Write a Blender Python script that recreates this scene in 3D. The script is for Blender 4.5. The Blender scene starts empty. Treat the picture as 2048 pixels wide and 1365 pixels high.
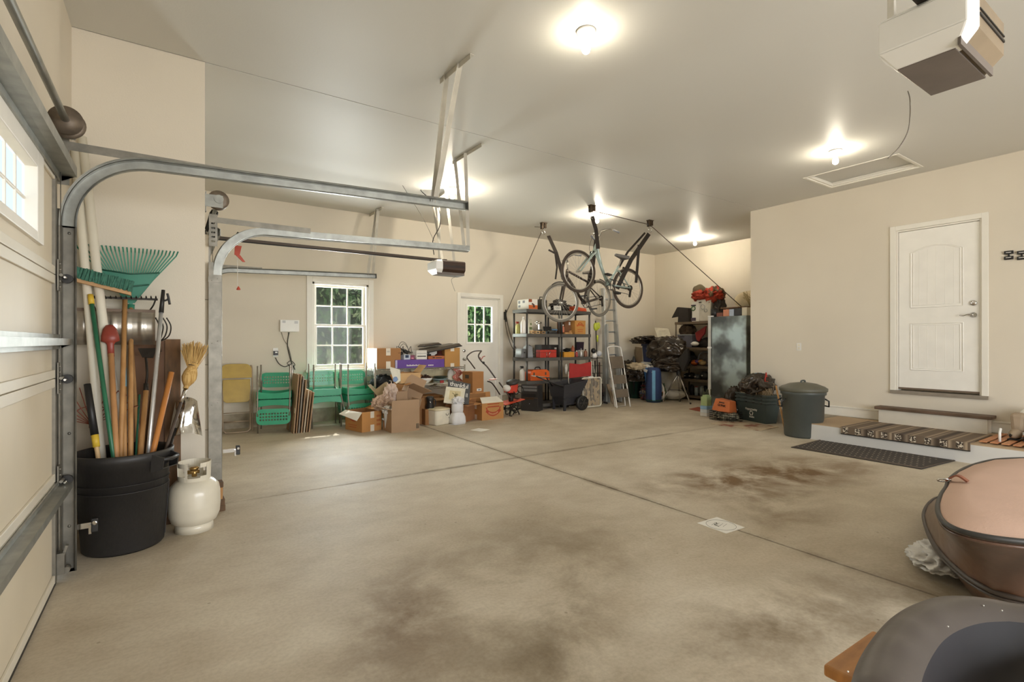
import bpy, bmesh, math, random
from mathutils import Vector, Matrix, Euler, noise
PI = math.pi
R = math.radians
scene = bpy.context.scene
col = scene.collection

# ---------------------------------------------------------------- camera
EYE = 1.255                      # eye height above the slab
FPX = 1009.5                     # focal length in pixels of the 2048 px frame
YAW = R(55.88)
cam_d = bpy.data.cameras.new('camera')
cam = bpy.data.objects.new('camera', cam_d)
col.objects.link(cam)
cam.location = (0, 0, EYE)
fwd = Vector((math.cos(YAW), math.sin(YAW), 0))
cam.rotation_euler = (PI/2, 0, YAW - PI/2)
cam_d.sensor_width = 36
cam_d.lens = 36 * FPX / 2048
cam_d.shift_y = -(682.5 - 684.0) / 2048 * 1.0
cam_d.clip_start = 0.02
cam_d.clip_end = 200
scene.camera = cam

# ---------------------------------------------------------------- light, exposure
world = bpy.data.worlds.new('world')
scene.world = world
world.use_nodes = True
_n = world.node_tree.nodes
_bg = _n['Background']
_tc = _n.new('ShaderNodeTexCoord'); _sp = _n.new('ShaderNodeSeparateXYZ'); _rp = _n.new('ShaderNodeValToRGB')
_rp.color_ramp.elements[0].position = 0.40; _rp.color_ramp.elements[0].color = (.42, .40, .34, 1)
_rp.color_ramp.elements[1].position = 0.60; _rp.color_ramp.elements[1].color = (.78, .88, 1.0, 1)
_e = _rp.color_ramp.elements.new(0.5); _e.color = (.92, .96, 1.0, 1)
_ma = _n.new('ShaderNodeMapRange'); _ma.inputs['From Min'].default_value = -1; _ma.inputs['From Max'].default_value = 1
_l = world.node_tree.links
_l.new(_tc.outputs['Generated'], _sp.inputs[0]); _l.new(_sp.outputs['Z'], _ma.inputs['Value'])
_l.new(_ma.outputs[0], _rp.inputs[0]); _l.new(_rp.outputs[0], _bg.inputs['Color'])
_bg.inputs['Strength'].default_value = 1.1

def add_light(name, kind, loc, rot, energy, color, **kw):
    d = bpy.data.lights.new(name, kind)
    d.energy = energy; d.color = color
    for k, v in kw.items(): setattr(d, k, v)
    o = bpy.data.objects.new(name, d); col.objects.link(o)
    o.location = loc; o.rotation_euler = rot
    return o
# the sun, low behind the back wall, comes in over the sill of the back window
sdir = Vector((-.50, -1.10, -1.05)).normalized()
sun = add_light('sun', 'SUN', (3, 12, 6), sdir.to_track_quat('-Z', 'Y').to_euler(), 15.0, (1, .93, .82), angle=R(.6))
# daylight through the open bay door behind the camera, the back window and the back door
SKYC = (.93, .96, 1.0)
day1 = add_light('daylight_rear_bay', 'AREA', (3.1, -5.2, 1.75), (R(-90), 0, PI), 640, (.98, .99, 1.0), shape='RECTANGLE', size=8.0, size_y=3.3)
day1.rotation_euler = (R(90), 0, 0)
day2 = add_light('daylight_back_window', 'AREA', (2.29, 8.62, 1.33), (R(-90), 0, 0), 420, (.96, .98, 1.0), shape='RECTANGLE', size=.85, size_y=1.25)
day3 = add_light('daylight_back_door', 'AREA', (4.9, 8.62, 1.4), (R(-90), 0, 0), 30, (.93, 1, .93), shape='RECTANGLE', size=.5, size_y=.65)

vs = scene.view_settings
scene.display_settings.display_device = 'sRGB'
vs.view_transform = 'Standard'; vs.look = 'None'; vs.gamma = 1; vs.use_curve_mapping = False
vs.exposure = 0.22
scene.cycles.max_bounces = 8; scene.cycles.diffuse_bounces = 5; scene.cycles.glossy_bounces = 3
scene.cycles.transparent_max_bounces = 12; scene.cycles.transmission_bounces = 4
scene.cycles.sample_clamp_indirect = 6
scene.cycles.use_denoising = True
scene.cycles.caustics_reflective = False; scene.cycles.caustics_refractive = False

# ---------------------------------------------------------------- where a pixel's ray meets a plane of the room
cA, sA = math.cos(YAW), math.sin(YAW)
def at(px, py, x=None, y=None, z=None, d=None):
    u = (px-1024)/FPX; v = (684-py)/FPX
    r = Vector((cA+u*sA, sA-u*cA, v))
    if d is not None: t = d
    elif x is not None: t = x/r.x
    elif y is not None: t = y/r.y
    else: t = (z-EYE)/r.z
    return Vector((0, 0, EYE)) + r*t
def fl(px, py, z=0.0): return at(px, py, z=z)

# ---------------------------------------------------------------- materials
MATS = {}
def srgb(c):
    if isinstance(c, str):
        c = c.lstrip('#'); c = [int(c[i:i+2], 16)/255 for i in (0, 2, 4)]
    return tuple((v/12.92 if v <= .04045 else ((v+.055)/1.055)**2.4) for v in c) + (1,)
def M(name, color='#888888', rough=.6, metal=0.0, var=.12, scale=6.0, bump=0.0, bscale=60.0, spec=.5, emit=0, trans=0, coat=0, stretch=(1, 1, 1)):
    if name in MATS: return MATS[name]
    m = bpy.data.materials.new(name); m.use_nodes = True
    nt = m.node_tree; N = nt.nodes; L = nt.links; b = N['Principled BSDF']
    c = srgb(color)
    tc = N.new('ShaderNodeTexCoord'); mp = N.new('ShaderNodeMapping'); mp.inputs['Scale'].default_value = stretch
    L.new(tc.outputs['Object'], mp.inputs['Vector'])
    nz = N.new('ShaderNodeTexNoise'); nz.inputs['Scale'].default_value = scale; nz.inputs['Detail'].default_value = 5
    L.new(mp.outputs[0], nz.inputs['Vector'])
    rp = N.new('ShaderNodeValToRGB'); rp.color_ramp.elements[0].position = .3; rp.color_ramp.elements[1].position = .7
    rp.color_ramp.elements[0].color = tuple(v*(1-var) for v in c[:3]) + (1,)
    rp.color_ramp.elements[1].color = tuple(min(1, v*(1+var)) for v in c[:3]) + (1,)
    L.new(nz.outputs['Fac'], rp.inputs[0]); L.new(rp.outputs[0], b.inputs['Base Color'])
    b.inputs['Roughness'].default_value = rough; b.inputs['Metallic'].default_value = metal
    b.inputs['Specular IOR Level'].default_value = spec
    if coat: b.inputs['Coat Weight'].default_value = coat
    if trans: b.inputs['Transmission Weight'].default_value = trans
    if emit:
        b.inputs['Emission Color'].default_value = c; b.inputs['Emission Strength'].default_value = emit
    if bump:
        n2 = N.new('ShaderNodeTexNoise'); n2.inputs['Scale'].default_value = bscale; n2.inputs['Detail'].default_value = 4
        L.new(mp.outputs[0], n2.inputs['Vector'])
        bp = N.new('ShaderNodeBump'); bp.inputs['Strength'].default_value = bump; bp.inputs['Distance'].default_value = .01
        L.new(n2.outputs['Fac'], bp.inputs['Height']); L.new(bp.outputs[0], b.inputs['Normal'])
    MATS[name] = m
    return m
def ramp_mat(name, stops, kind='noise', scale=5, rough=.6, stretch=(1, 1, 1), metal=0, detail=4, bump=0, interp='LINEAR', rot=(0, 0, 0), direction='X'):
    if name in MATS: return MATS[name]
    m = bpy.data.materials.new(name); m.use_nodes = True
    nt = m.node_tree; N = nt.nodes; L = nt.links; b = N['Principled BSDF']
    tc = N.new('ShaderNodeTexCoord'); mp = N.new('ShaderNodeMapping'); mp.inputs['Scale'].default_value = stretch; mp.inputs['Rotation'].default_value = rot
    L.new(tc.outputs['Object'], mp.inputs['Vector'])
    if kind == 'noise':
        t = N.new('ShaderNodeTexNoise'); t.inputs['Scale'].default_value = scale; t.inputs['Detail'].default_value = detail; out = t.outputs['Fac']
    elif kind == 'wave':
        t = N.new('ShaderNodeTexWave'); t.inputs['Scale'].default_value = scale; t.bands_direction = direction; t.inputs['Distortion'].default_value = 0; out = t.outputs['Fac']
    elif kind == 'vor':
        t = N.new('ShaderNodeTexVoronoi'); t.inputs['Scale'].default_value = scale; out = t.outputs['Distance']
    L.new(mp.outputs[0], t.inputs['Vector'])
    rp = N.new('ShaderNodeValToRGB'); cr = rp.color_ramp; cr.interpolation = interp
    cr.elements[0].position, cr.elements[0].color = stops[0][0], srgb(stops[0][1])
    cr.elements[1].position, cr.elements[1].color = stops[-1][0], srgb(stops[-1][1])
    for p, c in stops[1:-1]:
        e = cr.elements.new(p); e.color = srgb(c)
    L.new(out, rp.inputs[0]); L.new(rp.outputs[0], b.inputs['Base Color'])
    b.inputs['Roughness'].default_value = rough; b.inputs['Metallic'].default_value = metal
    if bump:
        bp = N.new('ShaderNodeBump'); bp.inputs['Strength'].default_value = bump; bp.inputs['Distance'].default_value = .01
        L.new(out, bp.inputs['Height']); L.new(bp.outputs[0], b.inputs['Normal'])
    MATS[name] = m
    return m

# ---------------------------------------------------------------- mesh builder
def V(*a): return Vector(a if len(a) == 3 else a[0])
class MB:
    def __init__(s): s.v = []; s.f = []; s.mi = 0; s.m = []; s.sm = []; s.smooth = False; s.T = None
    def add(s, verts, faces, smooth=None):
        o = len(s.v); T = s.T
        for p in verts:
            p = Vector(p); s.v.append(T @ p if T else p)
        for f in faces:
            s.f.append([o+i for i in f]); s.m.append(s.mi); s.sm.append(s.smooth if smooth is None else smooth)
        return s
    def mat(s, i): s.mi = i; return s
    def box(s, c, d, rz=0, rot=None):
        c = Vector(c); x, y, z = (Vector(d)/2)
        pts = [Vector(p) for p in ((-x,-y,-z),(x,-y,-z),(x,y,-z),(-x,y,-z),(-x,-y,z),(x,-y,z),(x,y,z),(-x,y,z))]
        if rot is not None: q = rot if isinstance(rot, Matrix) else Euler(rot).to_matrix()
        elif rz: q = Matrix.Rotation(rz, 3, 'Z')
        else: q = None
        if q is not None: pts = [q @ p for p in pts]
        return s.add([c+p for p in pts], [(0,3,2,1),(4,5,6,7),(0,1,5,4),(1,2,6,5),(2,3,7,6),(3,0,4,7)], False)
    def bb(s, x0, x1, y0, y1, z0, z1): return s.box(((x0+x1)/2,(y0+y1)/2,(z0+z1)/2),(abs(x1-x0),abs(y1-y0),abs(z1-z0)))
    def hexa(s, b, t):
        return s.add(list(b)+list(t), [(3,2,1,0),(4,5,6,7),(0,1,5,4),(1,2,6,5),(2,3,7,6),(3,0,4,7)], False)
    def slab(s, pts, th):
        """planar polygon with thickness: pts ordered, extruded by vector th"""
        th = Vector(th); n = len(pts); pts = [Vector(p) for p in pts]
        return s.add(pts+[p+th for p in pts], [tuple(range(n))[::-1], tuple(range(n, 2*n))]+[(i, (i+1) % n, n+(i+1) % n, n+i) for i in range(n)], False)
    def panel(s, pts, t):
        pts = [Vector(p) for p in pts]
        n = (pts[1]-pts[0]).cross(pts[2]-pts[0]).normalized()*t
        return s.slab([p-n/2 for p in pts], n)
    def cyl(s, p0, p1, r0, r1=None, n=12, caps=True):
        p0, p1 = Vector(p0), Vector(p1); r1 = r0 if r1 is None else r1
        d = (p1-p0)
        if d.length < 1e-7: return s
        d.normalize(); a = d.orthogonal().normalized(); b = d.cross(a)
        vs_ = [p0+(a*math.cos(2*PI*i/n)+b*math.sin(2*PI*i/n))*r0 for i in range(n)]+[p1+(a*math.cos(2*PI*i/n)+b*math.sin(2*PI*i/n))*r1 for i in range(n)]
        o = [(i, (i+1) % n, n+(i+1) % n, n+i) for i in range(n)]
        s.add(vs_, o, True)
        if caps:
            k = len(s.v)-2*n
            s.f += [[k+i for i in range(n)][::-1], [k+n+i for i in range(n)]]; s.m += [s.mi]*2; s.sm += [False]*2
        return s
    def tube(s, pts, r, n=8, closed=False, caps=True):
        pts = [Vector(p) for p in pts]; m = len(pts)
        rr = r if isinstance(r, (list, tuple)) else [r]*m
        prev = None; rings = []
        for i, p in enumerate(pts):
            if closed: t = pts[(i+1) % m]-pts[i-1]
            else: t = pts[min(i+1, m-1)]-pts[max(i-1, 0)]
            t.normalize()
            if prev is None: a = t.orthogonal().normalized()
            else:
                a = prev-t*prev.dot(t)
                a = a.normalized() if a.length > 1e-6 else t.orthogonal().normalized()
            prev = a; b = t.cross(a)
            rings.append([p+(a*math.cos(2*PI*k/n)+b*math.sin(2*PI*k/n))*rr[i] for k in range(n)])
        vs_ = [q for g in rings for q in g]; fs = []
        for i in range(m if closed else m-1):
            j = (i+1) % m
            for k in range(n): fs.append((i*n+k, i*n+(k+1) % n, j*n+(k+1) % n, j*n+k))
        s.add(vs_, fs, True)
        if caps and not closed:
            o = len(s.v)-m*n
            s.f += [[o+k for k in range(n)][::-1], [o+(m-1)*n+k for k in range(n)]]; s.m += [s.mi]*2; s.sm += [False]*2
        return s
    def ribbon(s, pts, w, t, up=(0, 0, 1)):
        """flat strap along pts: width w across, thickness t"""
        pts = [Vector(p) for p in pts]; m = len(pts); up = Vector(up); vs_ = []
        for i, p in enumerate(pts):
            d = (pts[min(i+1, m-1)]-pts[max(i-1, 0)]).normalized()
            a = d.cross(up)
            a = a.normalized() if a.length > 1e-5 else Vector((1, 0, 0))
            b = d.cross(a).normalized()
            vs_ += [p-a*w/2-b*t/2, p+a*w/2-b*t/2, p+a*w/2+b*t/2, p-a*w/2+b*t/2]
        fs = []
        for i in range(m-1):
            for k in range(4): fs.append((4*i+k, 4*i+(k+1) % 4, 4*i+4+(k+1) % 4, 4*i+4+k))
        fs += [(3, 2, 1, 0), tuple(4*(m-1)+k for k in range(4))]
        return s.add(vs_, fs, False)
    def lathe(s, prof, c=(0, 0, 0), n=24, axis=(0, 0, 1), sx=1, sy=1, smooth=True):
        """prof = [(radius, height)] around axis at c"""
        c = Vector(c); q = Vector((0, 0, 1)).rotation_difference(Vector(axis).normalized()).to_matrix()
        vs_ = []; fs = []
        for r, h in prof:
            for k in range(n):
                a = 2*PI*k/n; vs_.append(c+q @ Vector((r*math.cos(a)*sx, r*math.sin(a)*sy, h)))
        for i in range(len(prof)-1):
            for k in range(n): fs.append((i*n+k, i*n+(k+1) % n, (i+1)*n+(k+1) % n, (i+1)*n+k))
        s.add(vs_, fs, smooth)
        o = len(s.v)-len(prof)*n
        if prof[0][0] > 1e-5: s.f.append([o+k for k in range(n)][::-1]); s.m.append(s.mi); s.sm.append(False)
        if prof[-1][0] > 1e-5: s.f.append([o+(len(prof)-1)*n+k for k in range(n)]); s.m.append(s.mi); s.sm.append(False)
        return s
    def torus(s, c, nrm, Rr, r, n=36, k=8, a0=0, a1=2*PI, sx=1, sy=1, ref=None):
        nrm = Vector(nrm).normalized(); a = Vector(ref).normalized() if ref else nrm.orthogonal().normalized(); b = nrm.cross(a); c = Vector(c)
        full = abs(a1-a0-2*PI) < 1e-4; m = n if full else n+1
        pts = [c+a*math.cos(a0+(a1-a0)*i/n)*Rr*sx+b*math.sin(a0+(a1-a0)*i/n)*Rr*sy for i in range(m)]
        return s.tube(pts, r, k, closed=full)
    def sphere(s, c, r, nu=16, nv=10):
        c = Vector(c); r = Vector(r) if hasattr(r, '__len__') else Vector((r, r, r))
        prof = [(math.sin(PI*j/nv), -math.cos(PI*j/nv)) for j in range(nv+1)]
        vs_ = [c+Vector((0, 0, -r.z))]; fs = []
        for j in range(1, nv):
            for i in range(nu):
                a = 2*PI*i/nu; vs_.append(c+Vector((prof[j][0]*math.cos(a)*r.x, prof[j][0]*math.sin(a)*r.y, prof[j][1]*r.z)))
        vs_.append(c+Vector((0, 0, r.z)))
        for i in range(nu): fs.append((0, 1+(i+1) % nu, 1+i))
        for j in range(nv-2):
            for i in range(nu): fs.append((1+j*nu+i, 1+j*nu+(i+1) % nu, 1+(j+1)*nu+(i+1) % nu, 1+(j+1)*nu+i))
        o = 1+(nv-2)*nu
        for i in range(nu): fs.append((o+i, o+(i+1) % nu, len(vs_)-1))
        return s.add(vs_, fs, True)
    def blob(s, c, r, seed=0, amp=.15, freq=2.0, sub=4, flat=None, ridge=False, smooth=True):
        """crumpled lump: cloth, bags, paper"""
        b = bmesh.new(); bmesh.ops.create_icosphere(b, subdivisions=sub, radius=1)
        r = Vector(r) if hasattr(r, '__len__') else Vector((r, r, r)); c = Vector(c); off = Vector((seed*7.31, seed*3.17, seed*1.7))
        vs_ = []
        for v in b.verts:
            p = v.co.copy()
            n1 = noise.noise(p*freq+off); n2 = noise.noise(p*freq*2.7+off*2)
            if ridge: n1 = 1-2*abs(n1)*1.6-.3; n2 = .6-2*abs(n2)
            q = p*(1+amp*(n1+.5*n2))
            q = Vector((q.x*r.x, q.y*r.y, q.z*r.z))
            if flat is not None and q.z < -flat*r.z: q.z = -flat*r.z
            vs_.append(c+q)
        fs = [tuple(v.index for v in f.verts) for f in b.faces]
        b.free()
        return s.add(vs_, fs, smooth)
    def perf(s, w, h, t, nx, ny, rad, T=None, corner=0, mx=None, my=None):
        """perforated sheet in local XZ, centred on x, z from 0 to h, thickness t along y; nx by ny round holes"""
        mx = w/nx/2 if mx is None else mx; my = h/ny/2 if my is None else my
        vs_ = []; fs = []
        cw, ch = (w-2*mx+2*0)/nx, (h-2*my)/ny
        if mx >= w/nx/2-1e-9 and False: pass
        xs = [-w/2]+[-w/2+mx+cw*i for i in range(nx+1)]+[w/2]
        zs = [0]+[my+ch*i for i in range(ny+1)]+[h]
        def q(p): # keep inside rounded outline
            x, z = p
            if corner:
                ix, iz = w/2-corner, h/2-corner
                dx, dz = abs(x)-ix, abs(z-h/2)-iz
                if dx > 0 and dz > 0:
                    l = math.hypot(dx, dz)
                    if l > corner:
                        dx, dz = dx*corner/l, dz*corner/l
                        x = math.copysign(ix+dx, x); z = h/2+math.copysign(iz+dz, z-h/2)
            return x, z
        def quadf(pts):
            o = len(vs_); k = len(pts)
            for p in pts: x, z = q(p); vs_.append(Vector((x, -t/2, z)))
            for p in pts: x, z = q(p); vs_.append(Vector((x, t/2, z)))
            fs.append(tuple(o+i for i in range(k))); fs.append(tuple(o+k+i for i in range(k))[::-1])
            return o, k
        for i in range(len(xs)-1):
            for j in range(len(zs)-1):
                x0, x1, z0, z1 = xs[i], xs[i+1], zs[j], zs[j+1]
                if x1-x0 < 1e-6 or z1-z0 < 1e-6: continue
                hole = 1 <= i <= nx and 1 <= j <= ny
                if not hole:
                    quadf([(x0, z0), (x1, z0), (x1, z1), (x0, z1)])
                else:
                    cx, cz = (x0+x1)/2, (z0+z1)/2
                    outer = [(x0, z0), (cx, z0), (x1, z0), (x1, cz), (x1, z1), (cx, z1), (x0, z1), (x0, cz)]
                    inner = []
                    for (a, b) in outer:
                        an = math.atan2(b-cz, a-cx); inner.append((cx+rad*math.cos(an), cz+rad*math.sin(an)))
                    for k in range(8):
                        l = (k+1) % 8
                        quadf([outer[k], outer[l], inner[l], inner[k]])
                        o = len(vs_)
                        for p, y in ((inner[k], -t/2), (inner[l], -t/2), (inner[l], t/2), (inner[k], t/2)): vs_.append(Vector((p[0], y, p[1])))
                        fs.append((o, o+1, o+2, o+3))
        # rim
        rim = []
        for x in xs: rim.append((x, 0))
        for z in zs[1:]: rim.append((w/2, z))
        for x in xs[::-1][1:]: rim.append((x, h))
        for z in zs[::-1][1:-1]: rim.append((-w/2, z))
        for k in range(len(rim)):
            a, b = q(rim[k]), q(rim[(k+1) % len(rim)])
            o = len(vs_)
            for p, y in ((a, -t/2), (b, -t/2), (b, t/2), (a, t/2)): vs_.append(Vector((p[0], y, p[1])))
            fs.append((o+3, o+2, o+1, o))
        if T is not None: vs_ = [T @ v for v in vs_]
        return s.add(vs_, fs, False)
    def sweep(s, prof, path, nrm):
        """closed profile [(a along in-plane normal, b along nrm)] along path in the plane whose normal is nrm"""
        nrm = Vector(nrm).normalized(); path = [Vector(p) for p in path]; m = len(path); k = len(prof); vs_ = []; fs = []
        for i, p in enumerate(path):
            t = (path[min(i+1, m-1)]-path[max(i-1, 0)]).normalized(); a = nrm.cross(t)
            for (u, w) in prof: vs_.append(p+a*u+nrm*w)
        for i in range(m-1):
            for j in range(k): fs.append((i*k+j, i*k+(j+1) % k, (i+1)*k+(j+1) % k, (i+1)*k+j))
        fs += [tuple(range(k))[::-1], tuple((m-1)*k+j for j in range(k))]
        return s.add(vs_, fs, False)
    def text(s, txt, T, size, depth=.001, align='CENTER', spacing=1.0, bold=False):
        cu = bpy.data.curves.new('t', 'FONT'); cu.body = txt; cu.size = size; cu.extrude = depth; cu.align_x = align; cu.align_y = 'CENTER'; cu.resolution_u = 2; cu.space_character = spacing
        if bold: cu.offset = size*.018
        ob = bpy.data.objects.new('t', cu); col.objects.link(ob)
        dg = bpy.context.evaluated_depsgraph_get()
        me = bpy.data.meshes.new_from_object(ob.evaluated_get(dg))
        s.add([T @ v.co for v in me.vertices], [tuple(p.vertices) for p in me.polygons], False)
        bpy.data.objects.remove(ob); bpy.data.curves.remove(cu); bpy.data.meshes.remove(me)
        return s
    def mesh(s, name, mats, inv=None):
        me = bpy.data.meshes.new(name)
        me.from_pydata([tuple(inv @ p) if inv else tuple(p) for p in s.v], [], s.f)
        for m in mats: me.materials.append(m)
        for p, mi, sm in zip(me.polygons, s.m, s.sm):
            p.material_index = min(mi, len(mats)-1); p.use_smooth = sm
        me.validate(); me.update()
        return me

def link(o, parent=None):
    col.objects.link(o)
    if parent is not None: o.parent = parent
    return o
def finish(o, bevel=0, sub=0, solid=0):
    if solid:
        m = o.modifiers.new('t', 'SOLIDIFY'); m.thickness = solid; m.offset = 0
    if bevel:
        m = o.modifiers.new('b', 'BEVEL'); m.width = bevel; m.segments = 2; m.limit_method = 'ANGLE'; m.angle_limit = R(50)
        if len(o.data.polygons) < 3000:
            m.harden_normals = False
    if sub:
        m = o.modifiers.new('s', 'SUBSURF'); m.levels = sub; m.render_levels = sub
    return o
def _mats(m): return list(m) if isinstance(m, (list, tuple)) else [m]
def solo(name, mb, mats, label, cat, group=None, bevel=0, sub=0, kind=None, origin=None):
    """a thing that is one mesh; the mesh is given in world coordinates"""
    if origin is None:
        xs = [v.x for v in mb.v]; ys = [v.y for v in mb.v]; zs = [v.z for v in mb.v]
        origin = ((min(xs)+max(xs))/2, (min(ys)+max(ys))/2, min(zs))
    Mx = Matrix.Translation(origin)
    o = bpy.data.objects.new(name, mb.mesh(name, _mats(mats), Mx.inverted())); o.matrix_world = Mx
    link(o); finish(o, bevel, sub)
    o['label'] = label; o['category'] = cat
    if group: o['group'] = group
    if kind: o['kind'] = kind
    return o
def struct(name, mb, mats, parent=None, bevel=0, label=None):
    o = bpy.data.objects.new(name, mb.mesh(name, _mats(mats)))
    link(o, parent); finish(o, bevel)
    if parent is None: o['kind'] = 'structure'
    if label: o['label'] = label
    return o
class Thing:
    """an Empty at the thing's base; parts are given in its local frame, or in world coordinates with world=True"""
    def __init__(s, name, label, cat, loc=(0, 0, 0), rz=0, group=None, rot=None):
        s.Mx = Matrix.Translation(Vector(loc)) @ (Euler(rot).to_matrix().to_4x4() if rot else Matrix.Rotation(rz, 4, 'Z'))
        o = bpy.data.objects.new(name, None); o.empty_display_size = .1; o.matrix_world = s.Mx
        link(o); s.o = o; o['label'] = label; o['category'] = cat
        if group: o['group'] = group
    def part(s, name, mb, mats, parent=None, bevel=0, sub=0, world=False, label=None, kind=None):
        inv = s.Mx.inverted() if world else None
        o = bpy.data.objects.new(name, mb.mesh(name, _mats(mats), inv))
        link(o, parent or s.o); finish(o, bevel, sub)
        if label: o['label'] = label
        if kind: o['kind'] = kind
        return o
def copy_tree(o, parent=None):
    c = o.copy(); col.objects.link(c); c.parent = parent
    for ch in list(o.children): copy_tree(ch, c)
    return c
def dup(o, loc, label, rot=None, scale=None, group=None):
    c = copy_tree(o)
    Mx = Matrix.Translation(Vector(loc)) @ (Euler(rot).to_matrix().to_4x4() if rot is not None else o.matrix_world.to_3x3().to_4x4())
    c.matrix_world = Mx
    if scale: c.scale = scale if hasattr(scale, '__len__') else (scale,)*3
    c['label'] = label
    if group: c['group'] = group
    return c
def bez(pts, n=8):
    """smooth curve through points (Catmull-Rom)"""
    P = [Vector(p) for p in pts]; out = []
    for i in range(len(P)-1):
        p0, p1, p2, p3 = P[max(i-1, 0)], P[i], P[i+1], P[min(i+2, len(P)-1)]
        for k in range(n):
            t = k/n
            out.append(.5*((2*p1)+(p2-p0)*t+(2*p0-5*p1+4*p2-p3)*t*t+(3*p1-p0-3*p2+p3)*t**3))
    out.append(P[-1]); return out
def TR(loc, rot=(0, 0, 0)): return Matrix.Translation(Vector(loc)) @ Euler(rot).to_matrix().to_4x4()

# common materials
GALV = M('galvanised_steel', '#989993', .4, .75, var=.18, scale=14)
GALVD = M('dull_galvanised_steel', '#827e74', .48, .7, var=.2, scale=14)
BLACKM = M('black_metal', '#26241f', .45, .5)
BLACKP = M('black_plastic', '#1f1e1d', .45)
DARKP = M('charcoal_plastic', '#33312e', .5)
CREAM = M('cream_plastic', '#e6dfcc', .5)
WHITE = M('white_paint', '#efece4', .45, var=.03)
WHITEP = M('white_plastic', '#e8e6e0', .4, var=.04)
PAPER = M('white_paper', '#e9e6de', .8, var=.04)
CARD = M('brown_cardboard', '#b5834f', .85, var=.08, scale=3)
CARDL = M('light_cardboard', '#cda878', .85, var=.08, scale=3)
CARDG = M('greyish_cardboard', '#a98c6f', .85, var=.06, scale=3)
CARDD = M('dark_cardboard_inside', '#946a42', .9, var=.08, scale=3)
CARDW = M('white_printed_cardboard', '#d9d2c2', .8, var=.06, scale=5)
TAPE = M('pale_packing_tape', '#e2d9c8', .35, var=.03)
WOODL = ramp_mat('light_wood', [(.3, '#c99a63'), (.7, '#a97b48')], scale=4, stretch=(6, 6, .7), rough=.55)
WOODD = ramp_mat('weathered_wood', [(.3, '#7b5a3c'), (.7, '#54402c')], scale=5, stretch=(5, 5, .8), rough=.75)
CHROME = M('chrome', '#d8d6d2', .15, 1.0, var=.03)
RUBBER = M('black_rubber', '#262422', .8)
GREY = M('grey_plastic', '#8a8c90', .5)
# ================================================================ the room
CZ = 3.384            # ceiling
XL, XF, XR, XB = -.55, .22, 7.85, 9.86
YP, YC, YB, YN = 4.49, 4.64, 8.30, -3.0
def wall_mat(name, c1, c2):
    m = M(name, c1, .75, var=.035, scale=.9, bump=.08, bscale=90)
    return m
WALL = wall_mat('cream_wall_paint', '#dad1c0', 0)
CEIL = M('ceiling_paint', '#d5d3cc', .5, var=.02, scale=.6, bump=.05, bscale=70, spec=.25)
TRIMM = M('white_trim_paint', '#e9e5da', .4, var=.02)

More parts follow.
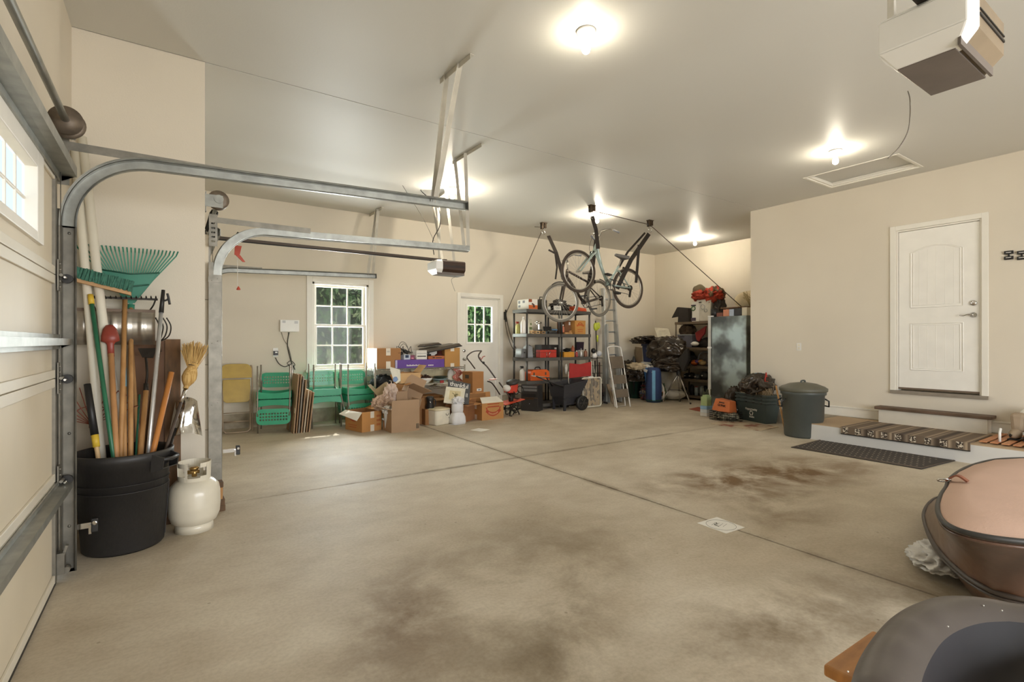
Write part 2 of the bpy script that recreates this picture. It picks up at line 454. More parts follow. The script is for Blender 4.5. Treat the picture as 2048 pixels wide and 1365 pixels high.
JX, JY, g = 3.13, 4.49, .008
def concrete():
    m = bpy.data.materials.new('worn_concrete'); m.use_nodes = True
    nt = m.node_tree; N = nt.nodes; L = nt.links; b = N['Principled BSDF']
    tc = N.new('ShaderNodeTexCoord')
    def nz(scale, detail=6, rough=.55, st=None, dist=0):
        t = N.new('ShaderNodeTexNoise'); t.inputs['Scale'].default_value = scale; t.inputs['Detail'].default_value = detail; t.inputs['Roughness'].default_value = rough; t.inputs['Distortion'].default_value = dist
        if st:
            mp = N.new('ShaderNodeMapping'); mp.inputs['Scale'].default_value = st; mp.inputs['Rotation'].default_value = (0, 0, R(35)); L.new(tc.outputs['Object'], mp.inputs[0]); L.new(mp.outputs[0], t.inputs['Vector'])
        else: L.new(tc.outputs['Object'], t.inputs['Vector'])
        return t.outputs['Fac']
    def ramp(inp, a, ca, bpos, cb):
        r = N.new('ShaderNodeValToRGB'); r.color_ramp.elements[0].position = a; r.color_ramp.elements[0].color = ca; r.color_ramp.elements[1].position = bpos; r.color_ramp.elements[1].color = cb
        L.new(inp, r.inputs[0]); return r.outputs[0]
    def mix(kind, fac, a, bb):
        x = N.new('ShaderNodeMix'); x.data_type = 'RGBA'; x.blend_type = kind
        if isinstance(fac, float): x.inputs['Factor'].default_value = fac
        else: L.new(fac, x.inputs['Factor'])
        L.new(a, x.inputs['A'])
        if isinstance(bb, tuple): x.inputs['B'].default_value = bb
        else: L.new(bb, x.inputs['B'])
        return x.outputs['Result']
    base = ramp(nz(.55, 8, .6, dist=.1), .34, srgb('#b3a690'), .64, srgb('#d3c9b6'))
    c = mix('MULTIPLY', .7, base, ramp(nz(2.6, 8, .65, (1, 1.6, 1), dist=.15), .32, (.78, .74, .70, 1), .62, (1, 1, 1, 1)))
    # tyre dirt brought in with the cars: brown patches with their own soft outline
    def patch(cx, cy, rx, ry, colr, strength, rot=0):
        nonlocal c
        mp = N.new('ShaderNodeMapping'); mp.vector_type = 'TEXTURE'
        mp.inputs['Location'].default_value = (cx, cy, 0); mp.inputs['Rotation'].default_value = (0, 0, rot); mp.inputs['Scale'].default_value = (rx, ry, 1)
        L.new(tc.outputs['Object'], mp.inputs[0])
        g = N.new('ShaderNodeTexGradient'); g.gradient_type = 'SPHERICAL'; L.new(mp.outputs[0], g.inputs[0])
        m1 = N.new('ShaderNodeMath'); m1.operation = 'MULTIPLY'; L.new(g.outputs['Fac'], m1.inputs[0])
        nn = nz(1.7, 7, .65, dist=.3)
        r = N.new('ShaderNodeMapRange'); r.inputs['From Min'].default_value = .38; r.inputs['From Max'].default_value = .62; L.new(nn, r.inputs['Value']); L.new(r.outputs[0], m1.inputs[1])
        m2 = N.new('ShaderNodeMath'); m2.operation = 'MULTIPLY'; m2.use_clamp = True; L.new(m1.outputs[0], m2.inputs[0]); m2.inputs[1].default_value = strength
        c = mix('MIX', m2.outputs[0], c, colr)
    BR = srgb('#6f5535'); DB = srgb('#7a6a52'); LT = srgb('#c9bba4')
    patch(4.7, 2.6, 1.8, .7, BR, 1.8, R(-10)); patch(3.9, 2.1, 1.0, .5, BR, 1.0, R(20)); patch(1.6, 2.2, 1.5, .8, DB, .9, R(30)); patch(2.2, 1.2, 1.2, .5, DB, 1.0, R(10))
    patch(.9, 2.2, .9, .4, BR, .8, R(60)); patch(1.2, 6.6, 1.2, .8, LT, .8); patch(2.0, 3.4, .9, .35, LT, .7, R(20)); patch(4.3, 5.6, 2.2, .8, LT, .5)
    patch(2.9, 1.6, .6, .25, LT, .6)
    for (jx, jy, rx, ry) in ((JX, 3, .07, 6), (3, JY, 6, .06)): patch(jx, jy, rx, ry, srgb('#6b5b45'), .8)
    patch(3.0, .9, 1.0, .5, DB, 1.0, R(-20)); patch(1.2, 1.5, .8, .35, DB, 1.0, R(40)); patch(5.3, 3.6, .9, .4, BR, .7)
    # fine scratches and specks
    sp = N.new('ShaderNodeTexVoronoi'); sp.inputs['Scale'].default_value = 5.5; L.new(tc.outputs['Object'], sp.inputs['Vector'])
    c = mix('MULTIPLY', .5, c, ramp(sp.outputs['Distance'], .03, (.35, .3, .25, 1), .05, (1, 1, 1, 1)))
    c = mix('MULTIPLY', .35, c, ramp(nz(55, 3), .35, (.75, .73, .7, 1), .6, (1.05, 1.05, 1.05, 1)))
    L.new(c, b.inputs['Base Color'])
    rr = N.new('ShaderNodeMapRange'); L.new(nz(1.1, 5), rr.inputs['Value']); rr.inputs['To Min'].default_value = .48; rr.inputs['To Max'].default_value = .75; L.new(rr.outputs[0], b.inputs['Roughness'])
    b.inputs['Specular IOR Level'].default_value = .3
    bp = N.new('ShaderNodeBump'); bp.inputs['Strength'].default_value = .12; bp.inputs['Distance'].default_value = .004; L.new(nz(30, 5), bp.inputs['Height']); L.new(bp.outputs[0], b.inputs['Normal'])
    return m
CONC = concrete()
CURB = M('rough_curb_concrete', '#a89c87', .85, var=.25, scale=9, bump=.5, bscale=25)
JOINT = M('control_joint_dirt', '#5a4c39', .95)

# slab: four pours separated by sawn joints
f = MB()
for (a, b_) in ((-.8, JX-g), (JX+g, 10.2)):
    for (c0, c1) in ((-7, JY-g), (JY+g, 8.6)): f.bb(a, b_, c0, c1, -.12, 0)
f.mat(1); f.bb(JX-g, JX+g, -7, 8.6, -.12, -.008); f.bb(-.8, 10.2, JY-g, JY+g, -.12, -.008)
struct('floor', f, [CONC, JOINT])
# ceiling: two drywall areas with the expansion gap between them, and the hatch opening
hx0, hx1, hy0, hy1 = 6.72, 7.36, 1.95, 3.30
_h = [at(1608, 357, z=CZ), at(1797, 306, z=CZ), at(1846, 333, z=CZ), at(1661, 377, z=CZ)]
hx0 = (_h[0].x+_h[1].x)/2; hx1 = (_h[2].x+_h[3].x)/2; hy0 = (_h[1].y+_h[2].y)/2; hy1 = (_h[0].y+_h[3].y)/2
c = MB()
c.bb(-.8, hx0, YN, JY+.0-.006, CZ, CZ+.1); c.bb(hx1, 10.1, YN, JY-.006, CZ, CZ+.1); c.bb(hx0, hx1, YN, hy0, CZ, CZ+.1); c.bb(hx0, hx1, hy1, JY-.006, CZ, CZ+.1)
c.bb(-.8, 10.1, JY+.006, 8.5, CZ, CZ+.1)
c.mat(1); c.bb(-.8, 10.1, JY-.006, JY+.006, CZ+.02, CZ+.1)
struct('ceiling', c, [CEIL, JOINT])
# attic hatch
h = MB()
for (x0, x1, y0, y1) in ((hx0-.0, hx0+.055, hy0, hy1), (hx1-.055, hx1, hy0, hy1), (hx0+.055, hx1-.055, hy0, hy0+.055), (hx0+.055, hx1-.055, hy1-.055, hy1)):
    h.bb(x0, x1, y0, y1, CZ+.008, CZ+.035); 
for (x0, x1, y0, y1) in ((hx0, hx0+.03, hy0, hy1), (hx1-.03, hx1, hy0, hy1), (hx0+.03, hx1-.03, hy0, hy0+.03), (hx0+.03, hx1-.03, hy1-.03, hy1)):
    h.bb(x0, x1, y0, y1, CZ-.006, CZ+.09)
t = Thing('attic_hatch', 'recessed attic access hatch with white moulding in the ceiling', 'hatch', ((hx0+hx1)/2, (hy0+hy1)/2, CZ))
t.part('frame', h, TRIMM, world=True, bevel=.004)
t.part('panel', MB().bb(hx0+.03, hx1-.03, hy0+.03, hy1-.03, CZ+.06, CZ+.085), CEIL, world=True)

def wall(name, *boxes, mat=WALL):
    m = MB()
    for b_ in boxes: m.bb(*b_)
    return struct(name, m, mat)
CH = .21   # top of the concrete curb
D1Y0, D1Y1, D1Z = -1.35, 3.52, 2.16     # first garage opening
wall('wall_left', (XL-.03, XL, D1Y1, YP+.15, CH, CZ), (XL-.03, XL, YN, D1Y0, CH, CZ), (XL-.03, XL, D1Y0, D1Y1, D1Z, CZ))
wall('wall_left_return', (XL, XF, YP, YP+.15, CH, CZ))
wall('wall_left_far', (XF-.15, XF, YP+.15, 4.80, CH, CZ), (XF-.15, XF, 7.56, YB+.15, CH, CZ), (XF-.15, XF, 4.80, 7.56, D1Z, CZ))
# back wall with the window and the door
wx0, wx1, wz0, wz1 = 1.845, 2.735, .665, 1.0, 
wz0, wz1 = at(680, 738, y=YB).z, at(680, 567, y=YB).z
dx0, dx1 = at(921, 690, y=YB).x, at(999, 690, y=YB).x
dz0, dz1 = .10, at(960, 596, y=YB).z
wall('wall_back', (XF, wx0, YB, YB+.15, CH, CZ), (wx0, wx1, YB, YB+.15, CH, wz0), (wx0, wx1, YB, YB+.15, wz1, CZ), (wx1, dx0, YB, YB+.15, CH, CZ),
     (dx0, dx1, YB, YB+.15, dz1, CZ), (dx1, XB, YB, YB+.15, CH, CZ))
wall('wall_right_far', (XB, XB+.15, YC, YB+.15, 0, CZ))
wall('wall_right_return', (XR+.0, XB+.15, YC-.15, YC, 0, CZ))
# right wall with the house door
ry0, ry1 = at(1964, 700, x=XR).y, at(1792, 700, x=XR).y
rz0, rz1 = at(1797, 778, x=XR).z, at(1797, 462, x=XR).z
wall('wall_right', (XR, XR+.15, ry1, YC-.15, CH, CZ), (XR, XR+.15, YN, ry0, CH, CZ), (XR, XR+.15, ry0, ry1, CH, rz0-.03), (XR, XR+.15, ry0, ry1, rz1, CZ))
# wall behind the camera with the open bay it is lit from
wall('wall_rear', (XL-.15, .35, YN-.15, YN, 0, CZ), (5.85, XR+.15, YN-.15, YN, 0, CZ), (.35, 5.85, YN-.15, YN, 2.6, CZ))
# concrete curb the framed walls stand on
cb = MB()
cb.bb(XF, dx0-.05, YB-.03, YB+.15, 0, CH); cb.bb(dx1+.05, XB, YB-.03, YB+.15, 0, CH)
struct('trim_1', cb, CURB)
cb = MB(); cb.bb(XR-.03, XR+.15, YN, YC-.15, 0, CH); struct('trim_2', cb, CURB)
cb = MB(); cb.bb(XL-.15, XL+.03, D1Y1+.1, YP-.03, 0, CH); cb.bb(XL-.15, XF+.03, YP-.03, YP+.15, 0, CH); cb.bb(XF-.15, XF+.03, YP+.15, 4.8, 0, CH); cb.bb(XF-.15, XF+.03, 7.56, YB-.03, 0, CH)
cb.bb(XL-.15, XL+.03, YN, D1Y0-.05, 0, CH)
struct('trim_3', cb, CURB)
def baseb(name, mb): struct(name, mb, TRIMM, bevel=.004)
b_ = MB(); b_.bb(XR-.018, XR, YN, YC-.15, CH, CH+.115); b_.bb(XR-.026, XR, YN, YC-.15, CH+.115, CH+.135); baseb('baseboard_right', b_)
b_ = MB(); b_.bb(XF, dx0-.07, YB-.012, YB, CH, CH+.09); b_.bb(dx1+.07, XB, YB-.012, YB, CH, CH+.09); struct('baseboard_back', b_, WALL)
b_ = MB(); b_.bb(XL, XF, YP-.012, YP, CH, CH+.11); struct('baseboard_left', b_, WALL)

# ---------------------------------------------------------------- back window
GLASS = bpy.data.materials.new('window_glass'); GLASS.use_nodes = True
_nt = GLASS.node_tree; _N = _nt.nodes; _N.remove(_N['Principled BSDF'])
_tr = _N.new('ShaderNodeBsdfTransparent'); _tr.inputs[0].default_value = (.93, .95, .94, 1); _gl = _N.new('ShaderNodeBsdfGlossy'); _gl.inputs['Roughness'].default_value = .03
_mx = _N.new('ShaderNodeMixShader'); _mx.inputs[0].default_value = .008
_nt.links.new(_tr.outputs[0], _mx.inputs[1]); _nt.links.new(_gl.outputs[0], _mx.inputs[2]); _nt.links.new(_mx.outputs[0], _N['Material Output'].inputs[0])
SCREEN = bpy.data.materials.new('insect_screen'); SCREEN.use_nodes = True
_nt = SCREEN.node_tree; _N = _nt.nodes; _b = _N['Principled BSDF']; _b.inputs['Base Color'].default_value = srgb('#343532'); _b.inputs['Roughness'].default_value = .8
_tc = _N.new('ShaderNodeTexCoord'); _nz = _N.new('ShaderNodeTexNoise'); _nz.inputs['Scale'].default_value = 95; _nz.inputs['Detail'].default_value = 3; _nz.inputs['Roughness'].default_value = .7
_r = _N.new('ShaderNodeMapRange'); _r.inputs['From Min'].default_value = .36; _r.inputs['From Max'].default_value = .62; _r.inputs['To Min'].default_value = .3; _r.inputs['To Max'].default_value = .62
_nt.links.new(_tc.outputs['Object'], _nz.inputs[0]); _nt.links.new(_nz.outputs['Fac'], _r.inputs[0]); _nt.links.new(_r.outputs[0], _b.inputs['Alpha'])
def window_unit(name, x0, x1, z0, z1, y):
    fr = MB()
    w = .085                                     # casing
    yc = y-.012
    fr.bb(x0-w, x0, yc-.008, y, z0-.02, z1+w); fr.bb(x1, x1+w, yc-.008, y, z0-.02, z1+w); fr.bb(x0, x1, yc-.008, y, z1, z1+w)
    fr.bb(x0-w-.02, x1+w+.02, yc-.045, y+.05, z0-.045, z0-.0); fr.bb(x0-w, x1+w, yc-.006, y, z0-.12, z0-.045)
    for (a, b2) in ((x0, x0+.035), (x1-.035, x1)): fr.bb(a, b2, y, y+.14, z0, z1)
    fr.bb(x0, x1, y, y+.14, z1-.035, z1); fr.bb(x0, x1, y, y+.14, z0, z0+.03)
    root = struct(name, fr, TRIMM, bevel=.004)
    zm = (z0+z1)/2+.005
    for k, (a, b2, yy) in enumerate(((zm-.02, z1-.035, y+.075), (z0+.03, zm+.02, y+.035))):
        s_ = MB(); l, r_ = x0+.035, x1-.035; e = .042
        s_.bb(l, l+e, yy, yy+.035, a, b2); s_.bb(r_-e, r_, yy, yy+.035, a, b2); s_.bb(l+e, r_-e, yy, yy+.035, a, a+e); s_.bb(l+e, r_-e, yy, yy+.035, b2-e*.8, b2)
        for i in (1, 2):
            xm = l+e+(r_-l-2*e)*i/3; s_.bb(xm-.010, xm+.010, yy+.006, yy+.028, a+e, b2-e*.8)
        zz = (a+b2)/2+.004; s_.bb(l+e, r_-e, yy+.0065, yy+.0275, zz-.010, zz+.010)
        so = struct('sash', s_, TRIMM, parent=root, bevel=.002)
        struct('pane', MB().bb(l+e, r_-e, yy+.015, yy+.019, a+e, b2-e*.8), GLASS, parent=so)
    struct('insect_screen', MB().bb(x0+.036, x1-.036, y+.122, y+.124, z0+.03, z1-.036), SCREEN, parent=root)
    return root
window_unit('window_1', wx0, wx1, wz0, wz1, YB)

# ---------------------------------------------------------------- back door, half glazed
def door_back():
    root_m = MB(); y = YB; w = .075
    root_m.bb(dx0-w, dx0, y-.02, y, CH-.1, dz1+w); root_m.bb(dx1, dx1+w, y-.02, y, CH-.1, dz1+w); root_m.bb(dx0, dx1, y-.02, y, dz1, dz1+w)
    for (a, b2) in ((dx0, dx0+.02), (dx1-.02, dx1)): root_m.bb(a, b2, y, y+.14, dz0, dz1)
    root_m.bb(dx0, dx1, y, y+.14, dz1-.02, dz1); root_m.bb(dx0, dx1, y-.01, y+.14, 0, dz0)
    root = struct('door_1', root_m, TRIMM, bevel=.003)
    gx0, gx1 = at(934, 650, y=y).x, at(987, 650, y=y).x; gz0, gz1 = at(960, 687, y=y).z, at(960, 611, y=y).z
    l, r_, z0, z1 = dx0+.022, dx1-.022, dz0+.005, dz1-.022; y0, y1 = y+.02, y+.06
    s_ = MB(); s_.bb(l, gx0, y0, y1, z0, z1); s_.bb(gx1, r_, y0, y1, z0, z1); s_.bb(gx0, gx1, y0, y1, z0, gz0); s_.bb(gx0, gx1, y0, y1, gz1, z1)
    leaf = struct('door_leaf', s_, TRIMM, parent=root)
    f_ = MB(); e = .022
    f_.bb(gx0-.015, gx0+e, y0-.012, y1, gz0-.015, gz1+.015); f_.bb(gx1-e, gx1+.015, y0-.012, y1, gz0-.015, gz1+.015); f_.bb(gx0+e, gx1-e, y0-.012, y1, gz0-.015, gz0+e); f_.bb(gx0+e, gx1-e, y0-.012, y1, gz1-e, gz1+.015)
    for i in (1, 2):
        xm = gx0+(gx1-gx0)*i/3; f_.bb(xm-.011, xm+.011, y0+.002, y1-.01, gz0+e, gz1-e)
    zm = (gz0+gz1)/2; f_.bb(gx0+e, gx1-e, y0+.003, y1-.011, zm-.011, zm+.011)
    struct('window_grille', f_, WHITE, parent=leaf, bevel=.002)
    struct('pane', MB().bb(gx0+e, gx1-e, y0+.016, y0+.02, gz0+e, gz1-e), GLASS, parent=leaf)
    for zz, nm in ((at(930, 702, y=y).z, 'deadbolt'), (at(930, 719, y=y).z, 'door_knob')):
        k = MB().lathe([(.03, 0), (.03, .008), (.012, .012), (.012, .035), (.027, .05), (.027, .06), (.0, .064)] if nm == 'door_knob' else [(.03, 0), (.03, .012), (.022, .018), (0, .02)], (l+.06, y0, zz), 16, (0, -1, 0))
        struct(nm, k, CHROME, parent=leaf)
    for zz in (at(998, 625, y=y).z, at(998, 705, y=y).z, .35):
        struct('hinge', MB().cyl((dx1-.012, y+.012, zz-.05), (dx1-.012, y+.012, zz+.05), .008), GALVD, parent=root)
door_back()

# ---------------------------------------------------------------- house door with arched two-panel leaf
def door_house():
    x = XR; w = .06
    m = MB(); y0, y1, z0, z1 = ry0, ry1, rz0-.03, rz1
    m.bb(x-.02, x, y0-w, y0, z0-.0, z1+w); m.bb(x-.02, x, y1, y1+w, z0-.0, z1+w); m.bb(x-.02, x, y0, y1, z1, z1+w)
    m.bb(x, x+.12, y0, y0+.02, z0, z1); m.bb(x, x+.12, y1-.02, y1, z0, z1); m.bb(x, x+.12, y0+.02, y1-.02, z1-.02, z1)
    root = struct('door_2', m, TRIMM, bevel=.003)
    struct('threshold', MB().bb(x-.028, x+.12, y0-w, y1+w, z0-.03, z0+.012), M('aluminium_threshold', '#a59d92', .4, .6), parent=root)
    l, r_ = y0+.024, y1-.024; zb, zt = z0+.03, z1-.024; x0 = x+.018
    lf = MB(); lf.bb(x0, x0+.04, l, r_, zb, zt)
    # raised mouldings round the two panels, the upper one arched
    def ring(z_lo, z_hi, arch):
        ya, yb = l+.15, r_-.13
        pts = [(ya, z_lo), (yb, z_lo)]
        if arch:
            n = 10
            for i in range(n+1):
                t_ = i/n; pts.append((yb+(ya-yb)*t_, z_hi+arch*math.sin(PI*t_)))
        else: pts += [(yb, z_hi), (ya, z_hi)]
        P3 = [Vector((x0-.0, a, b2)) for a, b2 in pts]
        lf.tube(P3, .009, 6, closed=True)
        cy = sum(p.y for p in P3)/len(P3); cz = sum(p.z for p in P3)/len(P3)
        q = [Vector((x0, cy+(p.y-cy)*.90, cz+(p.z-cz)*(.955 if arch else .93))) for p in P3]
        lf.tube(q, .006, 6, closed=True)
        for i in range(1, 6):
            yy = ya+(yb-ya)*i/6
            top = z_hi-.03+(arch*math.sin(PI*(yb-yy)/(yb-ya)) if arch else 0)
            lf.tube([(x0+.001, yy, z_lo+.035), (x0+.001, yy, top)], .0035, 4)
    H_ = zt-zb
    ring(zb+H_*.515, zb+H_*.86, .055*1.3); ring(zb+H_*.125, zb+H_*.415, 0)
    leaf = struct('door_leaf', lf, WHITE, parent=root, bevel=.002)
    hz = at(1953, 630, x=x).z; dz = at(1953, 606, x=x).z; yy = l+.055
    struct('deadbolt', MB().lathe([(.032, 0), (.032, .012), (.024, .018), (0, .022)], (x0, yy, dz), 18, (-1, 0, 0)), CHROME, parent=leaf)
    hd = MB().lathe([(.031, 0), (.031, .01), (.014, .014), (.014, .05), (0, .055)], (x0, yy, hz), 18, (-1, 0, 0))
    hd.tube(bez([(x0-.045, yy, hz), (x0-.05, yy+.04, hz+.006), (x0-.05, yy+.08, hz-.006), (x0-.047, yy+.115, hz-.002)], 5), [.009]*6+[.0075]*10, 8)
    struct('door_handle', hd, CHROME, parent=leaf)
    struct('door_sweep', MB().bb(x0-.012, x0, l, r_, zb, zb+.022), M('brown_sweep', '#6b5b4b', .7), parent=leaf)
door_house()

# ---------------------------------------------------------------- outside: hedge seen through the glass, overhang added to block sun
so = MB(); so.bb(-1, 11, YB+.15, YB+1.05, 2.32, 2.42); struct('sunblock_overhang', so, WHITE)  # unseen overhang added to keep the sun to a low strip
LEAF = ramp_mat('hedge_leaves', [(.3, '#2c5230'), (.5, '#6d9a62'), (.66, '#d6e6bd')], scale=3.5, rough=.6)
rnd = random.Random(4)
hb = MB()
for i in range(5200):
    x = rnd.uniform(.8, 12.5); z = rnd.uniform(-.05, 2.7); y = YB+4.0+rnd.uniform(-.25, .3)+.15*math.sin(x*3)
    s_ = rnd.uniform(.05, .11); q = Euler((rnd.uniform(0, 6), rnd.uniform(0, 6), rnd.uniform(0, 6))).to_matrix()
    c0 = Vector((x, y, z))
    hb.add([c0+q @ Vector(p)*s_ for p in ((-1, 0, 0), (0, -.45, .1), (1, 0, 0), (0, .45, .1))], [(0, 1, 2, 3)])
solo('hedge', hb, LEAF, 'green leafy hedge outside beyond the back door glass', 'hedge', kind='stuff')
hb = MB(); hb.bb(.5, 13, YB+4.35, YB+4.5, -.1, 2.72); struct('trim_5', hb, M('hedge_core', '#243d26', .9, var=.4, scale=3))
gr = MB(); gr.bb(-30, 40, YB+.15, 40, -.16, -.1); gr.bb(-40, -.8, -30, YB+.15, -.16, -.1); gr.bb(-.8, 40, -30, -7, -.16, -.1)
struct('ground', gr, M('driveway', '#b5ada0', .8, var=.1, scale=1))
# side wings of the building keep the rest of the room closed
gw = MB(); gw.bb(10.01, 10.1, -3, 8.45, -.1, CZ+.1)
struct('wall_outer', gw, WALL)
# ================================================================ garage doors, tracks, openers
DOORP = M('garage_door_steel', '#d9ceb8', .5, var=.02)
DOORR = M('garage_door_rail', '#dfd8c8', .45, var=.02)
BLACKR = M('roller_black', '#23211f', .5)
FROST = GLASS
def strut(mb, x, y0, y1, z, w=.075, d=.055):
    """galvanised U strut on the door face"""
    p = [(0, w/2), (.008, w/2), (.008, w*.22), (d, w*.22), (d, -w*.22), (.008, -w*.22), (.008, -w/2), (0, -w/2), (0, -w*.25), (d-.004, -w*.2+.001), (d-.004, w*.2-.001), (0, w*.25)]
    mb.slab([(x+a, y0, z+b) for a, b in p], (0, y1-y0, 0))
def garage_door(x, y0, y1, label, windows, wide):
    t = Thing('garage_door', label, 'garage door', (x, (y0+y1)/2, 0))
    zs = [.012, .533, 1.067, 1.60, 2.135]
    for k in range(4):
        a, b = zs[k]+.002, zs[k+1]-.002
        win = windows and k == 3
        m = MB()
        if win:
            wy = [(c-.47, c+.40) for c in windows]       # outer frames
            ya = y0
            for (c0, c1) in sorted(wy):
                m.bb(x-.045, x, ya, c0, a, b); m.bb(x-.045, x, c0, c1, a, 1.70); m.bb(x-.045, x, c0, c1, 2.11, b); ya = c1
            m.bb(x-.045, x, ya, y1, a, b)
        else: m.bb(x-.045, x, y0, y1, a, b)
        sec = t.part('door_section', m, DOORP, world=True)
        r_ = MB()
        r_.bb(x, x+.012, y0+.03, y1-.03, a, a+.042); r_.bb(x, x+.012, y0+.03, y1-.03, b-.045, b)
        t.part('rail', r_, DOORR, parent=sec, world=True, bevel=.003)
        s_ = MB()
        n = 4 if wide else 3
        s_.bb(x+.0, x+.014, y0, y0+.05, a, b); s_.bb(x+.0, x+.014, y1-.045, y1, a, b)
        for i in range(1, n):
            yy = y0+(y1-y0)*i/n
            if win and any(c-.47 < yy < c+.40 for c in windows): continue
            s_.bb(x+.001, x+.016, yy-.035, yy+.035, a+.002, b-.002)
        t.part('stile', s_, GALVD, parent=sec, world=True)
        if win:
            for c in windows:
                w = MB()
                c0, c1 = c-.47, c+.40
                gl0, gl1, gz0, gz1 = c0+.09, c1-.13, 1.745, 2.03
                for (u0, u1, v0, v1) in ((c0, gl0, 1.70, 2.11), (gl1, c1, 1.70, 2.11), (gl0, gl1, 1.70, gz0), (gl0, gl1, gz1, 2.11)):
                    w.bb(x-.03, x+.016, u0, u1, v0, v1)
                for i in (1, 2, 3): w.bb(x-.034, x-.024, gl0+(gl1-gl0)*i/4-.007, gl0+(gl1-gl0)*i/4+.007, gz0, gz1)
                w.bb(x-.0345, x-.0245, gl0, gl1, (gz0+gz1)/2-.007, (gz0+gz1)/2+.007)
                wo = t.part('window', w, WHITE, parent=sec, world=True, bevel=.004)
                t.part('pane', MB().bb(x-.041, x-.037, gl0, gl1, gz0, gz1), GLASS, parent=sec, world=True)
    for z in (.495, 1.255):
        m = MB(); strut(m, x+.016, y0, y1+.04, z); t.part('strut', m, GALV, world=True)
    m = MB(); strut(m, x+.016, y0, y1+.06, 2.165, .12, .07); t.part('strut', m, GALV, world=True)
    for yy in (y1-.012, y0+.012):
        sg = 1 if yy > (y0+y1)/2 else -1
        for z in zs[1:4]:
            m = MB(); m.box((x+.022, yy-.0, z), (.006, .05, .16)); m.cyl((x+.035, yy-.03, z), (x+.035, yy+.03, z), .008, n=8)
            for dz in (-.06, -.03, .03, .06): m.sphere((x+.027, yy, z+dz), .007, 8, 5)
            h_ = t.part('hinge', m, GALVD, world=True)
            m = MB(); m.cyl((x+.048, yy-.02*sg, z-.01), (x+.048, yy+.055*sg, z-.01), .0055, n=8); m.mat(1); m.cyl((x+.048, yy+.05*sg, z-.01), (x+.048, yy+.068*sg, z-.01), .024, n=16)
            t.part('roller', m, [CHROME, BLACKR], parent=h_, world=True)
        m = MB(); m.box((x+.03, yy+.02*sg, .10), (.03, .055, .11)); m.cyl((x+.05, yy, .06), (x+.05, yy+.05*sg, .06), .016, n=12); m.box((x+.045, yy+.015*sg, .16), (.012, .03, .06), rot=(0, .3, 0))
        t.part('bottom_bracket', m, GALVD, world=True)
    for yy in (y0+.03, y1-.015): t.part('lift_cable', MB().cyl((x+.03, yy, .12), (x+.03, yy, 2.2), .002, n=5), GALVD, world=True)
    t.part('bottom_seal', MB().bb(x-.05, x+.012, y0, y1, .0, .014), BLACKP, world=True)
    return t
D1 = garage_door(-.50, D1Y0+.02, D1Y1-.02, 'wide cream sectional garage door with grid windows at the far left', (2.76, 1.80, .84, -.12), True)
D2 = garage_door(.262, 4.82, 7.54, 'cream sectional garage door closing the far bay beyond the wall stub', (), False)

# C-shaped roller tracks
TP = [(.0, -.022), (.004, -.030), (.030, -.030), (.034, -.022), (.034, .008), (.040, .022), (.034, .030), (.024, .026), (.026, .023), (.032, .026), (.036, .021), (.030, .009), (.030, -.024), (.027, -.027), (.006, -.027), (.003, -.022), (.003, -.012), (.0, -.012)]
def track(x, y, ztop, xend, zend, side, label, name_='door_track'):
    t = Thing(name_, label, 'track', (x, y, 0), group=None)
    # side: the web lies on this side (+1 far from the door centre in +y)
    prof = []
    W, D, e = .028, .052, .0035     # half width across travel, depth of the web from the door side
    P_ = [(-W, 0), (-W+.006, 0), (-W+e, -e)]
    outer = [(-W-.006, -.004), (-W, -.012), (-W, -D), (W, -D), (W, -.012), (W+.006, -.004)]
    # web at b = +D*side ; opening towards the door
    out = [(-W-.009, 0), (-W-.003, .004), (-W, .014), (-W, D), (W, D), (W, .014), (W+.003, .004), (W+.009, 0)]
    inn = [(W+.007, .006), (W+.001, .008), (W-e, .016), (W-e, D-e), (-W+e, D-e), (-W+e, .016), (-W-.001, .008), (-W-.007, .006)]
    prof = [(a, (b)*side) for a, b in out+inn]
    if side < 0: prof = prof[::-1]
    Rr = .38
    v = MB(); v.sweep(prof, [Vector((x, y, .03)), Vector((x, y, ztop-Rr-.02))], (0, 1, 0))
    t.part('vertical_track', v, GALVD, world=True)
    path = [Vector((x, y, ztop-Rr-.02))]+[Vector((x+Rr-Rr*math.cos(a), y, ztop-Rr+Rr*math.sin(a))) for a in [PI/2*i/14 for i in range(15)]]
    path.append(Vector((xend, y, zend)))
    h_ = MB(); h_.sweep(prof, path, (0, 1, 0))
    t.part('horizontal_track', h_, GALV, world=True)
    # perforated wall angle and brackets
    a = MB(); yb = y+(D+.004)*side
    a.perf(.034, ztop-.35, .0025, 1, 36, .006, TR((x-.045, yb, .05), (0, 0, 0)))
    a.bb(x-.062, x-.059, yb-.03 if side > 0 else yb, yb if side > 0 else yb+.03, .05, ztop-.3)
    t.part('wall_angle', a, GALVD, world=True)
    for z in (.25, .75, 1.25, ztop-Rr-.06):
        b = MB(); b.box((x-.02, yb, z), (.09, .006, .045)); b.sphere((x, yb-.004*side, z+.01), .009, 8, 5); b.sphere((x-.04, yb-.004*side, z-.008), .009, 8, 5)
        t.part('bracket', b, GALVD, world=True)
    # top angle that ties the header to the horizontal track
    g_ = MB(); g_.perf(.045, .78, .003, 1, 22, .008, TR((x-.06, yb, ztop+.045), (0, PI/2, 0)) )
    g_.perf(.06, .26, .003, 2, 6, .008, TR((x-.03, yb-.002*side, ztop-.17)))
    t.part('flag_angle', g_, GALVD, world=True)
    return t
T1 = track(-.45, 3.545, 2.27, 1.98, 2.345, 1, 'near galvanised door track curving up beside the pole bin')
T2 = track(.32, 4.80, 2.20, 2.67, 2.26, -1, 'galvanised door track rising behind the white gas cylinder')
T3 = track(.32, 7.56, 2.20, 2.62, 2.26, 1, 'far galvanised door track running above the back window')
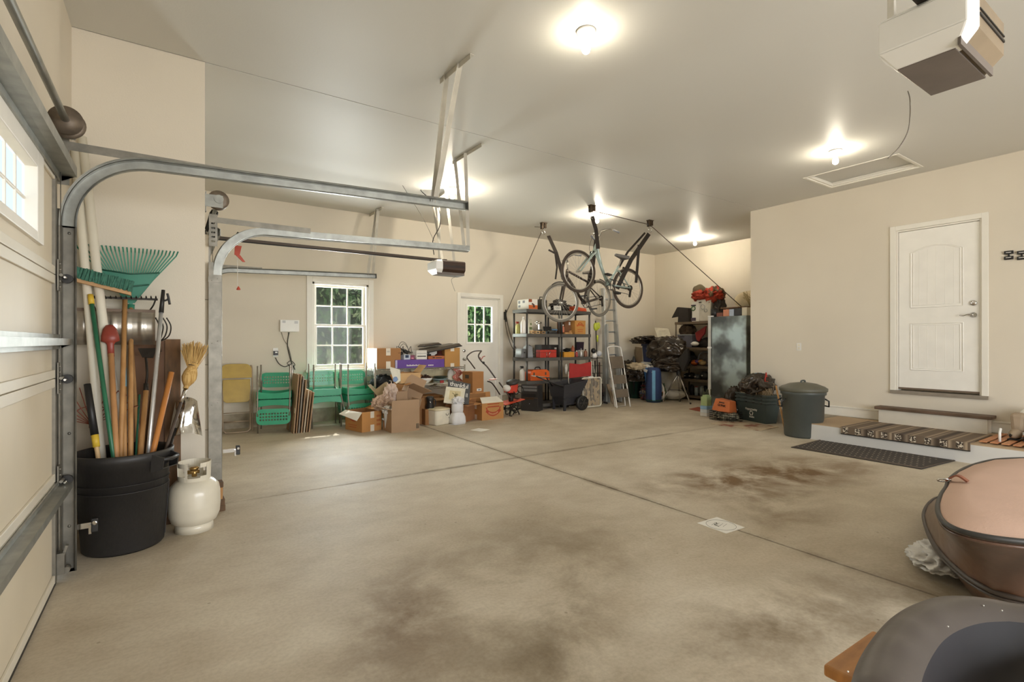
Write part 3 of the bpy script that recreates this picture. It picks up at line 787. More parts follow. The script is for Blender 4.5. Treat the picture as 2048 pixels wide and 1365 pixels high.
T4 = track(-.45, D1Y0, 2.27, 1.98, 2.345, -1, 'galvanised door track behind the photographer')
bpy.data.objects.remove([c for c in T4.o.children if c.name.startswith('flag_angle')][0])

# torsion shafts with cable drums
def shaft(x, z, y0, y1, label):
    t = Thing('torsion_shaft', label, 'shaft', (x, (y0+y1)/2, z))
    t.part('tube', MB().cyl((x, y0, z), (x, y1, z), .0165, n=14), GALV, world=True)
    for yy, sg in ((y0+.05, -1), (y1-.05, 1)):
        m = MB().lathe([(.018, -.045), (.05, -.04), (.075, -.035), (.078, -.028), (.062, -.024), (.058, -.02), (.055, .02), (.07, .025), (.074, .032), (.03, .036), (.02, .05)], (x, yy, z), 28, (0, -sg, 0))
        t.part('cable_drum', m, M('cast_drum', '#7b6f62', .5, .6, var=.2, scale=20), world=True)
        b = MB(); b.box((x-.035, yy+.055*sg, z-.02), (.13, .005, .10)); b.lathe([(.034, -.01), (.034, .01), (.018, .012)], (x, yy+.055*sg, z), 18, (0, -sg, 0)); b.box((x-.09, yy+.03*sg, z-.03), (.006, .05, .16))
        t.part('end_bearing_plate', b, GALV, world=True)
    m = MB(); yy = (y0+y1)/2
    n = 26
    for k in range(2):
        ya = yy+(.1 if k else -.9)
        pts = [(x+.03*math.cos(i*2*PI/6), ya+i*.8/(n*6), z+.03*math.sin(i*2*PI/6)) for i in range(n*6)]
        m.tube(pts, .006, 5)
    t.part('spring', m, BLACKM, world=True)
    return t
shaft(-.45, 2.41, D1Y0-.0, 3.56, 'long steel torsion shaft with dark cable drum above the near garage door')
shaft(.33, 2.42, 4.76, 7.6, 'torsion shaft and cable drum above the far bay door')

# hangers of perforated angle
def hanger(name, label, bar, legs, lz=None):
    a, b = Vector(bar[0]), Vector(bar[1]); d = (b-a); L_ = d.length; ang = math.atan2(d.y, d.x)
    t = Thing(name, label, 'hanger', ((a+b)/2), 0)
    m = MB(); m.perf(.04, L_, .003, 1, max(4, int(L_/.045)), .008, Matrix.Translation(a-Vector((0, 0, .022))) @ Matrix.Rotation(ang, 4, 'Z') @ Matrix.Rotation(PI/2, 4, 'Y'))
    q = Matrix.Translation(a-Vector((0, 0, .002))) @ Matrix.Rotation(ang, 4, 'Z'); 
    m.add([q @ Vector(p) for p in ((0, 0, 0), (L_, 0, 0), (L_, .035, 0), (0, .035, 0), (0, 0, -.004), (L_, 0, -.004), (L_, .035, -.004), (0, .035, -.004))], [(0, 3, 2, 1), (4, 5, 6, 7), (0, 1, 5, 4), (1, 2, 6, 5), (2, 3, 7, 6), (3, 0, 4, 7)])
    ZINC = M('zinc_strap', '#cdc8bc', .5, .15)
    t.part('ceiling_bar', m, ZINC, world=True)
    for (p, q2) in legs:
        p, q2 = Vector(p), Vector(q2); d = q2-p; L2 = d.length
        Z = d.normalized(); X = Vector((cA*0+sA, -cA, 0)); X = (X-Z*X.dot(Z)).normalized(); Y = Z.cross(X)
        Mx = Matrix((X, Y, Z)).transposed().to_4x4(); Mx.translation = p
        l = MB(); l.perf(.034, L2, .0025, 1, max(4, int(L2/.034)), .0105, Mx)
        o_ = len(l.v); e = .034
        l.add([Mx @ Vector(v) for v in ((-e/2, 0, 0), (-e/2, e, 0), (-e/2, e, L2), (-e/2, 0, L2))], [(0, 1, 2, 3)])
        t.part('strap', l, ZINC, world=True)
    return t
yT = 3.60
e1 = Vector((1.95, yT, 2.37))
hanger('track_hanger', 'steel ceiling hanger holding the end of the near door track', (at(880, 158, z=CZ), at(941, 106, z=CZ)),
       [(at(894, 152, z=CZ-.01), Vector((1.70, yT, 2.34))), (at(921, 128, z=CZ-.01), Vector((1.72, yT+.01, 2.34)))])
bpy.data.objects['track_hanger'].location = bpy.data.objects['track_hanger'].location
hanger('track_hanger', 'steel ceiling hanger holding the end of the far bay near track', (at(905, 322, z=CZ), at(963, 286, z=CZ)),
       [(at(931, 306, z=CZ-.01), Vector((2.66, 4.76, 2.26))), (at(910, 320, z=CZ-.01), Vector((2.60, 4.75, 2.27)))])
hanger('track_hanger', 'steel ceiling hanger dropping to the track above the back window', (at(737, 430, z=CZ), at(763, 414, z=CZ)),
       [(at(757, 418, z=CZ-.01), Vector((2.58, 7.61, 2.27))), (at(754, 420, z=CZ-.01), Vector((2.50, 7.60, 2.27)))])

# openers
def opener(label, lens_label, ox, oy, zb, w, l, h, xr, motor_dark, rail_y, mark):
    t = Thing('garage_door_opener', label, 'garage door opener', (ox+l/2, oy, zb))
    c = .06
    # light lens at the door side
    def prism(m, x0, x1, y0, y1, z0, z1, c):
        pts = [(y0+c, z0), (y1-c, z0), (y1, z0+c), (y1, z1-c*.3), (y1-c*.3, z1), (y0+c*.3, z1), (y0, z1-c*.3), (y0, z0+c)]
        m.slab([(x0, a, b) for a, b in pts], (x1-x0, 0, 0))
    lx = .10
    m = MB()
    y0, y1, z0, z1 = oy-w/2, oy+w/2, zb, zb+h
    b0 = [(ox+.05, y0+.05, z0+.0), (ox+lx, y0+.05, z0), (ox+lx, y1-.05, z0), (ox+.05, y1-.05, z0)]
    b1 = [(ox, y0+.01, z0+c), (ox+lx, y0, z0+c), (ox+lx, y1, z0+c), (ox, y1-.01, z0+c)]
    b2 = [(ox, y0+.01, z1-.03), (ox+lx, y0, z1-.03), (ox+lx, y1, z1-.03), (ox, y1-.01, z1-.03)]
    b3 = [(ox+.04, y0+.04, z1), (ox+lx, y0+.03, z1), (ox+lx, y1-.03, z1), (ox+.04, y1-.04, z1)]
    for p_, q_ in ((b0, b1), (b1, b2), (b2, b3)): m.hexa(p_, q_)
    t.part('light_cover', m, M('opener_lens', '#efeeea', .35, var=.02, spec=.4), world=True, bevel=.006)
    m = MB(); prism(m, ox+lx+.001, ox+l, y0+.004, y1-.004, z0+.004, z1-.004, c)
    body = t.part('motor_housing', m, motor_dark, world=True, bevel=.003)
    m = MB(); m.bb(ox+lx+.002, ox+l-.01, y0-.001, y1+.001, z0+h*.52, z0+h*.56); m.bb(ox+lx+.002, ox+l-.01, y0-.001, y1+.001, z0+h*.62, z0+h*.64)
    t.part('trim_groove', m, BLACKP, parent=body, world=True)
    m = MB(); m.bb(ox+.055, ox+l-.004, y0+c*.95, y1-c*.95, z0-.004, z0+.003); m.bb(ox+.03, ox+l, y0+c*.6, y0+c*.75, z0-.003, z0+.03)
    t.part('bottom_plate', m, M('opener_bottom', '#6b625b', .5), parent=body, world=True)
    if mark:
        m = MB(); m.text(mark, Matrix.Translation((ox+lx+(l-lx)*.3, y0-.002, z0+h*.5)) @ Matrix.Rotation(PI/2, 4, 'X'), .035, .0005)
        t.part('lettering', m, WHITEP, parent=body, world=True)
    rz_ = z1+.012
    m = MB(); m.box(((xr+ox+l*.5)/2, oy, rz_), (abs(ox+l*.5-xr), .04, .03)); m.mat(1); m.box(((xr+ox)/2, oy, rz_-.018), (abs(ox-xr), .012, .012))
    t.part('drive_rail', m, [M('rail_brown_black', '#4a4038', .4, .6), BLACKM], world=True)
    return t, rz_
MD = M('opener_housing_brown', '#8a7a64', .45, .2)
O1, rz1_ = opener('large garage door opener with white light cover hanging at top right', '', 2.30, .70, 2.32, .29, .42, .21, -.40, MD, 0, None)
O2, rz2_ = opener('small distant garage door opener with dark brown housing on its rail', '', 2.90, 6.20, 2.16, .29, .44, .19, .36, M('opener_housing_dark', '#3d2b22', .35, .2), 0, 'LiftMaster' and None)
# curved arm, release handle and cord of the far opener
m = MB(); m.perf(.035, .55, .003, 1, 12, .008, Matrix.Translation((.36, 6.17, 1.95)) @ Matrix.Rotation(R(28), 4, 'Y') @ Matrix.Rotation(PI/2*0, 4, 'Z'))
O2.part('door_arm', m, BLACKM, world=True)
hp = at(475, 462, y=6.2)
m = MB(); m.cyl(hp, (hp.x, hp.y, hp.z-.16), .003, n=6); m.mat(1); q0 = at(475, 492, y=6.2)
m.hexa([q0+Vector(p) for p in ((-.03, -.012, -.10), (.02, -.012, -.10), (.02, .012, -.10), (-.03, .012, -.10))], [q0+Vector(p) for p in ((-.025, -.012, .0), (.04, -.012, .0), (.04, .012, .0), (-.025, .012, .0))])
m.hexa([q0+Vector(p) for p in ((.05, -.01, -.17), (.075, -.01, -.17), (.075, .01, -.17), (.05, .01, -.17))], [q0+Vector(p) for p in ((-.02, -.011, -.10), (.025, -.011, -.10), (.025, .011, -.10), (-.02, .011, -.10))])
m.mat(0); m.cyl(q0+Vector((0, 0, -.1)), (q0.x, q0.y, at(477, 573, y=6.2).z), .003, n=6); m.mat(1); m.lathe([(.004, 0), (.02, -.03), (.02, -.04), (0, -.04)], at(477, 573, y=6.2), 10)
rh = Thing('release_cord', 'white emergency release cord with red handle hanging from opener rail', 'cord', hp)
rh.part('cord_and_handle', m, [PAPER, M('red_plastic', '#c4503a', .5)], world=True)
_o = rh.o.children[0]; _o.name = 'pull_cord'
hanger('opener_hanger', 'steel hanger suspending the small far opener', (at(858, 404, z=CZ), at(893, 378, z=CZ)),
       [(at(864, 399, z=CZ-.01), Vector((3.02, 6.12, 2.36))), (at(877, 391, z=CZ-.01), Vector((3.06, 6.28, 2.36))), (at(892, 380, z=CZ-.01), Vector((3.24, 6.20, 2.36)))])
hanger('opener_hanger', 'white strap hanger above the large near opener', (Vector((2.42, .62, CZ)), Vector((2.42, .86, CZ))),
       [(Vector((2.42, .83, CZ-.01)), Vector((2.42, .83, 2.53))), (Vector((2.42, .60, CZ-.01)), Vector((2.42, .60, 2.53)))])
# power cord of the far opener and the dangling aerial wires
def wire(name, pts, r, mat, label, cat='wire', n=6): return solo(name, MB().tube(bez(pts, 8), r, 5), mat, label, cat)
wire('opener_lead', [at(842, 380, z=CZ), at(845, 385, y=6.3), at(876, 415, y=6.25), at(880, 450, y=6.2), at(866, 480, y=6.2), at(868, 510, y=6.2)], .006, BLACKM, 'black cord looping from ceiling to the small far opener', 'cord')
wire('aerial_wire', [at(805, 371, z=CZ), at(818, 392, y=6.3), at(845, 435, y=6.25), at(868, 482, y=6.2)], .003, GALVD, 'thin grey wire slanting down from ceiling to the far opener')
wire('aerial_wire', [Vector((3.3, 6.22, 2.16)), at(903, 560, y=6.2), at(910, 583, y=6.2)], .003, GALVD, 'thin wire dangling under the small far opener')
wire('aerial_wire', [Vector((2.62, .84, 2.33)), at(1820, 200, d=1.95), at(1820, 235, d=1.98), at(1815, 265, d=2.0), at(1798, 295, d=2.0), at(1776, 317, d=2.0)], .0022, M('grey_wire', '#6e665a', .5), 'thin wire dangling below the large near opener')
# safety sensors on the track feet
def sensor(loc, label, dirn):
    t = Thing('safety_sensor', label, 'sensor', loc)
    t.part('bracket', MB().box((-.02, 0, 0), (.10, .004, .03)).box((.02, .0, -.02), (.012, .03, .05)), CHROME)
    t.part('eye', MB().box((.04, .0, 0), (.03, .04, .075)).mat(1).cyl((.04, -.018*dirn, .015), (.04, -.026*dirn, .015), .012), [BLACKP, CHROME], bevel=.004)
sensor((-.385, 3.62, .24), 'small black door sensor on bracket beside the bin', 1)
sensor((.43, 4.78, .35), 'small black door sensor on a bracket beyond the white gas cylinder', 1)
# ================================================================ keyless ceiling lamps
def bulb_mat(s_):
    m = M('lit_bulb_%d' % s_, '#fff2dc', .5, var=0); b = m.node_tree.nodes['Principled BSDF']
    b.inputs['Emission Color'].default_value = (1, .90, .72, 1); b.inputs['Emission Strength'].default_value = s_
    return m
PORC = M('white_porcelain', '#f2efe8', .25, var=.02)
def lamp(px, py, label, s_):
    p = at(px, py, z=CZ)
    t = Thing('ceiling_lamp', label, 'lamp', p, group='bare bulb ceiling lamps')
    t.part('socket', MB().lathe([(.0, 0), (.066, 0), (.066, -.012), (.045, -.022), (.03, -.03), (.026, -.055), (.018, -.058)], n=28).mat(1).sphere((.045, 0, -.022), .004, 6, 4).sphere((-.045, 0, -.022), .004, 6, 4), [PORC, GALVD])
    t.part('bulb', MB().lathe([(.013, -.055), (.014, -.07), (.019, -.085), (.027, -.105), (.030, -.122), (.027, -.138), (.017, -.151), (0, -.156)], n=20), bulb_mat(s_))
    return t
lamp(1172, 62, 'lit bare bulb in white ceiling socket, nearest, at top centre', 140)
lamp(1671, 301, 'lit bare bulb in white ceiling socket beside the attic hatch', 210)
lamp(1390, 476, 'lit bare bulb in white ceiling socket above the steel fridge', 700)
lamp(1194, 428, 'lit bare bulb just above the handlebar of the hanging bicycle', 620)
lamp(905, 376, 'lit bare bulb behind the hanger of the far opener', 850)
# ================================================================ the bin of long-handled tools in the corner
BX, BY = -.235, 3.93
def bin_():
    t = Thing('trash_bin', 'round black plastic bin full of long tools by the wall stub', 'bin', (BX, BY, 0))
    BR_ = M('black_bin_plastic', '#2b2928', .5, var=.08, scale=30, bump=.1)
    m = MB().lathe([(.0, .012), (.195, .012), (.195, 0), (.205, .012), (.236, .50), (.246, .50), (.247, .535), (.256, .54), (.258, .585), (.246, .59), (.238, .575), (.232, .54), (.200, .03), (0, .03)], n=56)
    t.part('body', m, BR_)
    r_ = MB()
    for k in range(6):                                     # raised outlines round the body
        a = 2*PI*k/12
        r_.hexa([Vector((.206*math.cos(a+d), .206*math.sin(a+d), .03)) for d in (-.012, .012)]+[Vector((.21*math.cos(a+d), .21*math.sin(a+d), .03)) for d in (.012, -.012)],
                [Vector((.229*math.cos(a+d), .229*math.sin(a+d), .36)) for d in (-.012, .012)]+[Vector((.233*math.cos(a+d), .233*math.sin(a+d), .36)) for d in (.012, -.012)])
    r_.torus((0, 0, .365), (0, 0, 1), .2295, .003, 48, 5); r_.torus((0, 0, .41), (0, 0, 1), .2325, .002, 48, 5)
    t.part('ribs', r_, BR_)
    for a in (R(-38), R(142)):
        c_, s_ = math.cos(a), math.sin(a); h_ = MB()
        u = Vector((c_, s_, 0)); w = Vector((-s_, c_, 0))
        for sg in (-1, 1): h_.panel([u*.24+w*.075*sg+Vector((0, 0, .575)), u*.31+w*.06*sg+Vector((0, 0, .555)), u*.30+w*.06*sg+Vector((0, 0, .49)), u*.236+w*.075*sg+Vector((0, 0, .47))], .008)
        h_.tube([u*.30+w*.062+Vector((0, 0, .545)), u*.312+Vector((0, 0, .54)), u*.30-w*.062+Vector((0, 0, .545))], .012, 8)
        h_.panel([u*.238+w*.075+Vector((0, 0, .47)), u*.30+w*.06+Vector((0, 0, .49)), u*.30-w*.06+Vector((0, 0, .49)), u*.238-w*.075+Vector((0, 0, .47))], .006)
        t.part('handle', h_, BR_)
bin_()
YW = 4.38
def run(top, bot, yt=YW, yb=3.95, zf=.04):
    """line of a leaning pole through two sightings, carried down into the bin"""
    a, b = at(*top, y=yt), at(*bot, y=yb); d = b-a
    k = (zf-a.z)/d.z
    return a, a+d*k
def cl(p):  # keep the foot inside the bin
    v = Vector((p.x-BX, p.y-BY, 0)); l = v.length
    if l > .165: v *= .165/l
    return Vector((BX+v.x, BY+v.y, p.z))
def tool(name, label, cat, top, bot, r=.0145, mat=WOODL, yt=YW, yb=3.95, extra=None, hname='handle', r1=None):
    a, f = run(top, bot, yt, yb); f = cl(f)
    t = Thing(name, label, cat, f)
    m = MB().cyl(f, a, r, r1 or r, 10); t.part(hname, m, mat, world=True)
    return t, a, f
GREEN = M('green_plastic', '#2f7f66', .45)
GREENB = M('green_bristle', '#3c6f5d', .8, var=.3, scale=60)
YEL = M('yellow_plastic', '#d9b53a', .5)
REDT = M('dark_red_enamel', '#8c3a2d', .4)
ALU = M('brushed_aluminium', '#b8b2a8', .32, .9, var=.15, scale=4, stretch=(1, 1, 12))
IRON = M('black_iron', '#35302b', .5, .6)

# leaf rake
t, a, f = tool('leaf_rake', 'wide green plastic leaf rake, the highest head in the corner', 'rake', (262, 612), (262, 905), yb=3.98)
ap = at(262, 612, y=YW)
L_, R_ = at(152, 488, y=YW-.02), at(356, 489, y=YW-.02)
m = MB(); nt_ = 26
top_z = L_.z
for i in range(nt_):
    k = i/(nt_-1); x = L_.x+(R_.x-L_.x)*k; dx = x-ap.x
    m.ribbon([ap+Vector((dx*.06, 0, .02)), ap+Vector((dx*.45, -.015, (top_z-ap.z)*.46)), Vector((x*.96+ap.x*.04, YW-.03, top_z-.03)), Vector((x, YW-.05, top_z)), Vector((x, YW-.075, top_z-.008))], .0085, .004, up=(0, 1, 0))
zz = lambda k: ap.z+(top_z-ap.z)*k
for (k0, k1) in ((.03, .60),):
    n = 14
    lo = [Vector((ap.x+(L_.x-ap.x)*k0+(R_.x-L_.x)*k0*i/n, YW-.004, zz(k0))) for i in range(n+1)]
    hi = [Vector((ap.x+(L_.x-ap.x)*k1+(R_.x-L_.x)*k1*i/n, YW-.022, zz(k1)+.025*(1-((i-n/2)/(n/2))**2)*-1+.01)) for i in range(n+1)]
    m.add(lo+hi+[p+Vector((0, .006, 0)) for p in lo+hi], [(i, i+1, n+2+i, n+1+i) for i in range(n)]+[(2*n+2+i, 3*n+3+i, 3*n+4+i, 2*n+3+i) for i in range(n)], False)
t.part('tines', m, GREEN, world=True)
t.part('rake_socket', MB().cyl(ap-Vector((0, 0, .10)), ap+Vector((0, 0, .01)), .017, .022, 10), GREEN, world=True)
m = MB()
for k in (.38, .60):
    m.tube([Vector((ap.x+(L_.x-ap.x)*k, YW-.03, zz(k))), Vector((ap.x, YW-.035, zz(k)-.02)), Vector((ap.x+(R_.x-ap.x)*k, YW-.03, zz(k)))], .005, 6)
t.part('tine_braces', m, M('dark_green_plastic', '#235545', .5), world=True)

# push broom upside down
t, a, f = tool('push_broom', 'upturned push broom with green bristles and long wooden block', 'broom', (250, 598), (240, 905), yt=4.30, yb=3.93)
b0, b1 = at(133, 556, y=4.22), at(262, 588, y=4.22); dv = (b1-b0).normalized()
m = MB(); u3 = Vector((0, .045, 0))
lo = [b0-u3, b1-u3, b1+u3, b0+u3]; m.hexa([p-Vector((0, 0, .012)) for p in lo], [p+Vector((0, 0, .014)) for p in lo])
t.part('block', m, M('broom_block_wood', '#c49a6b', .6), world=True)
m = MB(); rr_ = random.Random(2)
n = 60
for j in range(5):
    for i in range(n):
        p = b0+(b1-b0)*((i+.5)/n)+Vector((0, -.04+.02*j, .012)); q = p+Vector((rr_.uniform(.0, .018), rr_.uniform(-.02, .008)-.012, rr_.uniform(.062, .072)))
        m.box((p+q)/2, (.009, .012, (q-p).length), rot=(rr_.uniform(-.1, .25), rr_.uniform(.1, .35), 0))
t.part('bristles', m, GREENB, world=True)

# green pole with yellow cap
t, a, f = tool('extension_pole', 'green metal pole with yellow end cap leaning in the bin', 'pole', (183, 606), (229, 918), .0125, M('green_pole', '#2c6d4e', .4), yt=4.18, yb=3.78, hname='pole')
d = (a-f).normalized(); t.part('end_cap', MB().cyl(a-d*.01, a+d*.055, .0165, .0155, 12), YEL, world=True)

# bow rake
t, a, f = tool('bow_rake', 'bow rake with black iron head and blue band on its handle', 'rake', (247, 680), (253, 912), .014, WOODL, yt=4.30, yb=3.80)
d = (a-f).normalized()
m = MB(); m.cyl(a-d*.01, a+d*.11, .017, .013, 12); hub = a+d*.11
l, r_ = at(180, 597, y=4.28), at(312, 597, y=4.28)
m.tube(bez([hub, hub+Vector((-.045, 0, .06)), hub+Vector((-.13, 0, .075)), l+Vector((.02, 0, -.05)), l+Vector((.0, 0, 0))], 6), .005, 6)
m.tube(bez([hub, hub+Vector((.045, 0, .06)), hub+Vector((.12, 0, .08)), r_+Vector((-.02, 0, -.06)), r_], 6), .005, 6)
m.box((l+r_)/2, ((r_-l).length+.02, .012, .014))
for i in range(14): 
    p = l+(r_-l)*(i/13); m.cyl(p, p+Vector((.0, -.045, .012)), .006, .003, 6)
t.part('head', m, IRON, world=True)
q = at(248, 757, y=4.12); k = (q.z-f.z)/(a.z-f.z); c_ = f+(a-f)*k
t.part('label_band', MB().cyl(c_-d*.065, c_+d*.065, .0146, .0146, 12), M('sky_blue_label', '#79a9b8', .5), world=True)

# aluminium snow shovel
t, a, f = tool('snow_shovel', 'wide ribbed aluminium snow shovel blade standing upright', 'shovel', (222, 688), (222, 900), .014, M('pale_wood', '#cbb391', .6), yt=4.36, yb=3.95)
m = MB(); x0, x1 = at(140, 650, y=4.33).x, at(311, 650, y=4.33).x; z0, z1 = at(225, 690, y=4.33).z, at(225, 622, y=4.33).z
n, k = 40, 6; vs_ = []
for j in range(k+1):
    for i in range(n+1):
        x = x0+(x1-x0)*i/n; z = z0+(z1-z0)*j/k; w = (j/k)
        rib = .010*max(0, math.cos((i/n*6)*2*PI)-.55)*(1 if .1 < w < .9 else 0)
        vs_.append(Vector((x, 4.30-.05*math.sin(PI*w)*1-.02*w-rib*2, z)))
o = [(j*(n+1)+i, j*(n+1)+i+1, (j+1)*(n+1)+i+1, (j+1)*(n+1)+i) for j in range(k) for i in range(n)]
N1 = len(vs_); vs_ += [v+Vector((0, .004, 0)) for v in vs_]; m.add(vs_, o+[tuple(N1+q for q in f_)[::-1] for f_ in o], True)
t.part('blade', m, ALU, world=True)
t.part('wear_strip', MB().bb(x0, x1, 4.275, 4.30, z1-.012, z1+.012), M('rusted_strip', '#6a5a4c', .5, .5), world=True)

# red bulb-planter head on wooden handle
t, a, f = tool('garden_spade', 'red bullet-shaped spade head on long wooden handle', 'spade', (222, 708), (226, 915), .016, M('tan_wood_handle', '#b98757', .5), yt=4.10, yb=3.76)
d = (a-f).normalized(); m = MB().lathe([(.017, -.02), (.018, .06), (.026, .075), (.048, .085), (.046, .12), (.036, .165), (.02, .19), (0, .196)], a, 20, d, sy=.6)
t.part('blade', m, REDT, world=True)

# boat hook
t, a, f = tool('hook_pole', 'silver telescopic pole with black double hook tip', 'pole', (323, 620), (319, 905), .0125, M('silver_pole', '#c9c8c6', .3, .6), yt=4.14, yb=3.82, hname='pole')
d = (a-f).normalized(); m = MB().cyl(a-d*.02, a+d*.14, .015, .011, 12); c_ = a+d*.06
m.tube([c_, c_+Vector((.025, 0, .01)), c_+Vector((.034, 0, .02))], .006, 8); m.tube(bez([c_+Vector((.028, 0, .055)), c_+Vector((.034, 0, .03)), c_+Vector((.042, 0, -.02))], 4), .0075, 8)
t.part('hook', m, BLACKP, world=True)

# iron garden fork behind the pole
t, a, f = tool('garden_fork', 'black iron garden fork with thin curved tines behind silver pole', 'fork', (318, 690), (306, 905), .014, WOODD, yt=4.34, yb=3.98)
m = MB(); m.cyl(a-Vector((0, 0, .05)), a+Vector((0, 0, .03)), .016, .010, 10)
for i in range(4):
    x = -.005+i*.014; m.tube(bez([a+Vector((0, 0, .02)), a+Vector((x*1.5, -.02, .06)), a+Vector((x*1.6+.01, -.045, .13)), a+Vector((x*1.5-.012, -.05, .19))], 5), .0042, 6)
t.part('tines', m, IRON, world=True)

# hoe with swan neck
t, a, f = tool('garden_hoe', 'hoe with dark blade and curved neck beneath the shovel', 'hoe', (292, 782), (291, 905), .0155, WOODL, yt=4.12, yb=3.90)
m = MB(); m.cyl(a-Vector((0, 0, .04)), a+Vector((0, 0, .05)), .016, .013, 10)
pk = at(283, 706, y=4.20)
m.tube(bez([a+Vector((0, 0, .04)), a+Vector((.006, 0, .12)), pk+Vector((.02, -.01, -.01)), pk], 6), .0075, 8)
q = [pk+Vector(p) for p in ((-.02, 0, .03), (.085, 0, .03), (.065, -.035, -.035), (.005, -.035, -.03))]; m.panel(q, .005)
t.part('blade', m, IRON, world=True)

# more wooden handles
tool('wooden_pole', 'slim tan wooden pole leaning left of the hoe', 'pole', (263, 690), (283, 905), .0125, M('slim_tan_wood', '#b88c5c', .5), yt=4.36, yb=4.02)
tool('wooden_pole', 'dark wooden pole between hoe and silver pole', 'pole', (309, 760), (298, 905), .014, WOODD, yt=4.30, yb=3.98)
tool('wooden_pole', 'orange varnished wooden pole right of the silver pole', 'pole', (343, 745), (319, 905), .0165, M('orange_varnished_wood', '#b9783a', .4), yt=4.05, yb=3.80)
tool('wooden_pole', 'brown worn pole behind the green pole', 'pole', (246, 790), (232, 905), .014, M('worn_brown_wood', '#8a6240', .6), yt=4.25, yb=4.06)
tool('white_pole', 'thin white pole leaning from the spade towards the right rim', 'pole', (226, 722), (273, 912), .010, WHITEP, yt=4.24, yb=3.80, hname='pole')
tool('green_stake', 'thin green garden stake deep in the bin', 'stake', (279, 790), (277, 900), .006, GREEN, yt=4.2, yb=3.98, hname='pole')
# black and yellow tool handle
t, a, f = tool('hand_tool', 'tool with black foam grip and yellow collar, leftmost in the bin', 'tool', (175, 772), (181, 905), .012, M('ash_wood', '#d1b183', .5), yt=4.04, yb=3.86)
d = (a-f).normalized(); q = at(181, 873, y=3.92); k = (q.z-f.z)/(a.z-f.z); c_ = f+(a-f)*k
t.part('grip', MB().cyl(c_, a+d*.01, .0205, .018, 14), BLACKP, world=True); t.part('collar', MB().cyl(c_-d*.075, c_+d*.005, .018, .0195, 14), YEL, world=True)
# small red fan rake
t, a, f = tool('fan_rake', 'small fan rake with thin red tines behind black grip', 'rake', (180, 838), (192, 905), .012, M('small_rake_wood', '#c9a36f', .5), yt=4.2, yb=4.02)
m = MB(); c_ = at(184, 850, y=4.16)
for i in range(13):
    an = R(158-i*11); rr2 = .26; p = c_+Vector((math.cos(an)*rr2, -.02, math.sin(an)*rr2*.95)); m.tube([c_, c_+(p-c_)*.5+Vector((0, -.01, 0)), p, p+Vector((.004, -.03, -.004))], .0028, 5)
m.torus(c_, (0, 1, 0), .12, .003, 14, 5, R(-158), R(-26), ref=(1, 0, 0)); m.box(c_, (.03, .01, .04))
t.part('tines', m, M('faded_red_metal', '#96503f', .5), world=True)
# white pvc pipes reaching up the corner
for (p, q, lb, rr3, yt2) in (((150, 300), (203, 915), 'tall white plastic pipe in the corner, left of the pair', .024, 4.42), ((164, 275), (236, 915), 'tall white plastic pipe in the corner, right of the pair', .026, 4.44)):
    a, f = run(p, q, yt2, 4.03); f = cl(f)
    solo('plastic_pipe', MB().lathe([(rr3, 0), (rr3, (a-f).length), (rr3-.003, (a-f).length), (rr3-.003, .0)], f, 16, (a-f)), M('white_pvc', '#e2dccb', .45, var=.03), lb, 'pipe', 'white pipes in the corner', origin=f)
# corn whisk broom, head up
t, a, f = tool('corn_broom', 'straw broom head up with dark stitching above the gas cylinder', 'broom', (371, 778), (338, 905), .0105, M('broom_handle_dark', '#4c4038', .5), yt=4.12, yb=3.92)
d = (a-f).normalized(); STRAW = ramp_mat('broom_straw', [(.3, '#d9b878'), (.7, '#a97f40')], scale=9, stretch=(12, 12, 1), rough=.8)
t.part('ferrule', MB().cyl(a-d*.10, a+d*.0, .0125, .011, 12), CHROME, world=True)
m = MB().cyl(a, a+d*.045, .016, .018, 12)
m.lathe([(.018, .03), (.036, .06), (.046, .09), (.042, .13), (.03, .165), (.034, .19)], a-d*.01, 20, d)
tip = a+Vector((.02, 0, .17)); rq = random.Random(8)
for i in range(260):
    an = rq.uniform(0, 2*PI); r0 = rq.uniform(0, 1)**.5
    p = a+d*.16+Vector((math.cos(an)*.03*r0, math.sin(an)*.02*r0, 0)); q = p+Vector((math.cos(an)*.055*r0+.012, math.sin(an)*.02*r0, rq.uniform(.13, .19)-.03*abs(math.cos(an))*r0))
    m.cyl(p, q, .0028, .0018, 4, False)
t.part('bristles', m, STRAW, world=True)
m = MB()
for k in (.165, .185, .205, .225): m.torus(a+d*k, d, .035+.05*(k-.165), .0028, 24, 5, sy=.8)
t.part('stitching', m, M('dark_twine', '#43362b', .8), world=True)
# polished scoop
t = Thing('steel_scoop', 'crumpled shiny steel scoop above the gas cylinder', 'scoop', at(345, 885, y=3.98))
c_ = at(366, 832, y=4.16); m = MB(); n, k = 18, 14; vs_ = []
for j in range(k+1):
    for i in range(n+1):
        u = -1+2*i/n; v = j/k
        x = .085*u*(1-.25*v)+.02*v; z = -.12+.25*v-.035*u*u
        y = .05*u*u-.035+.035*math.sin(v*PI)+.018*noise.noise(Vector((u*2.2, v*3, 3)))
        vs_.append(c_+Vector((x+.03*(1-v)*(1 if u > .2 else 0), y, z)))
o = [(j*(n+1)+i, j*(n+1)+i+1, (j+1)*(n+1)+i+1, (j+1)*(n+1)+i) for j in range(k) for i in range(n)]; N1 = len(vs_)
vs_ += [v+Vector((0, .003, 0)) for v in vs_]; m.add(vs_, o+[tuple(N1+q for q in f_)[::-1] for f_ in o], True)
t.part('blade', m, CHROME, world=True)
t.part('handle', MB().cyl(c_+Vector((-.05, 0, -.08)), cl(Vector((-.09, 3.90, .05))), .011, n=10), IRON, world=True)
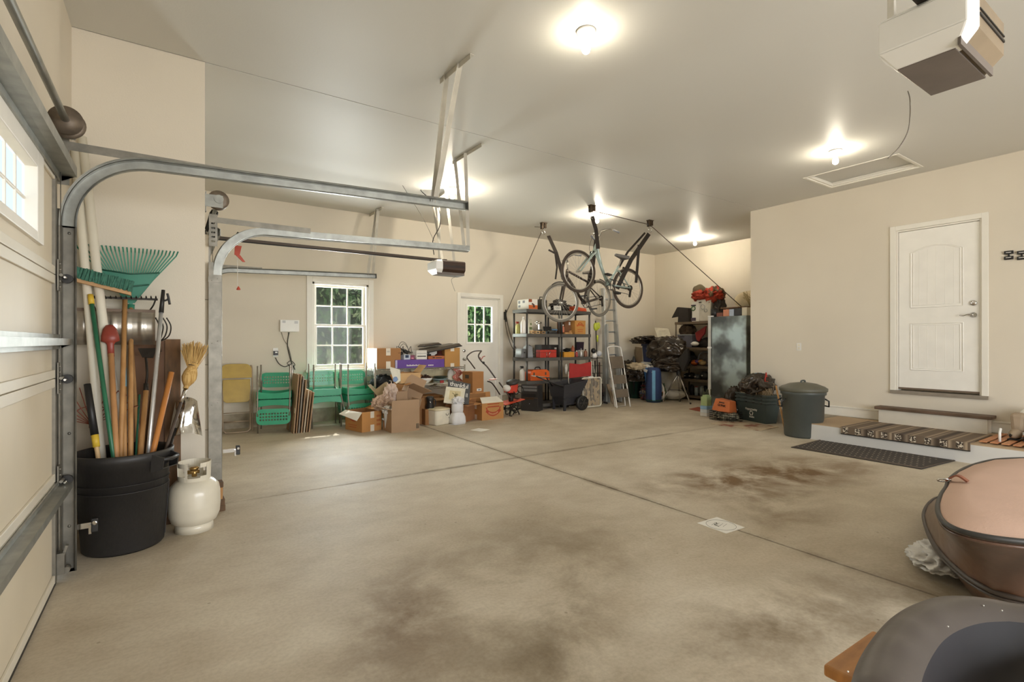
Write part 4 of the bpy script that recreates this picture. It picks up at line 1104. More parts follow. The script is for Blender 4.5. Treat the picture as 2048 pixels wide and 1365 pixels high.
# boards leaning on the wall stub
for (px0, px1, py, yy, mt, lb) in ((262, 330, 682, 4.44, M('brown_board', '#6f5039', .7), 'brown board leaning on the wall stub behind the tools'), (330, 361, 679, 4.43, WOODD, 'rough dark plank leaning beside the straw broom')):
    a, b = at(px0, py, y=yy), at(px1, py, y=yy)
    m = MB(); m.hexa([Vector((a.x, yy-.24, .0)), Vector((b.x, yy-.24, .0)), Vector((b.x, yy-.215, .0)), Vector((a.x, yy-.215, .0))], [Vector((a.x, yy, a.z)), Vector((b.x, yy, b.z)), Vector((b.x, yy+.025, b.z)), Vector((a.x, yy+.025, a.z))])
    solo('plank', m, mt, lb, 'board')
# gas cylinder
px, py = .135, 4.12
px, py = .135, 3.99
t = Thing('gas_cylinder', 'white propane gas cylinder on the floor beside the black bin', 'gas cylinder', (px, py, 0))
GAS = M('cream_enamel', '#d8d1bf', .3, var=.05, scale=8, coat=.3)
t.part('tank', MB().lathe([(0, .035), (.09, .04), (.13, .065), (.148, .11), (.152, .16), (.153, .17), (.152, .18), (.151, .25), (.142, .295), (.11, .33), (.06, .35), (0, .355)], n=40), GAS)
t.part('foot_ring', MB().lathe([(.105, 0), (.112, 0), (.108, .06), (.102, .06), (.105, 0)], n=36), GAS)
m = MB(); N_ = 40
for k in range(N_):                                     # collar with hand holes
    a0, a1 = 2*PI*k/N_, 2*PI*(k+1)/N_
    segs = [(.335, .37), (.425, .455)] if (k % 20) in (1, 2, 3, 4, 5, 12, 13, 14) else [(.335, .455)]
    if k in (27, 28, 29, 30, 31): segs = [(.335, .36)]
    for (z0, z1) in segs: m.hexa([Vector((r*math.cos(a), r*math.sin(a), z0)) for r, a in ((.090, a0), (.094, a0), (.094, a1), (.090, a1))], [Vector((r*math.cos(a), r*math.sin(a), z1)) for r, a in ((.094, a0), (.098, a0), (.098, a1), (.094, a1))])
t.part('collar', m, GAS)
t.part('valve', MB().cyl((0, 0, .35), (0, 0, .40), .016, n=12).cyl((-.04, 0, .385), (.03, 0, .385), .013, n=12).lathe([(.026, 0), (.028, .012), (.02, .018), (0, .018)], (0, 0, .40), 10), M('brass', '#b0905a', .35, .9))
# offcut blocks by the stub corner
for i, (w, d_, h_, rz, z, lb) in enumerate(((.15, .10, .045, .1, 0, 'dark wood offcut, bottom of stack by the wall stub'), (.15, .10, .045, .02, .045, 'brown wood offcut in the middle of the stub stack'), (.13, .085, .085, -.1, .09, 'pale wood offcut near the top of stack by stub'), (.13, .085, .04, .05, .175, 'rough wood offcut, top of stack by the wall stub'))):
    solo('wood_offcut', MB().box((.262-.0*i, 4.34, z+h_/2), (w, d_, h_), rz=rz), [WOODD, WOODD, WOODL, WOODD][i], lb, 'wood block', 'wood offcuts by the wall stub', bevel=.003)
# ================================================================ along the left of the back wall
def box3(N, Rr, L, top, z0=0.0):
    """upright box from sightings: nearest, right and left bottom corners, and the top of the nearest edge"""
    n, r, l = at(*N, z=z0), at(*Rr, z=z0), at(*L, z=z0)
    v = r-n; w = v.length; rz = math.atan2(v.y, v.x)
    dvec = Vector((-math.sin(rz), math.cos(rz), 0)); d = max(.04, abs((l-n).dot(dvec)))
    dep = n.x*cA+n.y*sA; h = EYE+(684-top)/FPX*dep-z0
    return n, w, d, h, rz
# yellow folding chair
FY = M('mustard_enamel', '#b89a45', .4, var=.1, scale=7); FT = M('tan_tube', '#a08c74', .4, .3)
c0 = fl(441, 868); c1 = fl(505, 863); rz = math.atan2(c1.y-c0.y, c1.x-c0.x); w = (c1-c0).length
t = Thing('folding_chair', 'mustard yellow metal folding chair leaning folded at the back wall', 'chair', (c0+c1)/2, rz)
H_ = .93; lean = .17
def LP(x, z, o=0): return Vector((x, lean*z/H_+o, z))
m = MB(); hw = w/2
m.tube(bez([LP(-hw, .0, .0), LP(-hw, H_-.10), LP(-hw+.03, H_-.03), LP(-hw+.09, H_), LP(hw-.09, H_), LP(hw-.03, H_-.03), LP(hw, H_-.10), LP(hw, 0)], 6), .011, 8)
t.part('back_frame', m, FT)
def rpanel(m, x0, x1, z0, z1, r, o, th=.014, top=True, bot=True):
    pts = []
    def arc(cx, cz, a0): 
        for k in range(6): a = a0+PI/2*k/5; pts.append(LP(cx+r*math.cos(a), cz+r*math.sin(a), o))
    if bot: arc(x0+r, z0+r, PI); arc(x1-r, z0+r, 1.5*PI)
    else: pts.extend([LP(x0, z0, o), LP(x1, z0, o)])
    if top: arc(x1-r, z1-r, 0); arc(x0+r, z1-r, PI/2)
    else: pts.extend([LP(x1, z1, o), LP(x0, z1, o)])
    m.slab(pts, (0, th, 0)); return m
t.part('backrest', rpanel(MB(), -hw+.005, hw-.005, H_-.185, H_+.01, .08, -.016, bot=False), FY, bevel=.004)
t.part('seat', rpanel(MB(), -hw+.025, hw-.025, H_-.52, H_-.205, .06, -.034, top=False), FY, bevel=.006)
m = MB(); q = .028
m.tube(bez([LP(-hw+q, H_-.30, -.02), LP(-hw+q, .10, -.05), LP(-hw+q+.02, .03, -.055), LP(-hw+q+.06, .01, -.055), LP(hw-q-.06, .01, -.055), LP(hw-q-.02, .03, -.055), LP(hw-q, .10, -.05), LP(hw-q, H_-.30, -.02)], 6), .0095, 8)
t.part('leg_frame', m, FT)
for z in (.15, .27): t.part('crossbar', MB().cyl(LP(-hw+.02, z, -.03), LP(hw-.02, z, -.03), .010 if z < .2 else .006), FT)

# green perforated chairs, stacked in pairs seat to seat
GCH = M('green_enamel', '#2f9f76', .38, var=.06, scale=6, coat=.2); GLEG = M('grey_chair_tube', '#8d8578', .35, .6)
def make_chair(label, loc, rz, inverted, spin):
    rot = (PI if inverted else 0, 0, rz+spin)
    # invert about the chair's own x axis, then turn
    Mx = Matrix.Rotation(rz+spin, 3, 'Z') @ (Matrix.Rotation(PI, 3, 'X') if inverted else Matrix.Identity(3))
    t = Thing('green_chair', label, 'chair', loc, rot=Mx.to_euler(), group='green perforated chairs stacked in pairs')
    w, d, zs = .43, .40, .45
    m = MB(); m.perf(w, d, .010, 9, 7, .012, TR((0, -d/2, zs), (-PI/2, 0, 0)) @ Matrix.Scale(1, 4), corner=.04, mx=.04, my=.04)
    t.part('seat', m, GCH)
    m = MB(); e = .008; ah = .095
    n = 10
    pts = [(-w/2+w*i/n, zs-.004) for i in range(n+1)]+[(w/2-w*i/n, zs-ah+.025*math.sin(PI*i/n)) for i in range(n+1)]
    m.slab([(x, -d/2-.002, z) for x, z in pts], (0, e, 0)); m.slab([(x, d/2-.006, z) for x, z in pts], (0, e, 0))
    m.bb(-w/2-.004, -w/2+.004, -d/2, d/2, zs-ah, zs-.004); m.bb(w/2-.004, w/2+.004, -d/2, d/2, zs-ah, zs-.004)
    t.part('apron', m, GCH, bevel=.002)
    m = MB(); m.perf(w, .215, .009, 10, 3, .0125, TR((0, d/2+.035, .59), (-.10, 0, 0)), corner=.07, mx=.035, my=.045)
    t.part('backrest', m, GCH)
    for sx in (-1, 1):
        t.part('leg', MB().cyl((sx*(w/2-.012), -d/2+.015, 0), (sx*(w/2-.012), -d/2+.015, zs-.01), .0105, n=10), GLEG)
        t.part('leg', MB().tube([(sx*(w/2-.012), d/2+.0, 0), (sx*(w/2-.012), d/2-.004, zs), (sx*(w/2-.014), d/2+.03, zs+.16), (sx*(w/2-.02), d/2+.045, zs+.24)], .0105, 10), GLEG)
    return t
for (cx, cy, rz_, spin, nm) in ((1.235, 7.80, R(-14), 0, 'beside the yellow chair'), (1.905, 7.80, R(-3), R(90), 'between cardboard sheets and middle of the window'), (2.375, 7.74, R(2), 0, 'under the right half of the window')):
    make_chair('upright green perforated chair '+nm, (cx, cy, 0), rz_, False, 0)
    make_chair('upturned green chair with legs in the air '+nm, (cx, cy-.0, .45*2+.024), rz_, True, spin)

# flattened cartons leaning on the chairs
rq = random.Random(11)
q0 = fl(600, 867)
CARDM = M('dull_carton', '#a08263', .85)
cols = [CARDG, CARDM, M('grey_board', '#9d978c', .8), CARDG, M('pale_board', '#cfc2aa', .8), CARDM, CARDG]
lb = ['brown flattened carton, first face of the leaning sheets', 'flattened carton pressed behind the first brown sheet', 'grey cardboard sheet third in the leaning row', 'thin brown cardboard sheet in middle of the leaning row', 'pale cardboard sheet fifth in the leaning row', 'short brown sheet near the right of leaning row', 'low cardboard sheet, rightmost of the leaning row']
for i in range(7):
    x = q0.x-.085+i*.033; h = (.80, .80, .77, .72, .58, .56, .54)[i]; L2 = (.50, .45, .42, .40, .38, .36, .34)[i]; y0 = q0.y+rq.uniform(-.01, .02)
    lx = .085; th = .014
    m = MB(); m.hexa([Vector((x, y0, 0)), Vector((x+th, y0, 0)), Vector((x+th, y0+L2, 0)), Vector((x, y0+L2, 0))], [Vector((x+lx, y0+.10, h)), Vector((x+lx+th, y0+.10, h)), Vector((x+lx+th, y0+L2-.02, h)), Vector((x+lx, y0+L2-.02, h))])
    if i == 0:
        m.mat(1); m.hexa([Vector((x+.028, y0+.01+.03, .27)), Vector((x+.031, y0+.04, .27)), Vector((x+.031, y0+.10, .27)), Vector((x+.028, y0+.10, .27))], [Vector((x+.035, y0+.045, .34)), Vector((x+.038, y0+.045, .34)), Vector((x+.038, y0+.105, .34)), Vector((x+.035, y0+.105, .34))])
    solo('flattened_carton', m, [cols[i], TAPE], lb[i], 'cardboard', 'flattened cartons leaning on green chairs')

# alarm panel, adapter and leads on the back wall
p0, p1 = at(559, 664, y=YB), at(597, 641, y=YB)
t = Thing('wall_terminal', 'white wall-mounted network box left of the back window', 'wall box', ((p0.x+p1.x)/2, YB, p0.z))
m = MB(); m.bb(p0.x, p1.x, YB-.06, YB-.001, p0.z, p1.z); t.part('housing', m, WHITEP, world=True, bevel=.006)
m = MB()
for i in range(4): m.bb(p1.x-.07, p1.x-.02, YB-.0615, YB-.06, p1.z-.025-i*.009, p1.z-.021-i*.009)
for i in range(3): m.bb(p0.x+.03, p0.x+.075, YB-.0615, YB-.06, p1.z-.02-i*.012, p1.z-.014-i*.012)
t.part('printed_marks', m, GREY, world=True)
ad = at(551, 707, y=YB)
t = Thing('wall_outlet', 'white outlet with black power adapter under the network box', 'outlet', (ad.x, YB, ad.z-.06))
t.part('plate', MB().bb(ad.x-.035, ad.x+.035, YB-.006, YB, ad.z-.05, ad.z+.08), WHITEP, world=True, bevel=.003)
t.part('adapter', MB().bb(ad.x-.03, ad.x+.03, YB-.05, YB-.006, ad.z-.03, ad.z+.035).mat(1).bb(ad.x-.012, ad.x+.02, YB-.051, YB-.05, ad.z+.005, ad.z+.025), [BLACKP, WHITEP], world=True, bevel=.004)
def W(*pts, o=.02): return [at(a, b, y=YB-o) for a, b in pts]
wire('power_lead', W((551, 716), (558, 728), (570, 734), (584, 729), (590, 740), (583, 724), (577, 700)), .006, BLACKP, 'black lead looping from adapter to the knotted bundle', 'cable')
wire('cable_bundle', W((578, 665), (575, 690), (580, 715), (585, 735), (583, 760), (577, 785)), .008, M('dark_grey_cable', '#4b473f', .6), 'dark cable bundle hanging from the white network box', 'cable')
wire('network_cable', W((563, 665), (568, 680), (577, 695), (583, 720), (586, 745), (580, 775)), .004, M('grey_cable', '#7f7a70', .6), 'thin grey cable beside the dark bundle under network box', 'cable')
wire('cable_bundle', W((574, 727), (582, 722), (590, 730), (583, 735), (575, 728)), .005, BLACKP, 'knot of black cable tied halfway down the bundle', 'cable')
# plates on the right wall
pz = at(1598, 694, x=XR)
t = Thing('wall_outlet', 'white outlet low on the right wall above the bin', 'outlet', (XR, pz.y, pz.z-.057))
t.part('plate', MB().bb(XR-.006, XR, pz.y-.035, pz.y+.035, pz.z-.057, pz.z+.057), WHITEP, world=True, bevel=.003)
t.part('receptacle', MB().bb(XR-.009, XR-.006, pz.y-.017, pz.y+.017, pz.z-.04, pz.z-.008).bb(XR-.009, XR-.006, pz.y-.017, pz.y+.017, pz.z+.008, pz.z+.04), CREAM, world=True, bevel=.002)
for (px, lb2) in ((2018, 'small dark wall clip, left of the two by the house door'), (2044, 'small dark wall clip, right of the two by the house door')):
    p = at(px, 511, x=XR); t = Thing('wall_clip', lb2, 'bracket', (XR, p.y, p.z-.05), group='dark clips on the right wall')
    m = MB(); m.bb(XR-.02, XR, p.y-.038, p.y+.038, p.z+.012, p.z+.05); m.bb(XR-.02, XR, p.y-.038, p.y+.038, p.z-.05, p.z-.012); m.bb(XR-.02, XR, p.y-.008, p.y+.008, p.z-.012, p.z+.012)
    t.part('plate', m, BLACKP, world=True, bevel=.003)
    t.part('slot', MB().bb(XR-.023, XR-.02, p.y-.022, p.y+.022, p.z+.028, p.z+.034).bb(XR-.023, XR-.02, p.y-.022, p.y+.022, p.z-.03, p.z-.024), WHITEP, world=True)
# sheets of paper on the floor
def paper(pts, label, marks):
    q = [fl(*p) for p in pts]; c_ = sum(q, Vector())/4
    t = Thing('paper_sheet', label, 'paper', (c_.x, c_.y, 0))
    t.part('sheet', MB().slab([p+Vector((0, 0, .0005)) for p in q], (0, 0, .0008)), PAPER, world=True)
    if marks:
        U = (q[1]-q[0])/2; W_ = (q[3]-q[0])/2; m = MB()
        m.tube([c_+U*.86*math.cos(a)+W_*.86*math.sin(a)+Vector((0, 0, .0015)) for a in [2*PI*i/32 for i in range(32)]], .0012, 4, closed=True)
        for k in range(4): m.tube([c_+U*(-.5+.12*k)+W_*(-.3+.18*k)+Vector((0, 0, .0015)), c_+U*(.1+.12*k)+W_*(-.45+.18*k)+Vector((0, 0, .0015))], .0009, 4)
        m.tube(bez([c_+U*a+W_*b+Vector((0, 0, .0018)) for a, b in ((-.35, .1), (-.3, -.25), (-.05, -.25), (.1, -.4))], 4), .003, 4)
        t.part('drawing', m, M('pencil_grey', '#6b675f', .8), world=True)
paper([(1394, 1047), (1434, 1035), (1490, 1056), (1452, 1068)], 'white sheet with round drawing on the open floor', True)
paper([(940, 861), (957, 857), (981, 860), (962, 864)], 'plain pale sheet on floor before the wire rack boxes', False)
# ================================================================ wire rack and the cartons round it
def carton(name, label, N, Rr, L, top, mat, inside=CARDD, z0=0, flaps=(None,)*4, fl_len=None, closed=False, group=None, w=None, d=None, h=None, rz=None, tilt=None, prints=None, cat='box', corner=None, lighter=None):
    """cardboard box; flaps = opening angle in degrees beyond upright of front, right, back, left"""
    if N is not None:
        n, w_, d_, h_, rz_ = box3(N, Rr, L, top, z0)
        w = w or w_; d = d or d_; h = h or h_; rz = rz_ if rz is None else rz
    else: n = Vector(corner)
    rot = None if not tilt else (Matrix.Rotation(rz, 3, 'Z') @ Euler(tilt).to_matrix()).to_euler()
    t = Thing(name, label, cat, n, rz, group, rot=rot)
    th = .006; m = MB()
    m.bb(0, w, 0, th, 0, h); m.bb(0, w, d-th, d, 0, h); m.bb(0, th, th, d-th, 0, h); m.bb(w-th, w, th, d-th, 0, h); m.bb(th, w-th, th, d-th, 0, th)
    m.mat(1); m.bb(th, w-th, th, th+.001, th, h-.001); m.bb(th, w-th, d-th-.001, d-th, th, h-.001); m.bb(th, th+.001, th+.001, d-th-.001, th, h-.001); m.bb(w-th-.001, w-th, th+.001, d-th-.001, th, h-.001)
    if closed: m.mat(0); m.bb(th, w-th, th, d-th, h-th, h)
    body = t.part('carton_body', m, [mat, inside])
    F = fl_len or min(d, w)/2
    for i, a in enumerate(flaps):
        if a is None: continue
        a, q = (a if isinstance(a, tuple) else (a, 0)); an = R(a); m = MB()
        if i == 0: P0, P1, o, L2 = Vector((0.003, 0, h)), Vector((w-.003, 0, h)), Vector((0, -1, 0)), F
        if i == 1: P0, P1, o, L2 = Vector((w, .003, h)), Vector((w, d-.003, h)), Vector((1, 0, 0)), F
        if i == 2: P0, P1, o, L2 = Vector((w-.003, d, h)), Vector((0.003, d, h)), Vector((0, 1, 0)), F
        if i == 3: P0, P1, o, L2 = Vector((0, d-.003, h)), Vector((0, .003, h)), Vector((-1, 0, 0)), F
        e = o*math.sin(an)*L2+Vector((0, 0, math.cos(an)*L2)); sk = (P1-P0)*q
        m.panel([P0, P1, P1+e+sk, P0+e+sk], .005)
        t.part('flap', m, lighter or mat)
    if prints: prints(t, w, d, h, body)
    return t, (w, d, h, rz, n)
def front_tape(t, w, d, h, body, x=.5, tw=.06, tl=.085, mat=TAPE):
    m = MB(); m.bb(w*x-tw/2, w*x+tw/2, -.0012, -.0002, h-tl, h); m.bb(w*x-tw/2, w*x+tw/2, -.0012, -.0002, 0, tl); t.part('packing_tape', m, mat, parent=body)
RED = M('red_print', '#a8442c', .8); REDB = M('red_brown_print', '#b3583a', .85)
def banner(m, cx, cz, w, hgt, y=-.0014, up=1, T=None):
    """curved ribbon print with small tails"""
    n = 12; P_ = []
    for i in range(n+1):
        k = -1+2*i/n; P_.append((cx+k*w/2, cz-up*(1-k*k)*hgt*.75))
    v = [Vector((x, y, z+hgt/2)) for x, z in P_]+[Vector((x, y, z-hgt/2)) for x, z in P_]
    m.add(v, [(i, n+1+i, n+2+i, i+1) for i in range(n)], False)
    for sg in (-1, 1):
        x = cx+sg*w/2; m.add([Vector((x, y, cz+hgt*.9)), Vector((x+sg*hgt*.5, y, cz+hgt*1.1)), Vector((x+sg*hgt*.25, y, cz+hgt*.4)), Vector((x+sg*hgt*.5, y, cz-hgt*.1)), Vector((x, y, cz-hgt*.4))], [(0, 1, 2, 3, 4) if sg < 0 else (4, 3, 2, 1, 0)], False)
def lines(m, cx, z, w, n, gap, th=.006, y=-.0014):
    for i in range(n): m.bb(cx-w/2*(1-.12*(i % 2)), cx+w/2*(1-.12*(i % 2)), y, y+.0005, z-i*gap-th, z-i*gap)

# wire rack
RX0, RX1, RY0, RY1 = 2.66, 4.25, 7.74, 8.18
WIRE = M('chrome_wire', '#cfcdc6', .25, .85, var=.05)
t = Thing('wire_rack', 'chrome wire rack piled with cartons along the back wall', 'rack', ((RX0+RX1)/2, (RY0+RY1)/2, 0))
for (x, y) in ((RX0, RY0), (RX1, RY0), (RX0, RY1), (RX1, RY1)): t.part('post', MB().cyl((x, y, 0), (x, y, .86), .0125, n=10), WIRE, world=True)
RZ = (.82, .50, .12)
for z in RZ:
    m = MB()
    for zz in (z, z-.03):
        m.tube([(RX0, RY0, zz), (RX1, RY0, zz), (RX1, RY1, zz), (RX0, RY1, zz)], .004, 5, closed=True)
    n = 44
    for i in range(n):
        x = RX0+(RX1-RX0)*i/n; x2 = RX0+(RX1-RX0)*(i+1)/n
        m.cyl((x, RY0, z if i % 2 else z-.03), (x2, RY0, z-.03 if i % 2 else z), .0025, n=4, caps=False)
    for i in range(1, 56): x = RX0+(RX1-RX0)*i/56; m.cyl((x, RY0, z+.003), (x, RY1, z+.003), .002, n=4, caps=False)
    for i in range(8):
        y = RY0+(RY1-RY0)*i/8; y2 = RY0+(RY1-RY0)*(i+1)/8
        for x in (RX0, RX1): m.cyl((x, y, z if i % 2 else z-.03), (x, y2, z-.03 if i % 2 else z), .0025, n=4, caps=False)
    t.part('wire_shelf', m, WIRE, world=True)
ZT = RZ[0]+.006
# top: H-taped carton, purple box, electronics, right carton
def ph(t, w, d, h, body):
    front_tape(t, w, d, h, body, .47, .075, .115)
    m = MB(); m.text('EEE', TR((w*.47, -.0016, h-.055), (PI/2, 0, 0)) , .035, .0003); t.part('marker_scribble', m, GREY, parent=body)
    m = MB(); banner(m, -d*.5, h*.5, d*.5, .035); 
    for i in range(3): lines(m, -d*.5, h*.42, d*.45, 3, .02)
    m.v = [Vector((-.0014, -p.x if False else (-p.x), p.z)) for p in m.v]
    t.part('faded_print', m, M('faded_print', '#b9a789', .9), parent=body)
x0 = at(754, 738, y=RY0+.01); 
_ = carton('cardboard_box', 'carton with pale tapes on front, left end of rack top', None, None, None, None, M('medium_carton', '#a5774c', .85, var=.05), closed=True, corner=(at(754, 735, y=RY0+.02).x, RY0+.02, ZT), w=.40, d=.40, h=.325, rz=R(3), prints=ph)
# its left face is white printed board
m = MB(); m.bb(-.0015, -.0004, .002, .398, .002, .323); _[0].part('white_side', m, CARDW)
PUR = M('purple_print_box', '#5f3a92', .5, var=.1, scale=5)
px0, px1 = at(791, 735, y=RY0+.01), at(888.5, 735, y=RY0+.01)
def pp(t, w, d, h, body):
    m = MB(); m.text('sound bar system', TR((w*.36, -.0015, h*.26), (PI/2, 0, 0)), .035, .0003); m.text('HD TV', TR((w*.68, -.0015, h*.24), (PI/2, 0, 0)), .026, .0003)
    t.part('lettering', m, PAPER, parent=body)
    m = MB(); m.bb(-.0015, .035, -.0013, .02, .005, h-.005); t.part('end_print', m, M('pale_violet_print', '#b7b1d6', .5), parent=body)
def pp2(t, w, d, h, body):
    m = MB()
    for i in range(14): m.bb(w*.22+i*.0175, w*.22+i*.0175+.011, -.0013, -.0005, h*.22, h*.22+(.02 if i % 3 else .028))
    for i in range(5): m.bb(w*.66+i*.02, w*.66+i*.02+.012, -.0013, -.0005, h*.2, h*.2+.02)
    t.part('lettering', m, PAPER, parent=body)
    m = MB(); m.bb(-.0015, .03, -.0013, .02, .005, h-.005); t.part('end_print', m, M('pale_violet_print', '#b7b1d6', .5), parent=body)
carton('purple_box', 'long purple printed box along front of the rack top', None, None, None, None, PUR, closed=True, corner=(px0.x, RY0+.01, ZT), w=px1.x-px0.x, d=.40, h=.135, rz=0, prints=pp2)
ZP = ZT+.136
def pr_(t, w, d, h, body):
    front_tape(t, w, d, h, body, .5, .07, .06)
carton('cardboard_box', 'tan carton with pale tape, right end of the rack top', None, None, None, None, M('golden_carton', '#b98a4e', .85, var=.1, scale=2), closed=True, corner=(at(889.5, 735, y=RY0+.02).x, RY0+.02, ZT), w=.29, d=.33, h=.325, rz=0, prints=pr_)
xx = lambda px, y=7.85: at(px, 710, y=y).x
def sbox(name, label, cat, x, y, z, w, d, h, mat, rz=0, tilt=None, bevel=.004, parts=()):
    rot = None if tilt is None else (tilt[0], tilt[1], rz)
    t = Thing(name, label, cat, (x, y, z), rz, rot=rot)
    b = t.part(parts[0] if parts and isinstance(parts[0], str) else 'casing', MB().bb(-w/2, w/2, -d/2, d/2, 0, h), mat, bevel=bevel)
    return t, b
t, b = sbox('tan_carton', 'small tan carton beside cable heap on purple box', 'box', xx(794), 7.95, ZP, .075, .16, .10, M('tan_print_carton', '#cda467', .8))
t.part('lid_seam', MB().bb(-.038, .038, -.082, -.08, .06, .064), CARDD, parent=b)
t, b = sbox('printed_box', 'blue and white printed box on the purple box', 'box', xx(810), 7.88, ZP, .13, .15, .085, M('blue_white_print', '#c3cbd6', .5), rz=.3)
t.part('picture_print', MB().bb(-.04, .03, -.0765, -.075, .03, .075), M('dark_blue_print', '#2f3d57', .5), parent=b)
t, b = sbox('printed_box', 'small dark pink printed box between blue and white boxes', 'box', xx(823), 7.88, ZP, .085, .1, .07, M('dusky_pink_print', '#8a4660', .6))
t.part('print_mark', MB().bb(-.01, .03, -.052, -.05, .01, .03), M('bright_pink_print', '#d98fa0', .5), parent=b)
t, b = sbox('video_player', 'white video player box standing on the purple box', 'box', xx(839), 7.87, ZP, .19, .22, .15, M('white_gloss_box', '#dcd9d0', .35, coat=.3))
t.part('dark_slot', MB().bb(-.078, .078, -.1115, -.1095, .045, .06), BLACKP, parent=b); t.part('rim', MB().bb(-.085, .085, -.112, -.109, .095, .10), GREY, parent=b)
t, b = sbox('orange_carton', 'flat orange-brown carton under the flat screens', 'box', xx(868), 7.88, ZP, .30, .25, .055, M('orange_carton', '#a8623c', .8))
t.part('dark_lettering', MB().bb(-.07, -.03, -.127, -.125, .018, .035).bb(-.01, .10, -.127, -.125, .018, .03), BLACKP, parent=b)
t, b = sbox('remote_control', 'dark remote control lying on the orange carton', 'remote', xx(858), 7.86, ZP+.056, .07, .04, .03, BLACKP, rz=.2)
t.part('buttons', MB().bb(-.03, .0, -.015, .015, .03, .033), GREY, parent=b)
t, b = sbox('white_carton', 'white carton end beneath the dark flat screens', 'box', xx(862, 7.98), 7.98, ZP+.056, .14, .18, .095, PAPER)
t.part('flap_line', MB().bb(-.07, .07, -.092, -.09, .05, .053), GREY, parent=b)
# flat screens stacked face down
def screen(label, c, w, d, h, rot, mat):
    t = Thing('flat_screen', label, 'television', c, rot=rot, group=None)
    m = MB(); m.hexa([Vector((-w/2, -d/2, 0)), Vector((w/2, -d/2, 0)), Vector((w/2, d/2, 0)), Vector((-w/2, d/2, 0))], [Vector((-w/2+.03, -d/2+.03, h)), Vector((w/2-.03, -d/2+.03, h)), Vector((w/2-.03, d/2-.03, h)), Vector((-w/2+.03, d/2-.03, h))])
    t.part('cabinet', m, mat, bevel=.004)
    t.part('bezel', MB().bb(-w/2-.003, w/2+.003, -d/2-.003, d/2+.003, -.014, .004), BLACKP, bevel=.003)
    return t
TVM = M('dark_brown_gloss', '#4b4238', .35)
s1 = screen('larger dark flat television lying tilted on the rack top', (xx(880, 7.92), 7.93, ZP+.175), .66, .40, .045, (R(0), R(-9), R(4)), TVM)
s2 = screen('smaller dark screen lying on the larger television', (xx(860, 7.98), 8.0, ZP+.235), .32, .26, .03, (0, R(-7), R(2)), TVM)
t = Thing('screen_stand', 'dark red television foot standing on the orange carton', 'stand', (xx(882), 7.90, ZP+.056))
t.part('foot', MB().lathe([(.10, 0), (.10, .012), (.05, .04), (.035, .115), (.03, .12)], n=24, sy=.7), M('dark_red_plastic', '#5d3028', .35))
# heaps of leads
t = Thing('cable_heap', 'heap of black plugs and looping leads beside taped carton', 'cables', (xx(806), 7.85, ZP+.09))
rq = random.Random(21); m = MB()
for i in range(9):
    c_ = Vector((rq.uniform(-.10, .12), rq.uniform(-.06, .06), rq.uniform(0, .04))); m.tube(bez([c_, c_+Vector((rq.uniform(-.06, .06), 0, rq.uniform(.04, .10))), c_+Vector((rq.uniform(-.12, .12), .02, rq.uniform(0, .06))), c_+Vector((rq.uniform(-.15, .15), -.02, -.02))], 5), .0045, 5)
m.tube(bez([Vector((-.10, 0, -.02)), Vector((-.07, 0, .14)), Vector((-.02, 0, .20)), Vector((.05, 0, .17)), Vector((.10, 0, .06)), Vector((.14, 0, .01))], 6), .004, 5)
m.tube(bez([Vector((-.06, .02, -.02)), Vector((-.05, .02, .10)), Vector((.02, .02, .17)), Vector((.09, .02, .10)), Vector((.12, 0, .0))], 6), .004, 5)
t.part('leads', m, BLACKM)
t.part('power_brick', MB().box((.045, -.02, .035), (.08, .05, .05), rot=(0, .5, .2)).box((-.04, -.02, .01), (.06, .05, .04), rot=(0, -.3, .2)), BLACKP, bevel=.006)
t = Thing('thin_lead', 'tangle of thin white cord on the right rack carton', 'cord', (at(905, 699, y=7.85).x, 7.85, ZT+.327))
m = MB()
for i in range(3): m.torus((.02*i, 0, .03), (.3*i, 1, .3), .05-.008*i, .0025, 20, 5, sy=.6)
m.tube(bez([(-.09, 0, .01), (-.04, -.02, .02), (.02, -.02, .005), (.10, -.01, .01)], 5), .0025, 5)
t.part('loops', m, WHITEP)

# middle shelf
ZM = RZ[1]+.006
t = Thing('black_bag', 'crumpled black bag on the left of rack middle shelf', 'bag', (at(765, 772, y=7.95).x, 7.93, ZM))
t.part('fabric', MB().blob((0, 0, .09), (.17, .14, .11), 3, .35, 1.8, 4, flat=.8, ridge=True), M('black_fabric', '#1e1f22', .7))
t.part('white_tag', MB().box((.07, -.145, .10), (.05, .004, .06), rot=(.2, .2, 0)), PAPER)
t = Thing('wire_basket', 'small green wire basket at the left of rack middle shelf', 'basket', (at(738, 772, y=8.0).x+.06, 8.0, ZM))
m = MB()
for i in range(9): m.cyl((-.06+.015*i, -.12, 0), (-.06+.015*i, -.12, .20), .003, n=5)
for z in (0.003, .1, .2): m.tube([(-.06, -.12, z), (.06, -.12, z), (.06, .12, z), (-.06, .12, z)], .0035, 5, closed=True)
t.part('wires', m, M('dark_green_wire', '#2c5148', .5))
bowl = lambda r, h: [(0, .004), (r*.45, .0), (r*.5, .012), (r*.85, h*.55), (r, h), (r*.96, h), (r*.8, h*.55), (0, .02)]
pb = at(851, 768, y=7.86)
t = Thing('serving_bowl', 'white serving bowl of dark beads on the middle shelf', 'bowl', (pb.x, 7.88, ZM+.05))
t.part('bowl', MB().lathe(bowl(.125, .09), n=28), PORC)
rq = random.Random(5); m = MB()
for i in range(60):
    a, r_ = rq.uniform(0, 6.28), .095*rq.uniform(0, 1)**.5; m.sphere((r_*math.cos(a), r_*math.sin(a), .09+.05*(1-r_/.095)+rq.uniform(-.01, .01)), .014, 6, 4)
t.part('beads', m, M('dark_brown_beads', '#4a2f22', .5), kind='stuff')
